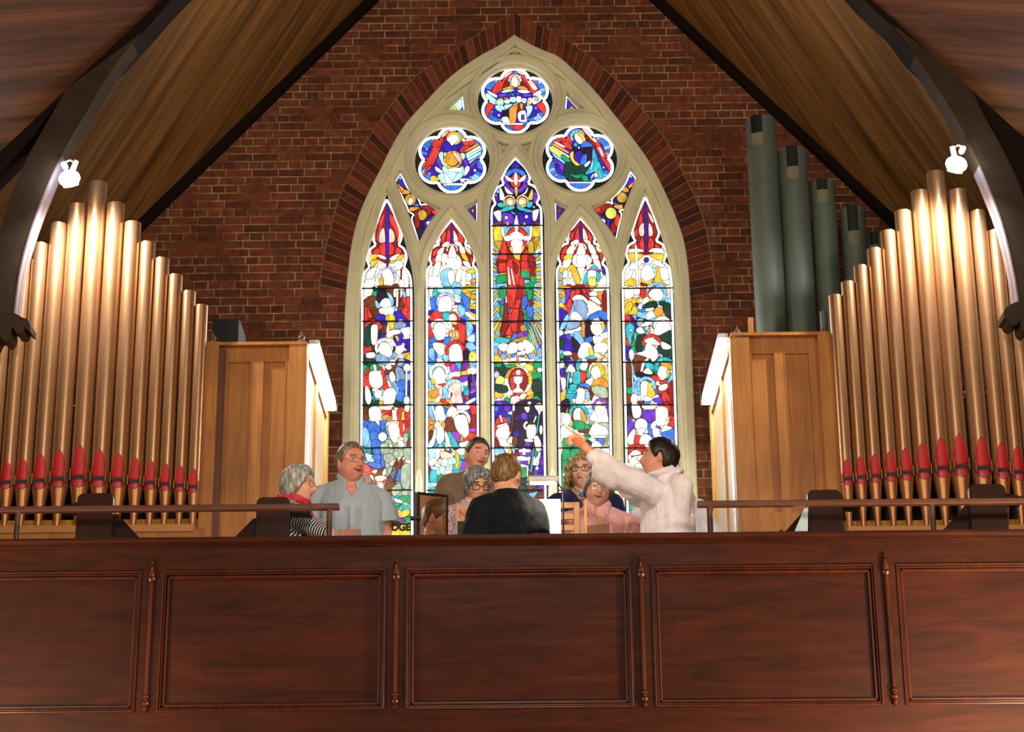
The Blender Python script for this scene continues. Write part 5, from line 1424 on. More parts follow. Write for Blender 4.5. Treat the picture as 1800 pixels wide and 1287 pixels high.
# ------------------------------------------------------------------ principal ribs with arched braces
def rib(side):
    sg = 1 if side == 'right' else -1
    if side == 'left':
        top = [(330, -120), (213, 0), (106, 101), (0, 203), (-120, 318), (-120, 470)]
        inner = [(0, 310), (60, 246)]
        raf = [(330, -120), (106, 101), (-200, 395), (-200, 500), (-120, 420), (0, 298), (60, 238), (117, 157), (207, 105), (247, 62), (300, 2), (420, -120)]
        brace_out = [(117, 157), (98, 190), (77, 227), (52, 272), (30, 320), (14, 363), (0, 410), (-12, 470), (-20, 552)]
        brace_in = [(247, 60), (207, 110), (180, 150), (153, 197), (127, 240), (108, 275), (90, 312), (66, 370), (46, 429), (33, 483), (24, 552)]
        cor = [(-40, 551), (26, 551), (40, 559), (49, 562), (53.5, 571), (53.5, 583), (49, 581), (44, 576), (43.5, 580), (42, 583), (39, 586), (35, 587), (31, 586.5), (28, 585), (26, 582), (25, 578), (22, 576), (20.5, 578), (20.5, 586), (19, 593), (16, 598), (12, 600.5), (8, 600), (4, 597), (1, 592), (-4, 595), (-8, 604), (-14, 612), (-40, 615)]
        X = [-1.0]
    else:
        raf = [(1500, -120), (1610, 0), (1700, 100), (1800, 213), (1960, 390), (1960, 520), (1880, 440), (1800, 350), (1740, 240), (1690, 170), (1605, 95), (1567, 45), (1517, 0), (1410, -120)]
        brace_out = [(1690, 133), (1710, 165), (1727, 200), (1748, 237), (1767, 273), (1786, 312), (1799, 347), (1815, 400), (1826, 460), (1832, 532)]
        brace_in = [(1567, 43), (1603, 90), (1643, 150), (1669, 190), (1693, 233), (1710, 268), (1722, 292), (1736, 324), (1758, 380), (1772, 429), (1785, 490), (1791, 532)]
        cor = [(1860, 529), (1800, 530), (1788, 531), (1778, 535), (1767, 542), (1763.5, 550), (1764, 560), (1771, 563), (1773, 569), (1781, 573), (1790, 569), (1793, 562), (1793, 572), (1797, 581), (1803, 585), (1812, 578), (1860, 590)]
    root = thing('roof_rib', None, None)
    root['kind'] = 'structure'
    mb = MB()
    mb.prism(w2(raf, RIB_Y), RIB_Y, RIB_Y + 0.26)
    mb.build('rafter', M['rib'], root)
    mb = MB()
    outl = w2(catmull(brace_in, 4, closed=False) + catmull(brace_out, 4, closed=False)[::-1], RIB_Y)
    mb.prism(outl, RIB_Y - 0.01, RIB_Y + 0.20)
    mb.build('arched_brace', M['rib_face'], root)
    # soffit strips, paler to stand for lamplight on them, dark line between
    mb = MB()
    seg = w2(catmull(brace_in[-6:], 5, closed=False), RIB_Y)
    for k in range(2):
        ya = RIB_Y - 0.012 + k * 0.10
        for i in range(len(seg) - 1):
            (x0, z0), (x1, z1) = seg[i], seg[i + 1]
            nx = -sg * 0.012
            mb.add([(x0, ya, z0), (x1, ya, z1), (x1, ya + 0.085, z1), (x0, ya + 0.085, z0), (x0 + nx, ya, z0 - 0.004), (x1 + nx, ya, z1 - 0.004), (x1 + nx, ya + 0.085, z1 - 0.004), (x0 + nx, ya + 0.085, z0 - 0.004)],
                   [(4, 5, 6, 7), (0, 1, 5, 4), (3, 2, 6, 7), (0, 4, 7, 3), (1, 5, 6, 2)])
    mb.build('soffit_strip', M['rib_soffit'], root)
    mb = MB()
    mb.prism(w2(cor, RIB_Y - 0.02), RIB_Y - 0.03, RIB_Y + 0.17)
    mb.build('carved_corbel', M['rib_face'], root)
    return root


M['rib_face'] = wood('brown_stained_timber', '#2c2116', '#403021', (3, 3, 6), rough=0.55, coat=0.0, spec=0.25)
M['rib_soffit'] = plain('lit_soffit_tone', '#6a6066', 0.5)  # lamplight on the soffit put into the colour
rib('left')
rib('right')


# ------------------------------------------------------------------ organ spotlights on the ribs
def spotlight(name, label, px, py, kx, ky, target, stem):
    """head px; knob kx,ky"""
    Y = RIB_Y - 0.10
    c = P(px, py, Y)
    root = thing(name, label, 'spotlight', c, 0, 'organ spotlights')
    aim = (Vector(target) - c).normalized()
    q = aim.to_track_quat('Z', 'Y').to_matrix()
    mb = MB()
    prof = [(0.0, -0.03), (0.035, -0.03), (0.045, 0.0), (0.062, 0.055), (0.060, 0.058)]
    n = 24
    vs = []
    for r, z in prof:
        for i in range(n):
            a = 2 * math.pi * i / n
            vs.append(q @ Vector((r * math.cos(a), r * math.sin(a), z)))
    fs = [(j * n + i, j * n + (i + 1) % n, (j + 1) * n + (i + 1) % n, (j + 1) * n + i) for j in range(len(prof) - 1) for i in range(n)]
    mb.add(vs, fs)
    mb.build('lamp_housing', M['white_metal'], root, smooth=True)
    mb = MB()
    mb.ball((0, 0, 0), 0.082, 24, 14, (1, 1, 0.78), q)
    mb.build('bulb', M['lamp_glow'], root, smooth=True)
    mb = MB()
    s = P(stem[0], stem[1], Y) - c
    mb.tube([s, s * 0.30], 0.021, 14)
    mb.build('lamp_neck', M['white_metal'], root, smooth=True)
    mb = MB()
    k = P(kx, ky, RIB_Y - 0.06) - c
    mb.tube([k + Vector((0, 0.07, 0)), k], 0.024, 12)
    mb.tube([k + Vector((0, 0.0, 0.01)), (k + s) / 2 + Vector((0, 0, 0.02)), s * 0.9], 0.008, 8)
    mb.build('mounting_knuckle', M['white_metal'], root, smooth=True)
    l = lamp('organ_spot', 'SPOT', c + aim * 0.13, 240, (1.0, 0.96, 0.90), 0.06, target, 165, 0.7)
    return root


M['lamp_glow'] = emit('lamp_glow', '#eef6ff', 60)
# ------------------------------------------------------------------ organ pipes, cases, gallery front
PY = 4.45
M['pipe'] = plain('gilded_pipe_metal', '#b68a62', 0.32, 0.78, var=0.06, scale=6)
M['pipe_foot'] = plain('gilded_pipe_foot', '#b98458', 0.38, 0.75, var=0.05)
M['red_lip'] = plain('scarlet_lip', '#b51312', 0.5, var=0.05)
M['pink_lip'] = plain('crimson_lower_lip', '#b83a44', 0.35, var=0.05)
M['grey_pipe'] = plain('grey_green_zinc', '#68756b', 0.5, 0.3, var=0.12, scale=4)
M['pipe_tag'] = plain('tarnished_patch', '#7d7a62', 0.6)


def front_pipe(name, label, px_m, py_tip, py_slot, px_t, py_t, r, group, z_foot):
    """tube from its mouth up to its open top, cone foot below"""
    m = P(px_m, py_slot, PY - r)
    top = P(px_t, py_t, PY)
    x = (m.x + P(px_t, py_t, PY).x) / 2
    zs, zt = m.z, top.z
    ztip = P(px_m, py_tip, PY - r).z
    root = thing(name, label, 'organ pipe', (x, PY, z_foot), 0, group)
    b = z_foot
    h = ztip - zs
    zb = zs - h * 0.30                      # foot joint
    mb = MB()
    prof = [(r, zb - b), (r, zt - b), (r * 0.90, zt - b), (r * 0.90, zt - b - 0.12)]
    mb.lathe(prof[:3], 0, 0, 30)
    mb.build('pipe_body', M['pipe'], root, smooth=True)
    mb = MB()
    mb.lathe([(0.013, 0.0), (r * 0.98, zb - b)], 0, 0, 30)
    mb.build('pipe_foot', M['pipe_foot'], root, smooth=True)
    # upper lip: a red leaf wrapped on the tube
    mb = MB()
    N, K = 12, 8
    vs, fs = [], []
    for j in range(N + 1):
        t = j / N
        z = zs - b + h * t
        half = 0.80 * math.sqrt(max(0.0, 1 - t ** 1.7)) * (1 - 0.10 * t)
        for i in range(K + 1):
            a = -math.pi / 2 + half * (2 * i / K - 1) * 1.05
            rr = r + 0.0018
            flat = 1.0
            vs.append((rr * math.cos(a), rr * math.sin(a) * flat, z))
    for j in range(N):
        for i in range(K):
            k = j * (K + 1) + i
            fs.append((k, k + 1, k + K + 2, k + K + 1))
    mb.add(vs, fs)
    o = mb.build('upper_lip', M['red_lip'], root, smooth=True)
    sm = o.modifiers.new('thick', 'SOLIDIFY')
    sm.thickness = 0.002
    # dark slot
    mb = MB()
    w = r * 0.74
    mb.box(-w, w, -r - 0.004, -r * 0.55, zs - b - 0.017, zs - b + 0.003)
    mb.build('mouth', M['black'], root)
    # lower lip, half round
    mb = MB()
    vs, fs = [], []
    N = 6
    hl = h * 0.30
    for j in range(N + 1):
        t = j / N
        z = zs - b - 0.017 - hl * t
        half = 0.80 * math.sqrt(max(0.0, 1 - t ** 2))
        rr = (r * 0.98 * (1 if z > zb - b else max(0.1, z / (zb - b)))) + 0.003
        for i in range(K + 1):
            a = -math.pi / 2 + half * (2 * i / K - 1)
            vs.append((rr * math.cos(a), rr * math.sin(a), z))
    for j in range(N):
        for i in range(K):
            k = j * (K + 1) + i
            fs.append((k, k + 1, k + K + 2, k + K + 1))
    mb.add(vs, fs)
    o = mb.build('lower_lip', M['pink_lip'], root, smooth=True)
    sm = o.modifiers.new('thick', 'SOLIDIFY')
    sm.thickness = 0.002
    for s in (-1, 1):
        mb = MB()
        xx = s * (w + 0.004)
        mb.box(xx - 0.003, xx + 0.003, -r - 0.012, -r * 0.5, zs - b - 0.035, zs - b + h * 0.22)
        mb.build('ear', M['pipe_foot'], root)
    return root


# left bank: mouth x, leaf tip y, slot y, top x, top y
LB = [(-52, 816, 848, -22, 500), (-20, 813, 847, 12, 480), (10, 811, 846, 42, 457), (40, 805.6, 845, 69, 430), (71, 797, 843, 101, 395), (103, 790, 840, 135, 362), (138, 781, 837, 172, 323),
      (173, 789, 839, 203.5, 360), (207, 796, 841.5, 233, 393), (237.6, 803.6, 844, 259, 428), (265.6, 809, 846.5, 284, 456), (291, 814, 849, 308, 485), (317, 818, 851.5, 331.5, 513.6), (340, 823, 854, 354, 538)]
RB = [(1489.5, 807.7, 840, 1468, 520.6), (1514, 801.5, 837, 1490, 497), (1539, 797.8, 834.5, 1512.5, 469), (1565, 792.4, 832, 1538, 439), (1593, 787.5, 829, 1561, 408), (1623, 778, 825.5, 1588, 373),
      (1657, 768.5, 821, 1616, 338), (1691, 761.5, 818, 1643, 305), (1728.4, 767.7, 821, 1684, 337), (1763, 777, 824.5, 1720, 373), (1792, 784, 828, 1748, 407), (1820, 791, 831, 1774, 440), (1848, 797, 834, 1800, 470)]
ordw = ['tallest gilded organ pipe with red mouth, centre of the {s} bank', 'gilded organ pipe with red mouth, {n} pipe {d} of the tallest in the {s} bank']
ordn = ['', 'first', 'second', 'third', 'fourth', 'fifth', 'sixth', 'seventh', 'eighth']
for side, bank, ci in (('left', LB, 6), ('right', RB, 7)):
    zf = P(bank[ci][0], 934, PY).z
    xs = []
    for q in bank:
        m = P(q[0], q[2], PY)
        xs.append((m.x + P(q[3], q[4], PY).x) / 2)
    for i, q in enumerate(bank):
        gap = []
        if i > 0:
            gap.append(xs[i] - xs[i - 1])
        if i < len(bank) - 1:
            gap.append(xs[i + 1] - xs[i])
        r = 0.478 * (sum(gap) / len(gap))
        if i < ci:
            d, n = 'left', ci - i
        else:
            d, n = 'right', i - ci
        lab = ordw[0].format(s=side) if i == ci else ordw[1].format(s=side, n=ordn[n], d=d)
        front_pipe('organ_pipe', lab, q[0], q[1], q[2], q[3], q[4], r, f'gilded pipes of the {side} bank', zf)
    # chest the pipes stand on, and the dark inside behind them
    xa, xb = min(xs) - 0.2, max(xs) + 0.042
    if side == 'right':
        xa, xb = min(xs) - 0.042, max(xs) + 0.2
    root = thing('wind_chest', f'yellow oak ledge under the feet of the {side} gilded pipes', 'organ chest', ((xa + xb) / 2, PY, ZC - 0.35))
    mb = MB()
    mb.box(xa - root.location.x, xb - root.location.x, -0.16, 0.55, 0.0, zf - (ZC - 0.35))
    mb.build('chest_body', M['case_oak'], root)
    mb = MB()
    mb.box(xa - root.location.x, xb - root.location.x, -0.185, -0.16, zf - (ZC - 0.35) - 0.055, zf - (ZC - 0.35) - 0.001)
    mb.build('chest_lip', M['pipe_foot'], root)
    mb = MB()
    mb.box(xa, xb, PY + 0.10, PY + 0.13, zf + 0.001, zf + 0.115)
    tag(mb.build('toe_board', M['case_oak_bright']), f'yellow wooden board seen between the feet of the {side} gilded pipes', 'board')
    base = ZC - 0.35
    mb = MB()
    mb.box(xa, xb, PY + 0.62, PY + 0.66, base, zf + 1.35)  # black sheet in place of the shade inside the organ
    tag(mb.build('organ_dark_backing', M['black']), f'black sheet for the dark inside behind the {side} gilded pipes, seen in the gaps', 'panel')
    # rack rail with the little studs
    zr = P(600 if side == 'left' else 1600, 708 if side == 'left' else 690, PY).z
    rk = thing('pipe_rack', f'thin rail with small brass studs behind the {side} gilded pipes', 'rail', ((xa + xb) / 2, PY + 0.115, zr))
    mb = MB()
    mb.box(xa - rk.location.x, xb - rk.location.x, -0.01, 0.01, -0.02, 0.02)
    mb.build('rail', M['case_dark'], rk)
    for i in range(len(xs) - 1):
        xm = (xs[i] + xs[i + 1]) / 2 - rk.location.x
        mb = MB()
        mb.tube([(xm, -0.01, 0), (xm, -0.10, 0)], 0.004, 6)
        mb.ball((xm, -0.10, 0), 0.008, 8, 6)
        mb.build('stud', M['case_oak_bright'], rk)


# ---- the oak cases between pipes and window
def case(side):
    L = side == 'left'
    Yp = 4.50
    sg = 1 if L else -1
    if L:
        po = (361, 385, 600)       # outer post: left x, right x, top y at the front
        pi = (508, 540, 600)
        top_rail = (607, 635)
        panels = [(401, 443), (462, 503)]
        finials = [(374, 590), (530, 588)]
    else:
        po = (1437, 1462, 588)
        pi = (1283, 1317, 588)
        top_rail = (590, 620)
        panels = [(1320, 1363), (1379, 1424)]
        finials = [(1448, 577), (1296, 577)]

    zt = P(po[0], po[2], Yp).z
    base = ZC - 0.35
    x0, x1 = P(po[0], po[2], Yp).x, P(po[1], po[2], Yp).x
    x2, x3 = P(pi[0], pi[2], Yp).x, P(pi[1], pi[2], Yp).x
    cx = (x0 + x3) / 2
    root = thing('organ_case', f'panelled oak organ case between the {side} pipes and the window', 'organ case', (cx, Yp, base))

    def bx(mb, a, b, y0, y1, z0, z1, bev=0.0):
        mb.box(min(a, b) - cx, max(a, b) - cx, y0 - Yp, y1 - Yp, z0 - base, z1 - base, bev)
    Yend = 6.28
    mb = MB()
    bx(mb, x0, x1, Yp, Yp + 0.11, base, zt, 0.004)
    mb.build('post', M['case_oak'], root)
    mb = MB()
    bx(mb, x2, x3, Yp + 0.03, Yp + 0.14, base, zt - 0.0, 0.004)
    mb.build('post', M['case_oak'], root)
    Yr = Yp + 0.09
    xa, xb = (x1, x2) if L else (x2, x1)
    xa, xb = min(x1, x2), max(x1, x2)
    zr0, zr1 = P(450 if L else 1370, top_rail[0], Yr).z, P(450 if L else 1370, top_rail[1], Yr).z
    # frame: rails, muntin, stiles
    mb = MB()
    bx(mb, xa, xb, Yr, Yr + 0.03, zr1, zr0)
    q = [P(panels[0][0], 800, Yr).x, P(panels[0][1], 800, Yr).x, P(panels[1][0], 800, Yr).x, P(panels[1][1], 800, Yr).x]
    q = [P(panels[0][0], 645, Yr).x, P(panels[0][1], 645, Yr).x, P(panels[1][0], 645, Yr).x, P(panels[1][1], 645, Yr).x]
    zb = P(450 if L else 1370, 900, Yr).z
    bx(mb, q[1], q[2], Yr, Yr + 0.03, zb, zr1)
    bx(mb, xa, q[0], Yr, Yr + 0.03, base, zr1)
    bx(mb, q[3], xb, Yr, Yr + 0.03, base, zr1)
    bx(mb, q[0], q[3], Yr, Yr + 0.03, base, zb)
    mb.build('frame', M['case_oak'], root)
    for k in (0, 2):
        mb = MB()
        bx(mb, q[k], q[k + 1], Yr + 0.026, Yr + 0.036, zb, zr1)
        # thin bead round the panel
        e = 0.007
        bx(mb, q[k], q[k] + e, Yr - 0.004, Yr + 0.03, zb, zr1)
        bx(mb, q[k + 1] - e, q[k + 1], Yr - 0.004, Yr + 0.03, zb, zr1)
        bx(mb, q[k], q[k + 1], Yr + 0.004, Yr + 0.02, zr1 - e, zr1)
        mb.build('panel', M['case_oak'], root)
    # recess beside the outer post, its gap shade put in as darker oak
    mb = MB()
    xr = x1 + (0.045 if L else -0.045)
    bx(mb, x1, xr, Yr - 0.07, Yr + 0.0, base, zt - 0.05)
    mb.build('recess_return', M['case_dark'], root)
    # top board
    mb = MB()
    bx(mb, min(x0, x3, x2) + 0.01, max(x0, x3, x1) - 0.01, Yp + 0.02, Yend, zr0 - 0.02, zr0 + 0.005)
    mb.build('top_board', M['case_oak'], root)
    for fx, fy in finials:
        f = P(fx, fy + 10, Yp + 0.05)
        mb = MB()
        k = 0.85
        mb.lathe([(0.036 * k, 0), (0.040 * k, 0.012), (0.020 * k, 0.020), (0.034 * k, 0.035), (0.030 * k, 0.052), (0.014 * k, 0.066), (0.006 * k, 0.085), (0.001, 0.10)], f.x - cx, f.y - Yp, 18, zt - base)
        mb.build('finial', M['finial'], root, smooth=True)
    # side towards the window: posts, trims, glossy panels
    xs = x3 if L else x2
    d = 0.03 * sg
    mb = MB()
    ztf = zt - 0.02
    bx(mb, xs - d, xs - 0.2 * d, Yp + 0.14, Yend, base, ztf)
    mb.build('side_panel', M['case_gloss'], root)
    for ya, yb, mat in ((Yend - 0.10, Yend, 'case_oak_bright'), (Yend - 0.16, Yend - 0.115, 'case_oak_bright'), (Yp + 0.70, Yp + 0.78, 'case_oak_bright')):
        mb = MB()
        bx(mb, xs - 0.3 * d, xs + 0.45 * d, ya, yb, base, ztf)
        mb.build('stile', M[mat], root)
    mb = MB()
    bx(mb, xs - 0.3 * d, xs + 0.40 * d, Yp + 0.14, Yend, ztf - 0.10, ztf)
    mb.build('side_top_rail', M['case_oak'], root)
    # fluorescent batten fixed along the upper edge, running back to the wall
    if L:
        n0, n1 = P(550, 608, Yp + 0.14), P(584, 715, 6.15)
    else:
        n0, n1 = P(1273, 597, Yp + 0.14), P(1246, 704, 6.15)
    xt = xs + sg * 0.045
    z0 = (n0.z + n1.z) / 2
    bat = thing('tube_light', f'glowing fluorescent batten along the top of the {side} organ case', 'tube light', (xt, 5.3, z0))
    mb = MB()
    mb.box(-0.04, 0.04, -0.72, 0.85, 0.0, 0.04, 0.006)
    mb.build('batten', M['white_metal'], bat)
    mb = MB()
    mb.box(-0.034, 0.034, -0.70, 0.82, -0.05, 0.0, 0.010)
    mb.build('diffuser', M['tube_glow'], bat)
    mb = MB()
    mb.box(-0.05, 0.05, 0.82, 0.86, -0.06, 0.058)
    mb.build('end_cap', M['iron'], bat)
    mb = MB()
    mb.box(min(0, -sg * 0.05), max(0, -sg * 0.05), -0.02, 0.02, -0.0, 0.03)
    mb.build('bracket', M['iron'], bat)
    return root


M['finial'] = wood('turned_finial', '#6b5146', '#94786a', rough=0.35)
M['case_gloss'] = plain('varnished_side_panel', '#b08a56', 0.38, var=0.1, scale=3, coat=0.3)
M['tube_glow'] = emit('tube_glow', '#fff2d6', 70)
case('left')
case('right')

# ---- large grey pipes above the right case
ZCASE = P(1370, 590, 4.59).z + 0.006
GP = [((1309, 1357), 207, (1331, 1390), 585, (1322, 1338), 217, 232), ((1368, 1414), 261, (1384, 1441), 585, (1385, 1400), 262, 292), ((1423, 1464), 318, (1441, 1487), 585, (1438, 1452), 322, 333), ((1477, 1521), 364, (1490, 1535), 585, (1492, 1506), 366, 405), ((1524, 1549), 408, (1536, 1566), 585, (1531, 1541), 410, 430)]
for i, (tx, ty, bx_, by, sx, sy0, sy1) in enumerate(GP):
    Y = 5.9 - 0.0 * i
    a, b = P(tx[0], ty + 6, Y), P(tx[1], ty + 6, Y)
    c, d = P(bx_[0], by, Y), P(bx_[1], by, Y)
    x = (a.x + b.x + c.x + d.x) / 4
    r = ((b.x - a.x) + (d.x - c.x)) / 4
    zt = a.z
    zbm = P(1400, 640, Y).z
    g = thing('zinc_pipe', ['tallest grey metal organ pipe behind the right oak case', 'second tallest grey metal organ pipe, right of the tallest', 'middle one of the five large grey organ pipes', 'fourth large grey organ pipe, half behind the gilded pipes', 'shortest large grey organ pipe, mostly hidden by gilded pipes'][i], 'organ pipe', (x, Y, base_z := ZCASE), 0, 'large grey pipes')
    mb = MB()
    mb.lathe([(r * 0.8, 0.0), (r, 0.03), (r, zt - base_z), (r * 0.93, zt - base_z), (r * 0.93, zt - base_z - 0.3), (0.001, zt - base_z - 0.3)], 0, 0, 36)
    mb.build('pipe_body', M['grey_pipe'], g, smooth=True)
    s0, s1 = P(sx[0], (sy0 + sy1) / 2, Y - r), P(sx[1], (sy0 + sy1) / 2, Y - r)
    zs0, zs1 = zt + 0.004, P(sx[0], sy1, Y - r).z
    xc, hw = (s0.x + s1.x) / 2 - x, abs(s1.x - s0.x) / 2 + 0.012
    mb = MB()
    a0 = -math.pi / 2 + math.asin(max(-0.9, min(0.9, xc / r)))
    hwa = hw / r

    def arcs(rr, z0_, z1_, mbx):
        vs = []
        for z in (z0_, z1_):
            for q in range(7):
                t_ = a0 - hwa + 2 * hwa * q / 6
                vs.append((rr * math.cos(t_), rr * math.sin(t_), z))
        mbx.add(vs, [(q, q + 1, q + 8, q + 7) for q in range(6)])
    arcs(r + 0.003, zs1 - base_z, zs0 - base_z, mb)
    mb.build('tuning_slot', M['black'], g)
    mb = MB()
    arcs(r + 0.004, zs1 - base_z - 0.12, zs1 - base_z, mb)
    mb.build('rolled_tongue', M['pipe_tag'], g)
# short upright stick and small dark pipe
a = P(1321, 585, 5.2)
mb = MB()
mb.box(a.x - 0.02, a.x + 0.02, 5.2, 5.24, a.z - 0.1, P(1321, 558, 5.2).z)
tag(mb.build('wooden_upright', M['case_oak']), 'short pale wooden upright standing on the right oak case', 'upright')
a, b = P(1450, 590, 4.62), P(1450, 546, 4.62)
mb = MB()
mb.lathe([(0.03, 0), (0.03, b.z - a.z), (0.024, b.z - a.z), (0.024, b.z - a.z - 0.08)], 0, 0, 20)
o = mb.build('small_pipe', M['grey_pipe'], smooth=True)
o.location = (a.x, 4.62, a.z - 0.01)
tag(o, 'short dark metal pipe just right of the right case finial', 'organ pipe')

# ---- black loudspeaker on the left case
a = P(372, 598, 4.85)
b = P(421, 561, 4.85)
sp = thing('loudspeaker', 'black box loudspeaker standing on top of the left oak case', 'loudspeaker', ((a.x + b.x) / 2, 5.0, 0))
zt_ = P(450, 607, 4.59).z
sp.location.z = zt_ + 0.006
hh = b.z - sp.location.z
mb = MB()
mb.box(-(b.x - a.x) / 2, (b.x - a.x) / 2, -0.15, 0.25, 0, hh, 0.008)
mb.build('cabinet', M['speaker_grey'] if 'speaker_grey' in M else plain('speaker_cabinet', '#232423', 0.6), sp)
mb = MB()
mb.box(-(b.x - a.x) / 2 + 0.004, (b.x - a.x) / 2 - 0.004, -0.165, -0.15, 0.004, hh - 0.004)
mb.build('grille', M['black'], sp)

# ------------------------------------------------------------------ gallery front
gf = thing('gallery_front', 'long panelled mahogany gallery front with turned half spindles', 'gallery front', (0, 0, 2.8))
ZT = P(900, 938, -0.05).z
zA, zB = P(905, 998, 0).z, P(905, 1246, 0).z       # panel opening top, bottom
zbot = P(905, 1330, 0).z
zl = 2.8
spx = [(268, 258), (694, 693), (1127, 1134), (1557, 1573)]
sx_ = [(P(a, 990, 0).x + P(b, 1235, 0).x) / 2 for a, b in spx]
pitch = (sx_[3] - sx_[0]) / 3
cx0 = sum(sx_) / 4
sxs = [cx0 + pitch * (k - 2.5 + 0) for k in range(0, 6)]      # spindles at -2.5..2.5 pitches
bw = 0.055                                   # half width from spindle axis to the moulding
mb = MB()
yF = 0.0
mb.box(-HW + 0.1, HW - 0.1, yF, yF + 0.05, zA - zl, ZT - zl - 0.03)
mb.box(-HW + 0.1, HW - 0.1, yF, yF + 0.05, zbot - zl, zB - zl)
for s in sxs:
    mb.box(s - bw, s + bw, yF, yF + 0.05, zB - zl, zA - zl)
mb.box(-HW + 0.1, sxs[0] - pitch + bw, yF, yF + 0.05, zB - zl, zA - zl)
mb.box(sxs[5] + pitch - bw, HW - 0.1, yF, yF + 0.05, zB - zl, zA - zl)
mb.build('frame', M['mahogany'], gf)
allx = [sxs[0] - pitch] + sxs + [sxs[5] + pitch]
for i in range(len(allx) - 1):
    a, b = allx[i] + bw, allx[i + 1] - bw
    mb = MB()
    mb.box(a - 0.01, b + 0.01, yF + 0.030, yF + 0.045, zB - zl - 0.01, zA - zl + 0.01)
    mb.build('panel', M['mahogany'], gf)
    mb = MB()
    for k, (ins, y0, y1, w) in enumerate(((0.0, -0.010, 0.034, 0.011), (0.013, -0.002, 0.034, 0.008), (0.024, 0.010, 0.034, 0.016))):
        for (q0, q1, z0, z1) in ((a + ins, a + ins + w, zB + ins, zA - ins), (b - ins - w, b - ins, zB + ins, zA - ins), (a + ins, b - ins, zA - ins - w, zA - ins), (a + ins, b - ins, zB + ins, zB + ins + w)):
            mb.box(q0, q1, yF + y0, yF + y1, z0 - zl, z1 - zl, min(w, 0.011) * 0.4)
    mb.build('panel_moulding', M['mahogany_v'], gf)
for s in sxs:
    H = P(900, 980, 0).z - P(900, 1247, 0).z
    z0 = P(905, 1247, 0).z - zl
    mb = MB()
    prof = [(0.003, 0.0), (0.010, 0.008), (0.016, 0.020), (0.009, 0.030), (0.018, 0.038), (0.020, 0.048), (0.012, 0.056), (0.012, 0.066), (0.020, 0.072), (0.020, 0.084), (0.013, 0.092), (0.013, H * 0.25), (0.016, H * 0.8), (0.0165, H - 0.125),
            (0.012, H - 0.12), (0.022, H - 0.108), (0.024, H - 0.098), (0.017, H - 0.09), (0.021, H - 0.075), (0.017, H - 0.035), (0.008, H - 0.018), (0.010, H - 0.008), (0.002, H)]
    mb.lathe(prof, s, yF - 0.012, 20, z0)
    mb.build('split_spindle', M['spindle'] if 'spindle' in M else M['mahogany_v'], gf, smooth=True)
mb = MB()
# capping: shadowed hollow, bead and nosing
mb.box(-HW + 0.1, HW - 0.1, yF - 0.012, yF + 0.16, ZT - zl - 0.046, ZT - zl - 0.034, 0.004)
mb.box(-HW + 0.1, HW - 0.1, yF - 0.05, yF + 0.20, ZT - zl - 0.030, ZT - zl, 0.010)
mb.box(-HW + 0.1, HW - 0.1, yF - 0.028, yF + 0.16, ZT - zl - 0.036, ZT - zl - 0.028)
mb.build('capping', M['mahogany'], gf)
mb = MB()
mb.box(-HW + 0.1, HW - 0.1, 0.05, 0.10, zbot - zl, ZT - zl - 0.04)
mb.build('back_boarding', M['mahogany'], gf)
mb = MB()
mb.box(-HW + 0.1, HW - 0.1, 0.03, 0.105, 2.8 - zl, zbot - zl)
mb.build('bressummer', M['rib'], gf)


# ---- hand rails on the gallery front
def handrail(name, label, xa_px, xb_px, ya, yb, posts):
    Y = 0.06
    a, b = P(xa_px, ya, Y), P(xb_px, yb, Y)
    z = (a.z + b.z) / 2
    root = thing(name, label, 'handrail', ((a.x + b.x) / 2, Y, ZT), 0, 'handrails on the gallery front')
    c = root.location.x
    h = z - ZT
    mb = MB()
    mb.box(a.x - c, b.x - c, -0.025, 0.025, h - 0.016, h + 0.016, 0.007)
    mb.build('rail', M['rail'], root)
    for p in posts:
        x = P(p, 915, Y).x - c
        mb = MB()
        mb.lathe([(0.022, 0), (0.022, 0.006), (0.0155, 0.008), (0.0155, h - 0.012)], x, 0, 16)
        mb.build('post', M['rail'], root, smooth=True)


handrail('handrail', 'dark rail left of the singers, on the gallery front before the left pipes', -260, 597, 898, 893, [-220, 31, 579])
handrail('handrail', 'dark rail right of the singers, on the gallery front before the right pipes', 1225, 2060, 888, 878, [1248, 1640, 2020])


# ---- pew ends standing behind the rail
def pew(name, label, x0, x1, ytop, brace):
    Y = 0.42
    a, b = P(x0, ytop, Y), P(x1, ytop, Y)
    w = b.x - a.x
    h = a.z - Z1
    root = thing(name, label, 'pew', ((a.x + b.x) / 2, Y, Z1), 0, 'mahogany pews behind the gallery front')
    r = 0.035
    pts = [(-w / 2, 0), (w / 2, 0)]
    pts += [(w / 2 - r + r * math.cos(R(t)), h - r + r * math.sin(R(t))) for t in range(0, 91, 15)]
    pts += [(-w / 2 + r + r * math.cos(R(t)), h - r + r * math.sin(R(t))) for t in range(90, 181, 15)]
    mb = MB()
    mb.prism(pts, -0.02, 0.02)
    mb.build('pew_end', M['mahogany_v'], root)
    s = 1 if brace > 0 else -1
    mb = MB()
    # seat and sloping support behind the end
    x1_ = s * w / 2
    mb.prism([(x1_, h - 0.11), (x1_ + s * 0.02, h - 0.11), (x1_ + s * 0.17, h - 0.27), (x1_ + s * 0.17, 0.0), (x1_, 0.0)][::s], 0.02, 0.16)
    mb.build('sloping_desk', M['mahogany'], root)
    mb = MB()
    x2_ = -s * w / 2
    mb.prism([(x2_ + s * 0.02, h - 0.035), (x2_ - s * 0.11, h - 0.065), (x2_ - s * 0.11, h - 0.085), (x2_ + s * 0.02, h - 0.075)][::s], 0.02, 0.16)
    mb.build('book_ledge', M['mahogany'], root)


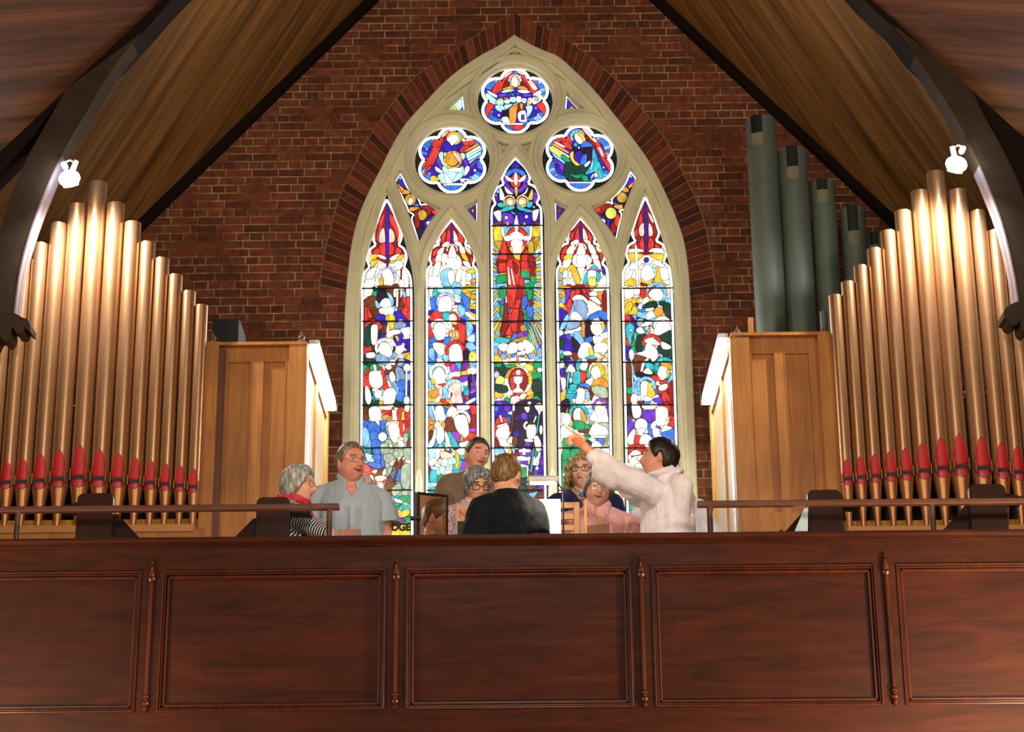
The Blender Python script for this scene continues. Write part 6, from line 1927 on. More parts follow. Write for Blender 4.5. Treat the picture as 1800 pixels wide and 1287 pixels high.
pew('pew', 'mahogany pew end with rounded top before the left gilded pipes', 138, 201, 869, 1)
pew('pew', 'mahogany pew end with rounded top left of the grey haired woman', 452, 511, 876, -1)
pew('pew', 'mahogany pew end with rounded top before the right oak case', 1418, 1478, 863, -1)
pew('pew', 'mahogany pew end with rounded top before the right gilded pipes', 1701, 1765, 853, -1)

spotlight('spotlight', 'glaring white spotlight on the left roof rib above the gilded pipes', 122, 314, 112, 288, (P(200, 640, PY - 0.1)), (134, 283))
spotlight('spotlight', 'glaring white spotlight on the right roof rib above the gilded pipes', 1681, 289, 1693, 260, (P(1600, 640, PY - 0.1)), (1674, 258))
# ------------------------------------------------------------------ people
def gs(x, c, w):
    return math.exp(-((x - c) / w) ** 2)


def sstep(a, b, x):
    t = max(0.0, min(1.0, (x - a) / (b - a)))
    return t * t * (3 - 2 * t)


def head_point(th, v, hp):
    """surface of a head; th 0 = front (towards -y), v -1..1 from chin to crown"""
    a, b, c = 0.076, 0.097, 0.118
    rho = max(0.0, 1 - abs(v) ** 2.5) ** 0.5
    x = a * rho * math.sin(th)
    y = -b * rho * math.cos(th)
    z = c * v
    low = sstep(0.0, 1.0, -v)
    x *= 1 - (0.34 - 0.12 * hp.get('jowl', 0)) * low
    if y > 0:
        y *= 1 - 0.42 * sstep(0.05, 1.0, -v)
        y *= 1 + 0.06 * sstep(0, 0.6, v)
    else:
        y *= 1 - 0.10 * sstep(-0.1, 0.9, v)
        y *= 0.93
        fx, ax = abs(x), x
        n = hp.get('nose', 1.0)
        nose = gs(ax, 0, 0.0125) * (0.025 * n * gs(z, -0.030, 0.014) + 0.013 * n * gs(z, -0.006, 0.018)) + 0.006 * gs(fx, 0.013, 0.007) * gs(z, -0.033, 0.010)
        y -= nose
        y += 0.011 * gs(fx, 0.032, 0.015) * gs(z, 0.008, 0.012)
        y -= 0.004 * gs(fx, 0.028, 0.022) * gs(z, 0.028, 0.008)
        y -= 0.0042 * gs(ax, 0, 0.022) * (gs(z, -0.053, 0.006) + gs(z, -0.066, 0.007))
        y += 0.005 * gs(ax, 0, 0.024) * gs(z, -0.0595, 0.0028)
        y -= 0.010 * gs(ax, 0, 0.022) * gs(z, -0.098, 0.018)
        y -= 0.005 * gs(fx, 0.042, 0.018) * gs(z, -0.025, 0.022)
        if hp.get('smile'):
            y -= 0.004 * gs(fx, 0.034, 0.010) * gs(z, -0.047, 0.012)
            y += 0.004 * gs(fx, 0.026, 0.006) * gs(z, -0.052, 0.010)
    return x, y, z


def head_grid(hp, nt=80, nv=64, extra=None):
    vs, fs = [], []
    for j in range(nv + 1):
        v = -math.cos(math.pi * j / nv)
        v = max(-0.9995, min(0.9995, v))
        for i in range(nt):
            th = 2 * math.pi * i / nt
            p = Vector(head_point(th, v, hp))
            if extra:
                p = extra(p, th, v)
            vs.append(p)
    for j in range(nv):
        for i in range(nt):
            i2 = (i + 1) % nt
            fs.append((j * nt + i, j * nt + i2, (j + 1) * nt + i2, (j + 1) * nt + i))
    fs.append(tuple(range(nt))[::-1])
    fs.append(tuple(nv * nt + i for i in range(nt)))
    return vs, fs


def interp(tab, x):
    if x <= tab[0][0]:
        return tab[0][1]
    for (a, p), (b, q) in zip(tab, tab[1:]):
        if x <= b:
            t = (x - a) / (b - a)
            return p + (q - p) * t
    return tab[-1][1]


def capsule(mb, a, b, ra, rb, seg=16, sc=(1, 1)):
    a, b = Vector(a), Vector(b)
    mb.ball(a, ra, seg, 10)
    mb.ball(b, rb, seg, 10)
    mb.tube([a, b], ra, seg, taper=[ra, rb])


def loft(mb, secs, seg=28, power=2.3):
    """rings of rounded sections: (z, rx, ry, xoff, yoff)"""
    vs = []
    for z, rx, ry, xo, yo in secs:
        for i in range(seg):
            t = 2 * math.pi * i / seg
            c, s = math.cos(t), math.sin(t)
            k = (abs(c) ** power + abs(s) ** power) ** (-1 / power)
            vs.append((xo + rx * c * k, yo + ry * s * k, z))
    fs = []
    for j in range(len(secs) - 1):
        for i in range(seg):
            i2 = (i + 1) % seg
            fs.append((j * seg + i, j * seg + i2, (j + 1) * seg + i2, (j + 1) * seg + i))
    fs.append(tuple(range(seg))[::-1])
    fs.append(tuple((len(secs) - 1) * seg + i for i in range(seg)))
    mb.add(vs, fs)


def remesh(mb, voxel, smooth_it, name, smooth_f=0.5):
    me = bpy.data.meshes.new('tmp')
    me.from_pydata(mb.v, [], mb.f)
    bm = bmesh.new()
    bm.from_mesh(me)
    bmesh.ops.recalc_face_normals(bm, faces=bm.faces[:])
    bm.to_mesh(me)
    bm.free()
    o = bpy.data.objects.new('tmp', me)
    COL.objects.link(o)
    r = o.modifiers.new('r', 'REMESH')
    r.mode = 'VOXEL'
    r.voxel_size = voxel
    if smooth_it:
        s = o.modifiers.new('s', 'SMOOTH')
        s.factor = smooth_f
        s.iterations = smooth_it
    dg = bpy.context.evaluated_depsgraph_get()
    out = bpy.data.meshes.new_from_object(o.evaluated_get(dg))
    bpy.data.objects.remove(o)
    bpy.data.meshes.remove(me)
    out.name = name
    for p in out.polygons:
        p.use_smooth = True
    return out


def folds(me, amp, f, seed=0, zs=1.0, dirs=None):
    me.update()
    nrm = [v.normal.copy() for v in me.vertices]
    for v, n in zip(me.vertices, nrm):
        q = Vector((v.co.x * f + seed, v.co.y * f, v.co.z * f * zs))
        d = noise.noise(q) + 0.5 * noise.noise(q * 2.3)
        v.co += n * amp * d


def hand(mb, wrist, dirv, palm_n, curl=0.5, point=False, s=1.0, thumb_side=1):
    """palm and five bent fingers; dirv along the hand, palm_n out of the palm"""
    d = Vector(dirv).normalized()
    n = Vector(palm_n)
    n = (n - d * n.dot(d)).normalized()
    w = d.cross(n).normalized() * thumb_side
    W = Vector(wrist)
    for k, off in enumerate((-0.028, -0.010, 0.010, 0.028)):
        capsule(mb, W + w * off * 0.55 * s, W + d * 0.085 * s + w * off * s, 0.015 * s, 0.0115 * s, 10)
    lens = (0.070, 0.082, 0.076, 0.060)
    for k, off in enumerate((0.029, 0.010, -0.010, -0.028)):
        base = W + d * 0.088 * s + w * off * s
        c = 0.08 if (point and k == 0) else (1.25 if point else curl)
        L = lens[k] * s
        ang = 0.0
        p = base
        segs = (0.45, 0.30, 0.25)
        for q, fr in enumerate(segs):
            ang += c * (0.75 if q == 0 else 0.9) * (1.0 if point or q else 0.7)
            nd = (d * math.cos(ang) + n * math.sin(ang)).normalized()
            p2 = p + nd * L * fr * 1.05
            capsule(mb, p, p2, (0.0088 - 0.0009 * q) * s, (0.0080 - 0.0009 * q) * s, 10)
            p = p2
    tb = W + d * 0.028 * s + w * 0.026 * s
    t1 = tb + (d * 0.55 + w * 0.75 + n * 0.25).normalized() * 0.042 * s
    t2 = t1 + (d * 0.85 + w * 0.25 + n * 0.45).normalized() * 0.030 * s
    capsule(mb, tb, t1, 0.0135 * s, 0.0105 * s, 10)
    capsule(mb, t1, t2, 0.0105 * s, 0.0088 * s, 10)


M['eye'] = plain('eye_white', '#e6ddd2', 0.25)
M['iris'] = plain('dark_iris', '#1c120c', 0.2)
M['glasses'] = plain('spectacle_frame', '#1a1614', 0.3, 0.3)
M['glasses_thin'] = plain('thin_metal_spectacles', '#8a7f72', 0.25, 0.8)
M['trousers'] = fabric('dark_trousers', '#2a2a30', '#34343c')
M['shoe'] = plain('black_shoe', '#141212', 0.4)
M['lips'] = {}


NK = 0.075     # short necks: how much lower the head sits than the plain skeleton


def person(label, head_px, Y, yaw, hyaw=0.0, hpitch=0.0, hroll=0.0, scale=1.0, seated=False, skin_c='#c98f70', lip_c='#a8584c', hp=None, hair=None,
           shirt=None, sleeve=0.55, fat=0.0, arms=None, glasses=None, shirt_extra=None, hairc='#4a3020', hair_mat=None, voxel=0.0048, group=None, lean=0.0,
           neck_cut=None, fold=1.0, fold_z=0.6, eyes=True, bare_head=False, brow_c=None, width=1.0, sleeve_w=0.0, trousers='trousers', body_seed=0, shirt_len=0.86, hyaw_world=None, floor_z=None):
    """local frame: the person faces -y, head centre at (0,0,H)"""
    hp = hp or {}
    hc = P(head_px[0], head_px[1], Y)
    s = scale
    fz = Z2 if Y > 1.5 else Z1
    H = hc.z - fz
    root = thing('person', label, 'person', (hc.x, hc.y, fz), yaw, group)
    inv = (Matrix.Translation(root.location) @ Matrix.Rotation(yaw, 4, 'Z')).inverted()
    zo = H - (1.63 - NK) * s     # shift of the upper body
    HM = Matrix.Translation((0, 0, H)) @ Matrix.Rotation(hyaw, 4, 'Z') @ Matrix.Rotation(hpitch, 4, 'X') @ Matrix.Rotation(hroll, 4, 'Y') @ Matrix.Scale(s, 4)

    def Z(z):
        return z * s + zo
    tl = lean
    mb = MB()

    def T(z, x, y, yo=0.0):
        return (Z(z), x * s * width, y * s, 0.0, (0.045 + yo + tl * (1.5 - z)) * s)
    f = fat
    torso = [T(.90, .150 + f * .5, .105 + f * .5), T(1.0, .155 + f, .108 + f, -f * .4), T(1.10, .145 + f * 1.1, .105 + f * 1.2, -f * .5), T(1.22, .160 + f * .7, .115 + f * .8, -f * .3), T(1.32, .176 + f * .2, .118 + f * .3), T(1.375, .160, .100), T(1.42, .118, .080), T(1.455, .080, .066), T(1.48, .060, .060)]
    loft(mb, torso)
    # neck, shoulders
    nk = HM @ Vector((0, 0.022, -0.075))
    capsule(mb, (0, 0.045 * s, Z(1.43)), tuple(nk), 0.060 * s, 0.054 * s)
    nk2 = HM @ Vector((0, 0.005, -0.045))
    capsule(mb, tuple(nk), tuple(nk2), 0.054 * s, 0.052 * s)
    sh = 0.185 * s * width
    A = arms or {}
    joints = {}
    for sd in (-1, 1):
        S = Vector((sd * sh, (0.045 + tl * .1) * s, Z(1.362)))
        a = A.get(sd)
        if a is None:
            E = Vector((sd * (sh + 0.055 * s), 0.05 * s, Z(1.12)))
            Wp = Vector((sd * (sh + 0.03 * s), -0.10 * s, Z(0.90)))
        else:
            E, Wp = inv @ Vector(a[0]), inv @ Vector(a[1])
        joints[sd] = (S, E, Wp)
        capsule(mb, (sd * 0.04 * s, 0.045 * s, Z(1.405)), tuple(S), 0.058 * s, 0.054 * s)
        capsule(mb, tuple(S), tuple(E), 0.050 * s, 0.040 * s)
        capsule(mb, tuple(E), tuple(E + (Wp - E) * 0.35), 0.040 * s, 0.038 * s)
        capsule(mb, tuple(E + (Wp - E) * 0.35), tuple(Wp), 0.038 * s, 0.026 * s)
        pt = bool(a and len(a) > 2 and a[2] == 'point')
        dv = (Wp - E).normalized()
        if a and len(a) > 3:
            dv = (inv.to_3x3() @ Vector(a[3])).normalized()
        pn = (inv.to_3x3() @ Vector(a[4])) if (a and len(a) > 4) else Vector((-sd, 0, 0.1))
        hand(mb, tuple(Wp), dv, pn, 0.45, pt, s, thumb_side=(a[5] if a and len(a) > 5 else 1))
    # legs
    hips = []
    for sd in (-1, 1):
        hp_ = Vector((sd * 0.09 * s, 0.045 * s, Z(.93)))
        if seated:
            kn = Vector((sd * 0.12 * s, -0.38 * s, Z(.93) + 0.01))
            an = Vector((sd * 0.12 * s, -0.36 * s, 0.08))
        else:
            kn = Vector((sd * 0.10 * s, 0.02 * s, Z(.93) * 0.53))
            an = Vector((sd * 0.11 * s, 0.05 * s, 0.08 * s))
        hips.append((hp_, kn, an))
        capsule(mb, tuple(hp_), tuple(kn), 0.085 * s, 0.056 * s)
        capsule(mb, tuple(kn), tuple(an), 0.056 * s, 0.038 * s)
        capsule(mb, tuple(an), tuple(an + Vector((0, -0.13 * s, -0.045 * s))), 0.035 * s, 0.026 * s)
    # head and ears
    vs, fs = head_grid(hp)
    mb.add([HM @ v for v in vs], fs)
    for sd in (-1, 1):
        rot = (Matrix.Rotation(sd * 0.45, 3, 'Z') @ Matrix.Rotation(0.15, 3, 'X'))
        m2 = MB()
        m2.ball((0, 0, 0), 1.0, 14, 10, (0.006, 0.017, 0.030), rot)
        mb.add([HM @ (Vector(v) + Vector((sd * 0.079, 0.012, -0.008))) for v in m2.v], m2.f)
    me = remesh(mb, voxel, 1, 'body')
    HI = HM.inverted()
    sk = skin('skin', skin_c)
    lip = plain('lip', lip_c, 0.45)
    bc = hairc if brow_c is None else brow_c
    brow = plain('eyebrow', bc, 0.8)
    for m_ in (sk, lip, brow):
        me.materials.append(m_)
    op = hp.get('mouth', 0.0)
    for p in me.polygons:
        c = HI @ p.center
        if c.y < -0.05 and abs(c.x) < 0.05:
            mw = 0.029 if hp.get('smile') else 0.021
            zc = -0.0595 + (11 * c.x * c.x if hp.get('smile') else 0)
            if abs(c.x) < mw and abs(c.z - zc) < (0.006 if hp.get('smile') else 0.0065) * (1 - (abs(c.x) / mw) ** 2) + 0.001:
                p.material_index = 1
            bz = 0.031 - 0.10 * max(0, abs(c.x) - 0.034)
            if 0.016 < abs(c.x) < 0.048 and abs(c.z - bz) < 0.0042:
                p.material_index = 2
    me.update()
    body = bpy.data.objects.new('body', me)
    COL.objects.link(body)
    body.parent = root
    # eyes
    if eyes:
        for sd in (-1, 1):
            e = MB()
            m2 = MB()
            m2.ball((0, 0, 0), 0.0102, 14, 10, (1.1, 1, 0.62))
            e.add([HM @ (Vector(v) + Vector((sd * 0.031, -0.0675, 0.0065))) for v in m2.v], m2.f)
            e.cm = 1
            m3 = MB()
            m3.ball((0, 0, 0), 0.0055, 12, 8, (1, 0.5, 0.9))
            dx = hp.get('look', 0.0) * 0.004
            e.add([HM @ (Vector(v) + Vector((sd * 0.031 + dx, -0.0762, 0.0062 + hp.get('looku', 0) * 0.003))) for v in m3.v], m3.f)
            e.build('eye', [M['eye'], M['iris']], root, smooth=True)
    # hair
    if hair:
        hm = hair_mat or hair_material(hairc)
        lines = hair['line']
        thick = hair['T']

        def ext(p, th, v):
            t = abs(((th + math.pi) % (2 * math.pi)) - math.pi)
            lz = interp(lines, math.degrees(t))
            z = p.z
            k = sstep(lz - 0.002, lz + hair.get('soft', 0.016), z)
            if hair.get('part') is not None and p.y < 0:
                pass
            tt = interp(thick, z)
            d = Vector((p.x, p.y, p.z * 0.9 + 0.0001)).normalized()
            nz = noise.noise(Vector((p.x * 60 + p.z * 12, p.y * 60, p.z * 16)) + Vector((body_seed, 0, 0)))
            rough = hair.get('rough', 0.25)
            if k < 0.03:
                return p * 0.90
            return p + d * (tt * k * (1 + rough * nz) + 0.0005)
        vs, fs = head_grid({'nose': 0}, 96, 72, ext)
        hb = MB()
        hb.add([HM @ v for v in vs], fs)
        for b in hair.get('blobs', []):
            (x, y, z), r = b[0], b[1]
            sc = b[2] if len(b) > 2 else (1, 1, 1)
            m2 = MB()
            m2.ball((x, y, z), r, 14, 10, sc)
            hb.add([HM @ Vector(v) for v in m2.v], m2.f)
        if hair.get('blobs'):
            hme = remesh(hb, 0.0042, 2, 'hair')
            folds(hme, hair.get('curl', 0.004), hair.get('cf', 70), body_seed, hair.get('czs', 0.35))
            hme.materials.append(hm)
            ho = bpy.data.objects.new('hair', hme)
            COL.objects.link(ho)
            ho.parent = root
        else:
            hb.build('hair', hm, root, smooth=True, angle=R(80))
    # spectacles
    if glasses:
        g = MB()
        rr = 0.0016 if glasses == 'thin' else 0.0026
        for sd in (-1, 1):
            pts = []
            for i in range(20):
                t = 2 * math.pi * i / 20
                c_, s_ = math.cos(t), math.sin(t)
                kx = (abs(c_) ** 3 + abs(s_) ** 3) ** (-1 / 3)
                pts.append(HM @ Vector((sd * 0.034 + 0.024 * c_ * kx, -0.096 + 0.010 * abs(sd * 0.034 + 0.024 * c_) / 0.05, 0.002 + 0.0165 * s_ * kx)))
            g.tube(pts, rr * s, 6, closed=True)
            a, b = HM @ Vector((sd * 0.059, -0.083, 0.008)), HM @ Vector((sd * 0.080, 0.010, 0.004))
            g.tube([a, HM @ Vector((sd * 0.076, -0.075, 0.007)), b], rr * s, 6)
        g.tube([HM @ Vector((-0.010, -0.096, 0.004)), HM @ Vector((0, -0.099, 0.006)), HM @ Vector((0.010, -0.096, 0.004))], rr * s, 6)
        g.build('spectacles', M['glasses_thin'] if glasses == 'thin' else M['glasses'], root, smooth=True)
    # shirt
    if shirt:
        sb = MB()
        g = 0.014
        secs = [T(shirt_len, .165 + f * .6, .122 + f * .6)]
        for q in torso:
            if q[0] > Z(shirt_len) + 0.03 and q[0] < Z(1.46):
                secs.append((q[0], q[1] + g * s, q[2] + g * s, q[3], q[4]))
        secs.append(T(1.462, .085, .072))
        loft(sb, secs)
        for sd in (-1, 1):
            S, E, Wp = joints[sd]
            capsule(sb, (sd * 0.045 * s, 0.045 * s, Z(1.398)), tuple(S), 0.066 * s, 0.064 * s)
            sl = sleeve[sd] if isinstance(sleeve, dict) else sleeve
            if sl <= 1.0:
                e = S + (E - S) * sl
                sb.tube([S, S + (E - S) * sl * 0.5, e], 0.06 * s, 20, taper=[0.066 * s, (0.062 + sleeve_w * .6) * s, (0.060 + sleeve_w) * s])
            else:
                capsule(sb, tuple(S), tuple(E), 0.064 * s, 0.054 * s)
                e = E + (Wp - E) * (sl - 1)
                sb.tube([E, e], 0.05 * s, 18, taper=[0.054 * s, (0.042 + sleeve_w) * s])
        if shirt_extra:
            shirt_extra(sb, joints, s, Z, inv)
        sm = remesh(sb, 0.0065, 4, 'shirt')
        folds(sm, 0.010 * s * fold, 9, body_seed + 3, fold_z)
        folds(sm, 0.0035 * s * fold, 24, body_seed + 9, fold_z)
        if neck_cut:
            bm = bmesh.new()
            bm.from_mesh(sm)
            kill = [fc for fc in bm.faces if neck_cut(fc.calc_center_median(), s, Z)]
            bmesh.ops.delete(bm, geom=kill, context='FACES')
            bm.to_mesh(sm)
            bm.free()
        for m_ in (shirt if isinstance(shirt, (list, tuple)) else [shirt]):
            sm.materials.append(m_)
        so = bpy.data.objects.new('shirt', sm)
        COL.objects.link(so)
        so.parent = root
        if neck_cut:
            sd_ = so.modifiers.new('t', 'SOLIDIFY')
            sd_.thickness = 0.004
            sd_.offset = -1
    # trousers and shoes
    tb = MB()
    loft(tb, [T(.80, .155, .115), T(.90, .168 + f * .5, .123 + f * .5), T(.99, .166 + f, .120 + f, -f * .4)])
    for hp_, kn, an in hips:
        capsule(tb, tuple(hp_), tuple(kn), 0.097 * s, 0.070 * s)
        capsule(tb, tuple(kn), tuple(an + Vector((0, 0, 0.02))), 0.070 * s, 0.055 * s)
    tm = remesh(tb, 0.012, 4, 'trousers')
    tm.materials.append(M[trousers])
    to = bpy.data.objects.new('trousers', tm)
    COL.objects.link(to)
    to.parent = root
    for hp_, kn, an in hips:
        sb = MB()
        a = an
        sb.ball((a.x, a.y - 0.06 * s, 0.045 * s), 1.0, 16, 10, (0.05 * s, 0.14 * s, 0.045 * s))
        sb.build('shoe', M['shoe'], root, smooth=True)
    return root, HM, Z


def hair_material(c, c2=None):
    t = NT('hair')
    tc = t.n('ShaderNodeTexCoord')
    mp = t.n('ShaderNodeMapping')
    mp.inputs['Scale'].default_value = (90, 90, 14)
    t.l(tc.outputs['Object'], mp.inputs[0])
    ns = t.n('ShaderNodeTexNoise', Scale=1.0, Detail=3.0)
    t.l(mp.outputs[0], ns.inputs['Vector'])
    k = srgb(c)
    k2 = srgb(c2) if c2 else tuple(min(1, x * 1.5) for x in k[:3]) + (1,)
    t.l(t.ramp(ns.outputs[0], [(0.35, tuple(x * 0.55 for x in k[:3]) + (1,)), (0.5, k), (0.68, k2)]), t.b.inputs['Base Color'])
    t.b.inputs['Roughness'].default_value = 0.45
    bp = t.n('ShaderNodeBump', Strength=0.5, Distance=0.004)
    t.l(ns.outputs[0], bp.inputs['Height'])
    t.l(bp.outputs[0], t.b.inputs['Normal'])
    return t.m


def add_part(root, mb, name, mat, smooth=True):
    return mb.build(name, mat, root, smooth=smooth)


SHORT = dict(line=[(0, .062), (40, .052), (62, .012), (78, -.010), (95, .010), (120, -.030), (150, -.055), (180, -.062)], T=[(-.08, .003), (0, .007), (.05, .012), (.12, .014)], rough=0.35)
BOB = dict(line=[(0, .066), (38, .050), (58, .0), (80, -.045), (110, -.075), (180, -.085)], T=[(-.1, .018), (-.03, .026), (.05, .026), (.12, .020)], rough=0.3, soft=0.012)


def vneck(depth=0.14, w=0.10):
    def cut(c, s, Z):
        top = Z(1.47)
        z = c.z
        if c.y > 0.03 * s or z < top - depth * s:
            return False
        return abs(c.x) < w * s * (z - (top - depth * s)) / (depth * s) * 0.62
    return cut


def crew(r=0.075, zc=1.435):
    def cut(c, s, Z):
        return c.z > Z(zc) and (c.x / (r * s)) ** 2 + ((c.y - 0.04 * s) / (r * s)) ** 2 < 1
    return cut


def collar(root, s, Z, mat, depth=0.12, spread=0.075):
    """two shirt-collar flaps round the neck"""
    for sd in (-1, 1):
        mb = MB()
        n = 12
        vs = []
        for i in range(n + 1):
            t = i / n
            a = R(-90 + 8) + (R(180) * t)          # front to back
            ang = -math.pi / 2 + sd * (0.25 + (math.pi - 0.25) * t)
            rx, ry = 0.066 * s, 0.064 * s
            x, y = rx * math.cos(ang), 0.045 * s + ry * math.sin(ang)
            drop = 0.0 if t > 0.3 else (0.3 - t) / 0.3
            ztop = Z(1.515) - 0.055 * s * drop
            vs.append((x, y - 0.004 * s, ztop))
            ex = 1.42 - 0.1 * t
            vs.append((x * ex + sd * 0.012 * s * drop, 0.045 * s + (y - 0.045 * s) * ex - 0.030 * s * drop, ztop - (0.040 + 0.045 * drop) * s))
        mb.add(vs, [(2 * i, 2 * i + 1, 2 * i + 3, 2 * i + 2) for i in range(n)])
        o = mb.build('collar', mat, root, smooth=True)
        m = o.modifiers.new('t', 'SOLIDIFY')
        m.thickness = 0.004


# 1. grey haired woman in a striped blouse, seen from the side at the left
M['stripe'] = fabric('black_white_stripes', '#16161a', '#d9d6d6', 'stripe', 430.0, 'D')
M['scarf'] = fabric('red_scarf', '#c42c38', '#e0505a')
r1, hm1, z1 = person('short woman with grey bob, glasses and red scarf in striped blouse', (526, 854), 0.74, R(62), hyaw=R(16), hpitch=R(2), scale=0.94, skin_c='#e8ab94', lip_c='#b8605a',
                     hp=dict(nose=1.0), hair=dict(BOB, blobs=[((0.0, 0.045, 0.01), 0.085, (1, 1, 1.0)), ((0.055, 0.02, -0.03), 0.04, (.7, 1, 1.1)), ((-0.055, 0.02, -0.03), 0.04, (.7, 1, 1.1)), ((0, -0.03, 0.088), 0.05, (1.3, 1, .6))], curl=0.003, cf=40), hairc='#a3a3a0', hair_mat=hair_material('#9c9d9b', '#d9d8d2'),
                     shirt=M['stripe'], sleeve=0.98, glasses='thin', fat=0.02, body_seed=1, neck_cut=None, brow_c='#8a8078',
                     arms={-1: (tuple(P(577, 938, 0.60)), tuple(P(588, 985, 0.62))), 1: (tuple(P(562, 950, 0.84)), tuple(P(600, 985, 0.74)))})
mb = MB()
mb.tube([(0.075 * math.cos(t / 14 * 2 * math.pi), 0.035 + 0.080 * math.sin(t / 14 * 2 * math.pi), z1(1.475) + 0.01 * math.sin(t * 1.7) - 0.02 * (1 if math.sin(t / 14 * 2 * math.pi) < 0 else 0)) for t in range(14)], 0.024, 10, closed=True)
mb.tube([(-0.03, -0.055, z1(1.45)), (-0.02, -0.12, z1(1.32)), (-0.01, -0.135, z1(1.18))], 0.014, 8)
add_part(r1, mb, 'scarf', M['scarf'])

# 2. stout man with glasses in pale blue-grey shirt
M['bluegrey'] = fabric('pale_blue_grey_shirt', '#a3b0bb', '#c3d0da', 'stripe', 760.0, 'X')
r2, hm2, z2 = person('stout smiling man with glasses in open pale blue-grey short-sleeved shirt', (617, 816), 1.12, R(10), hyaw=R(26), hpitch=R(-1), scale=1.03, skin_c='#dc9480', lip_c='#93463c',
                     hp=dict(smile=True, jowl=1.6, nose=1.15), hair=dict(SHORT, line=[(0, .080), (30, .072), (50, .058), (66, .020), (78, -.010), (95, .010), (120, -.030), (150, -.055), (180, -.062)], T=[(-.08, .003), (0, .006), (.05, .012), (.12, .016)]), hairc='#7a6a55', hair_mat=hair_material('#6d5e4a', '#a39880'),
                     shirt=M['bluegrey'], sleeve=0.84, sleeve_w=0.034, glasses='thin', fat=0.035, width=1.0, neck_cut=vneck(0.13, 0.11), body_seed=5,
                     arms={-1: ((-1.24, 1.15, 4.56), (-1.24, 1.0, 4.32)), 1: (tuple(P(677, 932, 1.20)), tuple(P(672, 990, 1.08)))})
collar(r2, 1.03, z2, M['bluegrey'])
mb = MB()
mb.box(-0.018, 0.018, -0.176, -0.160, z2(0.95), z2(1.27), 0.004)
add_part(r2, mb, 'button_placket', M['bluegrey'])

# 4. tall man in brown T-shirt behind
M['brown'] = fabric('taupe_tshirt', '#75604f', '#8f7864')
M['lanyard'] = fabric('red_hymn_cover', '#a8231c', '#c43a2c')
r4, hm4, z4 = person('tall smiling dark-haired man in taupe T-shirt by the window', (838, 801), 1.85, R(8), hyaw=R(18), hpitch=R(5), hroll=R(8), scale=0.95, skin_c='#dd9f8c', lip_c='#a04a44',
                     hp=dict(smile=True, nose=1.1), hair=dict(SHORT, line=[(0, .072), (40, .062), (60, .025), (75, -.010), (95, .010), (120, -.030), (150, -.055), (180, -.062)], T=[(-.08, .002), (0, .004), (.05, .008), (.12, .012)]), hairc='#3a2c1e', hair_mat=hair_material('#3c2f20', '#5c4a34'),
                     shirt=M['brown'], sleeve=0.95, sleeve_w=0.03, width=1.05, neck_cut=crew(), body_seed=11)

# 5. woman with grey-streaked bob, reading
M['pattern'] = fabric('magenta_patterned_top', '#a8285c', '#e6d6dc', 'weave', 70.0)
hair5 = dict(line=[(0, .060), (30, .040), (50, .0), (75, -.045), (110, -.07), (180, -.08)], T=[(-.1, .008), (-.03, .012), (.05, .014), (.12, .014)], rough=0.25, soft=0.012,
             blobs=[((0.060, -0.02, -0.02), 0.030, (.6, 1, 1.4)), ((-0.060, -0.02, -0.02), 0.030, (.6, 1, 1.4)), ((0.01, -0.055, 0.078), 0.045, (1.3, .8, .5))], curl=0.002, cf=40)
r5, hm5, z5 = person('woman with grey bob and glasses looking down at music', (837, 854), 1.28, R(14), hyaw=R(10), hpitch=R(21), hroll=R(-4), scale=0.95, skin_c='#d69c80', lip_c='#9a463e',
                     hp=dict(nose=0.85, looku=-1), hair=hair5, hairc='#6f736f', hair_mat=hair_material('#777b77', '#b9bbb4'), shirt=M['pattern'], sleeve=0.98, glasses='thick', brow_c='#2a201a', body_seed=15)

# 6. the organist from behind
M['navy'] = fabric('charcoal_navy_tshirt', '#0c0f14', '#141920')
crop6 = dict(line=[(0, .062), (40, .050), (60, .010), (80, -.012), (96, .012), (112, -.030), (150, -.062), (180, -.068)], T=[(-.08, .002), (0, .006), (.05, .009), (.12, .011)], rough=0.3)
r6, hm6, z6 = person('organist with cropped sandy hair in charcoal T-shirt, seen from behind', (890, 838), 0.62, R(184), hyaw=R(-28), hpitch=R(8), hroll=R(0), scale=1.05, seated=True, skin_c='#dba488', hp=dict(), hair=crop6,
                     hairc='#8a6238', hair_mat=hair_material('#7c5a38', '#a98352'), shirt=M['navy'], sleeve=0.92, sleeve_w=0.018, width=0.78, fat=0.0, neck_cut=crew(0.07, 1.45), body_seed=21,
                     arms={-1: ((0.105, 0.52, 4.40), (0.10, 0.86, 4.30)), 1: ((-0.235, 0.52, 4.38), (-0.22, 0.86, 4.30))})

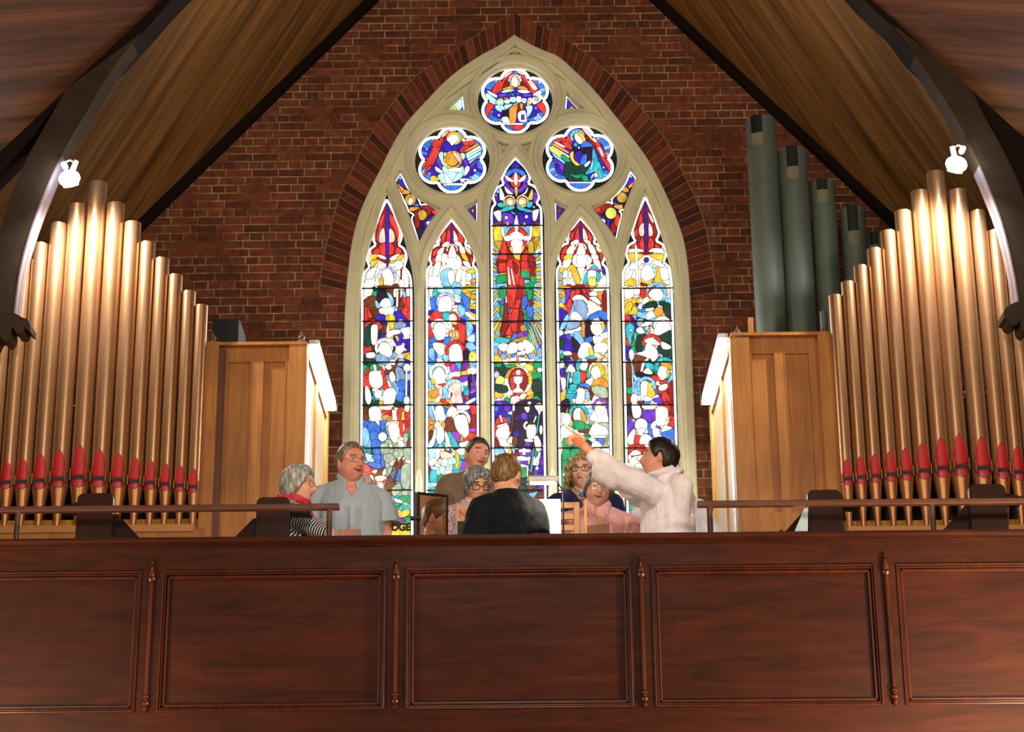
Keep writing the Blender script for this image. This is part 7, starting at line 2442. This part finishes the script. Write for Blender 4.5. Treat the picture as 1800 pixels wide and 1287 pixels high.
# 7. curly blonde woman with glasses
M['navyblue'] = fabric('navy_blouse', '#1f2450', '#2c3468')
random.seed(12)
curls = []
for i in range(120):
    a = random.uniform(R(52), R(308))
    zz = random.uniform(-0.135, 0.07)
    rad = 0.092 + 0.018 * random.random() + (0.012 if zz < 0 else 0)
    curls.append(((rad * math.sin(a), -rad * 0.95 * math.cos(a) + 0.01, zz), random.uniform(0.016, 0.026)))
for i in range(40):
    a = random.uniform(0, 2 * math.pi)
    q = random.uniform(0, 0.065)
    curls.append(((q * math.sin(a) * 1.1, -q * math.cos(a) + 0.01, 0.115 - 0.25 * q * q / 0.02 * 0.35), random.uniform(0.015, 0.022)))
r7, hm7, z7 = person('standing woman with long curly blonde hair, dark glasses and navy top', (1026, 831), 1.92, R(-6), hyaw=R(-12), hpitch=R(-2), hroll=R(4), scale=0.98, skin_c='#e6b8a0', lip_c='#b5685c',
                     hp=dict(nose=0.95), hair=dict(BOB, blobs=curls, curl=0.006, cf=60, czs=1.0), hairc='#b09a66', hair_mat=hair_material('#a38d5e', '#dcc994'), shirt=M['navyblue'], sleeve=0.9, glasses='thick',
                     neck_cut=vneck(0.15, 0.17), brow_c='#7a6238', body_seed=31)
mb = MB()
mb.ball((0.0, -0.115, z7(1.375)), 0.018, 14, 10, (1.5, .5, .9))
mb.tube([(-0.07, 0.0, z7(1.47)), (-0.04, -0.085, z7(1.41)), (0, -0.112, z7(1.378)), (0.04, -0.085, z7(1.41)), (0.07, 0.0, z7(1.47))], 0.003, 6)
add_part(r7, mb, 'blue_pendant', plain('turquoise_blue_pendant', '#2a86c8', 0.3))

# 8. older woman in pink shirt looking up
M['pink'] = fabric('pink_check_shirt', '#f0949c', '#ffc9c6', 'weave', 130.0)
hair8 = dict(line=[(0, .064), (35, .048), (58, .0), (80, -.030), (110, -.055), (180, -.065)], T=[(-.1, .010), (-.03, .014), (.05, .018), (.12, .018)], rough=0.3)
r8, hm8, z8 = person('older woman with glasses in pink collared shirt looking up', (1051, 862), 1.18, R(8), hyaw=R(-2), hpitch=R(4), hroll=R(10), scale=0.97, skin_c='#e6b29c', lip_c='#a85850',
                     hp=dict(nose=1.0, smile=True), hair=hair8, hairc='#6a5a48', hair_mat=hair_material('#5c4c3a', '#8d7b62'), shirt=M['pink'], sleeve=0.95, sleeve_w=0.02, glasses='thin', neck_cut=vneck(0.17, 0.12), body_seed=41, width=1.05,
                     arms={-1: ((0.27, 1.12, 4.42), (0.33, 0.95, 4.30)), 1: ((0.70, 1.14, 4.45), (0.64, 0.95, 4.30))})
collar(r8, 0.99, z8, M['pink'])

# 9. pointing conductor in a white robe
M['robe'] = fabric('ivory_robe', '#efe4ea', '#fdf6fb')
shR = P(1128, 858, 0.62)
el = P(1070, 825, 0.56)
wr = P(1028, 786, 0.52)
fin = P(1000, 762, 0.48)


def robe_sleeve(sb, J, s, Z, inv):
    """wide bell sleeve hanging from the raised arm"""
    a = inv @ P(1150, 866, 0.64)
    b = inv @ P(1095, 840, 0.58)
    c = inv @ P(1047, 806, 0.54)
    for (p, q, r0, r1) in ((a, b, 0.085, 0.075), (b, c, 0.075, 0.058)):
        capsule(sb, tuple(p), tuple(q), r0, r1)
    # hanging cloth: flattened lofts below the arm
    top = [P(1046, 791, 0.52), P(1090, 822, 0.56), P(1140, 846, 0.62), P(1165, 856, 0.66)]
    bot = [P(1037, 846, 0.56), P(1072, 862, 0.58), P(1118, 872, 0.64), P(1160, 900, 0.68)]
    vs = []
    for t_, b_ in zip(top, bot):
        for k in range(12):
            ang = 2 * math.pi * k / 12
            mid = (t_ + b_) / 2
            half = (t_ - b_) / 2
            vs.append(inv @ (mid + half * math.cos(ang) + Vector((0, 1, 0)) * 0.055 * math.sin(ang)))
    fs = []
    for j in range(3):
        for k in range(12):
            k2 = (k + 1) % 12
            fs.append((j * 12 + k, j * 12 + k2, (j + 1) * 12 + k2, (j + 1) * 12 + k))
    fs.append(tuple(range(12))[::-1])
    fs.append(tuple(36 + k for k in range(12)))
    sb.add(vs, fs)
    # skirt of the robe
    loft(sb, [(Z(.35), .26 * s, .20 * s, 0, .04), (Z(.7), .22 * s, .17 * s, 0, .04), (Z(1.0), .175 * s, .14 * s, 0, .045), (Z(1.2), .175 * s, .13 * s, 0, .045)])


hair9 = dict(line=[(0, .070), (35, .060), (52, .035), (68, .000), (80, -.018), (97, .015), (112, -.050), (150, -.085), (180, -.092)], T=[(-.1, .006), (-.04, .012), (.03, .020), (.12, .018)], rough=0.15)
r9, hm9, z9 = person('conductor with short black hair in ivory robe, pointing up at the window', (1158, 808), 0.72, R(-62), hyaw=R(-34), hpitch=R(-12), hroll=R(-4), scale=1.0, skin_c='#d3977c', lip_c='#9a5248',
                     hp=dict(nose=0.9), hair=hair9, hairc='#15100e', hair_mat=hair_material('#120e0c', '#2a211c'), shirt=M['robe'], sleeve={-1: 0.5, 1: 1.7}, sleeve_w=0.03, shirt_extra=robe_sleeve,
                     arms={-1: (tuple(el), tuple(wr), 'point', tuple(fin - wr), (0.15, -0.2, -1.0), 1), 1: ((0.90, 0.66, 4.46), (0.80, 0.45, 4.22))}, body_seed=51, voxel=0.0042, shirt_len=0.6, width=0.92, fold=1.25, fold_z=0.22)
mb = MB()
mb.tube([(0.085 * math.cos(R(t)), 0.035 + 0.085 * math.sin(R(t)), z9(1.475) + (0.012 if 20 < t < 160 else -0.02 * max(0, math.sin(R(t + 180))))) for t in range(0, 360, 20)], 0.019, 10, closed=True, flat=1.6)
add_part(r9, mb, 'collar', M['robe'])
mb = MB()
mb.tube([(-0.14, -0.095, z9(1.10)), (-0.10, -0.135, z9(1.02)), (-0.09, -0.14, z9(0.8))], 0.010, 8)
add_part(r9, mb, 'cord', plain('cream_cord', '#d9c9a8', 0.7))

# 10. person in white T-shirt behind the conductor
M['white'] = fabric('white_tshirt', '#dcdbe2', '#f0eff4')
r10, hm10, z10 = person('person in white T-shirt standing half hidden behind the conductor', (1170, 844), 1.28, R(-24), hyaw=R(-20), hpitch=R(4), scale=0.95, skin_c='#d89c86', hp=dict(), hair=dict(SHORT), hairc='#7a6450',
                        hair_mat=hair_material('#6f5a48', '#9a8268'), shirt=M['white'], sleeve=0.95, sleeve_w=0.035, fat=0.03, width=1.05, body_seed=61, neck_cut=crew(),
                        arms={1: ((1.165, 1.22, 4.52), (1.165, 1.05, 4.30))})
# ------------------------------------------------------------------ things among the singers
def at(px, py, Y):
    return P(px, py, Y)


# mirror of the organist, turned towards him
a, b, c = at(738, 868, 1.0), at(784, 868, 1.0), at(760, 940, 1.0)
w, h = 0.185, a.z - at(760, 950, 1.0).z
mx = at(760, 868, 1.0)
mir = thing('organ_mirror', 'wood framed upright mirror on a stand reflecting the organist', 'mirror', (mx.x, 1.0, Z1))
zt_ = mx.z - Z1
ang = R(24)
Rm = Matrix.Rotation(ang, 4, 'Z')


def rot_build(mb, name, mat, parent, **k):
    mb.v = [tuple(Rm @ Vector(v)) for v in mb.v]
    return mb.build(name, mat, parent, **k)


ww = 0.088
mb = MB()
mb.box(-ww, ww, -0.003, 0.002, zt_ - 0.36, zt_ - 0.012)
M['mirror'] = plain('mirror_glass', '#e8e4dc', 0.02, 1.0, var=0.0)
rot_build(mb, 'mirror_glass', M['mirror'], mir)
mb = MB()
for q in ((-ww - 0.008, -ww + 0.006, zt_ - 0.37, zt_), (ww - 0.006, ww + 0.008, zt_ - 0.37, zt_), (-ww, ww, zt_ - 0.014, zt_), (-ww, ww, zt_ - 0.37, zt_ - 0.355)):
    mb.box(q[0], q[1], -0.012, 0.008, q[2], q[3], 0.003)
rot_build(mb, 'frame', M['mahogany_v'], mir)
mb = MB()
mb.box(-0.015, 0.015, 0.01, 0.04, 0.0, zt_ - 0.30)
mb.box(-0.12, 0.12, -0.10, 0.14, 0.0, 0.02)
rot_build(mb, 'stand', M['mahogany_v'], mir)

# dark post left of the mirror
p = at(730.5, 866, 0.95)
ps = thing('music_stand', 'slim dark wooden post just left of the mirror', 'stand', (p.x, 0.95, Z1))
mb = MB()
mb.box(-0.012, 0.012, -0.012, 0.012, 0, p.z - Z1, 0.003)
mb.build('post', M['mahogany_v'], ps)
mb = MB()
mb.box(-0.03, 0.03, -0.02, 0.02, p.z - Z1 - 0.165, p.z - Z1 - 0.145, 0.003)
mb.build('clamp', M['iron'], ps)

# narrow orange chair back beside the mirror, slatted chair right of the light
M['red_letter'] = plain('red_lettering', '#d82a18', 0.5)


def chair(name, label, x0, x1, ytop, Y, slats, group, floor_z):
    a, b = at(x0, ytop, Y), at(x1, ytop, Y)
    cx_, w = (a.x + b.x) / 2, (b.x - a.x)
    W = max(w, 0.0)
    root = thing(name, label, 'chair', (cx_, Y, floor_z), 0, group)
    h = a.z - floor_z
    sw = 0.036
    for s in (-1, 1):
        mb = MB()
        mb.box(s * W / 2 - (sw if s > 0 else 0), s * W / 2 + (0 if s > 0 else sw), -0.015, 0.015, 0, h, 0.004)
        mb.build('leg', M['chair'], root)
        mb = MB()
        mb.box(s * W / 2 - (sw if s > 0 else 0), s * W / 2 + (0 if s > 0 else sw), -0.34, -0.31, 0, 0.44, 0.004)
        mb.build('leg', M['chair'], root)
    for z0, z1 in slats:
        mb = MB()
        mb.box(-W / 2 + sw * 0.5, W / 2 - sw * 0.5, -0.010, 0.010, h - z1, h - z0, 0.003)
        mb.build('slat', M['chair'], root)
    mb = MB()
    mb.box(-W / 2, W / 2, -0.34, 0.02, 0.44, 0.465, 0.006)
    mb.build('seat', M['chair'], root)
    return root


chair('slatted_chair', 'orange beech chair with slatted back right of the glowing sheet', 932, 1019, 884, 0.98, [(0.0, 0.036), (0.068, 0.104), (0.136, 0.172)], None, Z1)

# board with red letters between the reader and the organist
a, b = at(801, 888, 0.95), at(845, 888, 0.95)
bd = thing('music_desk', 'orange wooden board with red letters and black square left of organist', 'music desk', ((a.x + b.x) / 2, 0.95, Z1))
hh = a.z - Z1
W = (b.x - a.x) / 2
mb = MB()
mb.box(-W, W, -0.01, 0.01, 0, hh, 0.003)
mb.build('board', M['chair'], bd)
mb = MB()
q = at(804, 920, 0.93).x - bd.location.x
q2 = at(817, 920, 0.93).x - bd.location.x
mb.box(q, q2, -0.016, -0.010, 0, at(810, 916, 0.93).z - Z1)
mb.build('black_panel', M['black'], bd)
z_ = at(820, 903, 0.93).z - Z1
text_mesh('lettering', 'NV', 0.062, (at(819, 903, 0.93).x - bd.location.x, -0.013, z_), (R(90), 0, 0), M['red_letter'], 0.001, bd)

# desk lamp and brightly lit sheet
M['sheet'] = plain('white_paper', '#f6f2ea', 0.8, var=0.01)
M['lamp_glow2'] = emit('warm_tube', '#ffe9c8', 22)
Yl = 0.52
a, b = at(926, 846, Yl), at(983, 846, Yl)
dl = thing('desk_lamp', 'white horizontal desk lamp hood over the glowing sheet music', 'lamp', ((a.x + b.x) / 2, Yl, Z1))
W = (b.x - a.x) / 2
zc = a.z - Z1
mb = MB()
pts = []
for t in range(0, 181, 15):
    pts.append((0.045 * math.cos(R(t)), 0.022 * math.sin(R(t)) + 0.006))
outl = pts + [(-0.042, -0.012), (0.042, -0.012)]
vs = []
for xx, k in ((-W, 0.6), (-W + 0.012, 0.95), (0, 1.0), (W - 0.012, 1.0), (W, 0.75)):
    for y_, z2_ in outl:
        vs.append((xx, y_ * k, z2_ * k + zc))
n = len(outl)
fs = [(j * n + i, j * n + (i + 1) % n, (j + 1) * n + (i + 1) % n, (j + 1) * n + i) for j in range(4) for i in range(n)]
fs += [tuple(range(n))[::-1], tuple(4 * n + i for i in range(n))]
mb.add(vs, fs)
mb.build('hood', M['white_metal'], dl, smooth=True)
mb = MB()
mb.box(-W + 0.02, W - 0.02, -0.02, 0.02, zc - 0.016, zc - 0.011)
mb.build('tube', M['lamp_glow2'], dl)
mb = MB()
mb.tube([(W - 0.01, 0.0, zc - 0.008), (W + 0.02, 0.03, zc - 0.05), (W + 0.02, 0.05, 0.9), (W + 0.02, 0.05, 0.0)], 0.005, 8)
mb.build('arm', M['iron'], dl)
Ys = 0.60
a, b = at(948, 878, Ys), at(985, 878, Ys)
sh_ = thing('sheet_music', 'brightly lit white sheet music standing right of the organist', 'sheet music', ((a.x + b.x) / 2, Ys, Z1))
mb = MB()
W = (b.x - a.x) / 2
mb.box(-W, W, -0.002, 0.002, at(960, 950, Ys).z - Z1, a.z - Z1)
mb.build('page', M['sheet'], sh_)
mb = MB()
mb.box(-W - 0.15, W - 0.02, 0.003, 0.015, at(960, 952, Ys).z - Z1 - 0.05, at(960, 905, Ys).z - Z1)
mb.box(-0.02, 0.02, 0.005, 0.015, 0, at(960, 950, Ys).z - Z1)
mb.build('desk', M['mahogany_v'], sh_)
lamp('sheet_lamp', 'AREA', (sh_.location.x, Ys - 0.12, a.z + 0.02), 1.3, (1, 0.86, 0.66), 0.12, (sh_.location.x, Ys + 0.02, a.z - 0.15))

# thin wood upright and cardboard-brown box before the pink shirt
a = at(1029, 879, 0.70)
b = at(1032, 879, 0.70)
pz = thing('music_stand', 'thin pale wooden upright at the left of the brown box', 'upright', (a.x, 0.70, Z1))
mb = MB()
mb.box(-0.008, 0.008, -0.010, 0.010, 0, a.z - Z1, 0.003)
mb.build('upright', M['chair'], pz)
a, b = at(1032, 921, 0.60), at(1072, 921, 0.60)


def book(name, label, cat, x0, x1, ytop, Y, mat, tilt=0.0, page=None):
    a, b = at(x0, ytop, Y), at(x1, ytop, Y)
    root = thing(name, label, cat, ((a.x + b.x) / 2, Y, Z1))
    W = (b.x - a.x) / 2
    zb = at(x0, 950, Y).z - Z1
    mb = MB()
    zt = a.z - Z1
    mb.prism([(-W, zb), (W, zb), (W, zt + tilt), (-W, zt - tilt)], -0.02, 0.02)
    mb.build('cover', mat, root)
    mb = MB()
    mb.prism([(-W + 0.004, zt - tilt - 0.004), (W - 0.004, zt + tilt - 0.004), (W - 0.004, zt + tilt + 0.001), (-W + 0.004, zt - tilt + 0.001)], -0.014, 0.014)
    mb.build('pages', page or M['sheet'], root)
    mb = MB()
    mb.box(-0.02, 0.02, 0.02, 0.04, 0, zb + 0.05)
    mb.build('stand', M['mahogany_v'], root)
    return root


book('hymn_book', 'brown upright book before the woman in the pink shirt', 'book', 1032, 1071, 924, 0.60, plain('brown_card', '#7a5136', 0.7), 0.006)
book('hymn_book', 'pinkish brown book on the ledge before the stout man', 'book', 594, 634, 932, 0.42, plain('pinkish_card', '#b07a62', 0.7), 0.0)

# small dark clip and pale folded paper on the right part of the capping
a = at(1372, 931, 0.05)
mb = MB()
mb.box(-0.040, 0.030, -0.015, 0.015, 0, 0.006)
mb.prism([(-0.012, 0.004), (0.030, 0.004), (0.004, 0.030), (-0.008, 0.026)], -0.012, 0.012)
o = mb.build('metal_clip', M['iron'])
o.location = (a.x, 0.05, ZT + 0.001)
tag(o, 'small dark metal clip lying on the gallery capping at the right', 'clip')
a, b, c = at(1394, 934, 0.35), at(1420, 934, 0.35), at(1414, 893, 0.35)
mb = MB()
zz = lambda v: v.z - Z1
mb.prism([(a.x - b.x, zz(a) - 0.02), (0.0, zz(b) - 0.02), (c.x - b.x + 0.02, zz(c)), (c.x - b.x, zz(c))], -0.004, 0.004)
mb.box(-0.03, -0.01, 0.004, 0.02, 0, zz(a))
o = mb.build('folded_sheet', plain('pale_blue_white_paper', '#cfe0e4', 0.6))
o.location = (b.x, 0.36, Z1)
tag(o, 'pale folded sheet leaning beside the pew before the right oak case', 'paper')
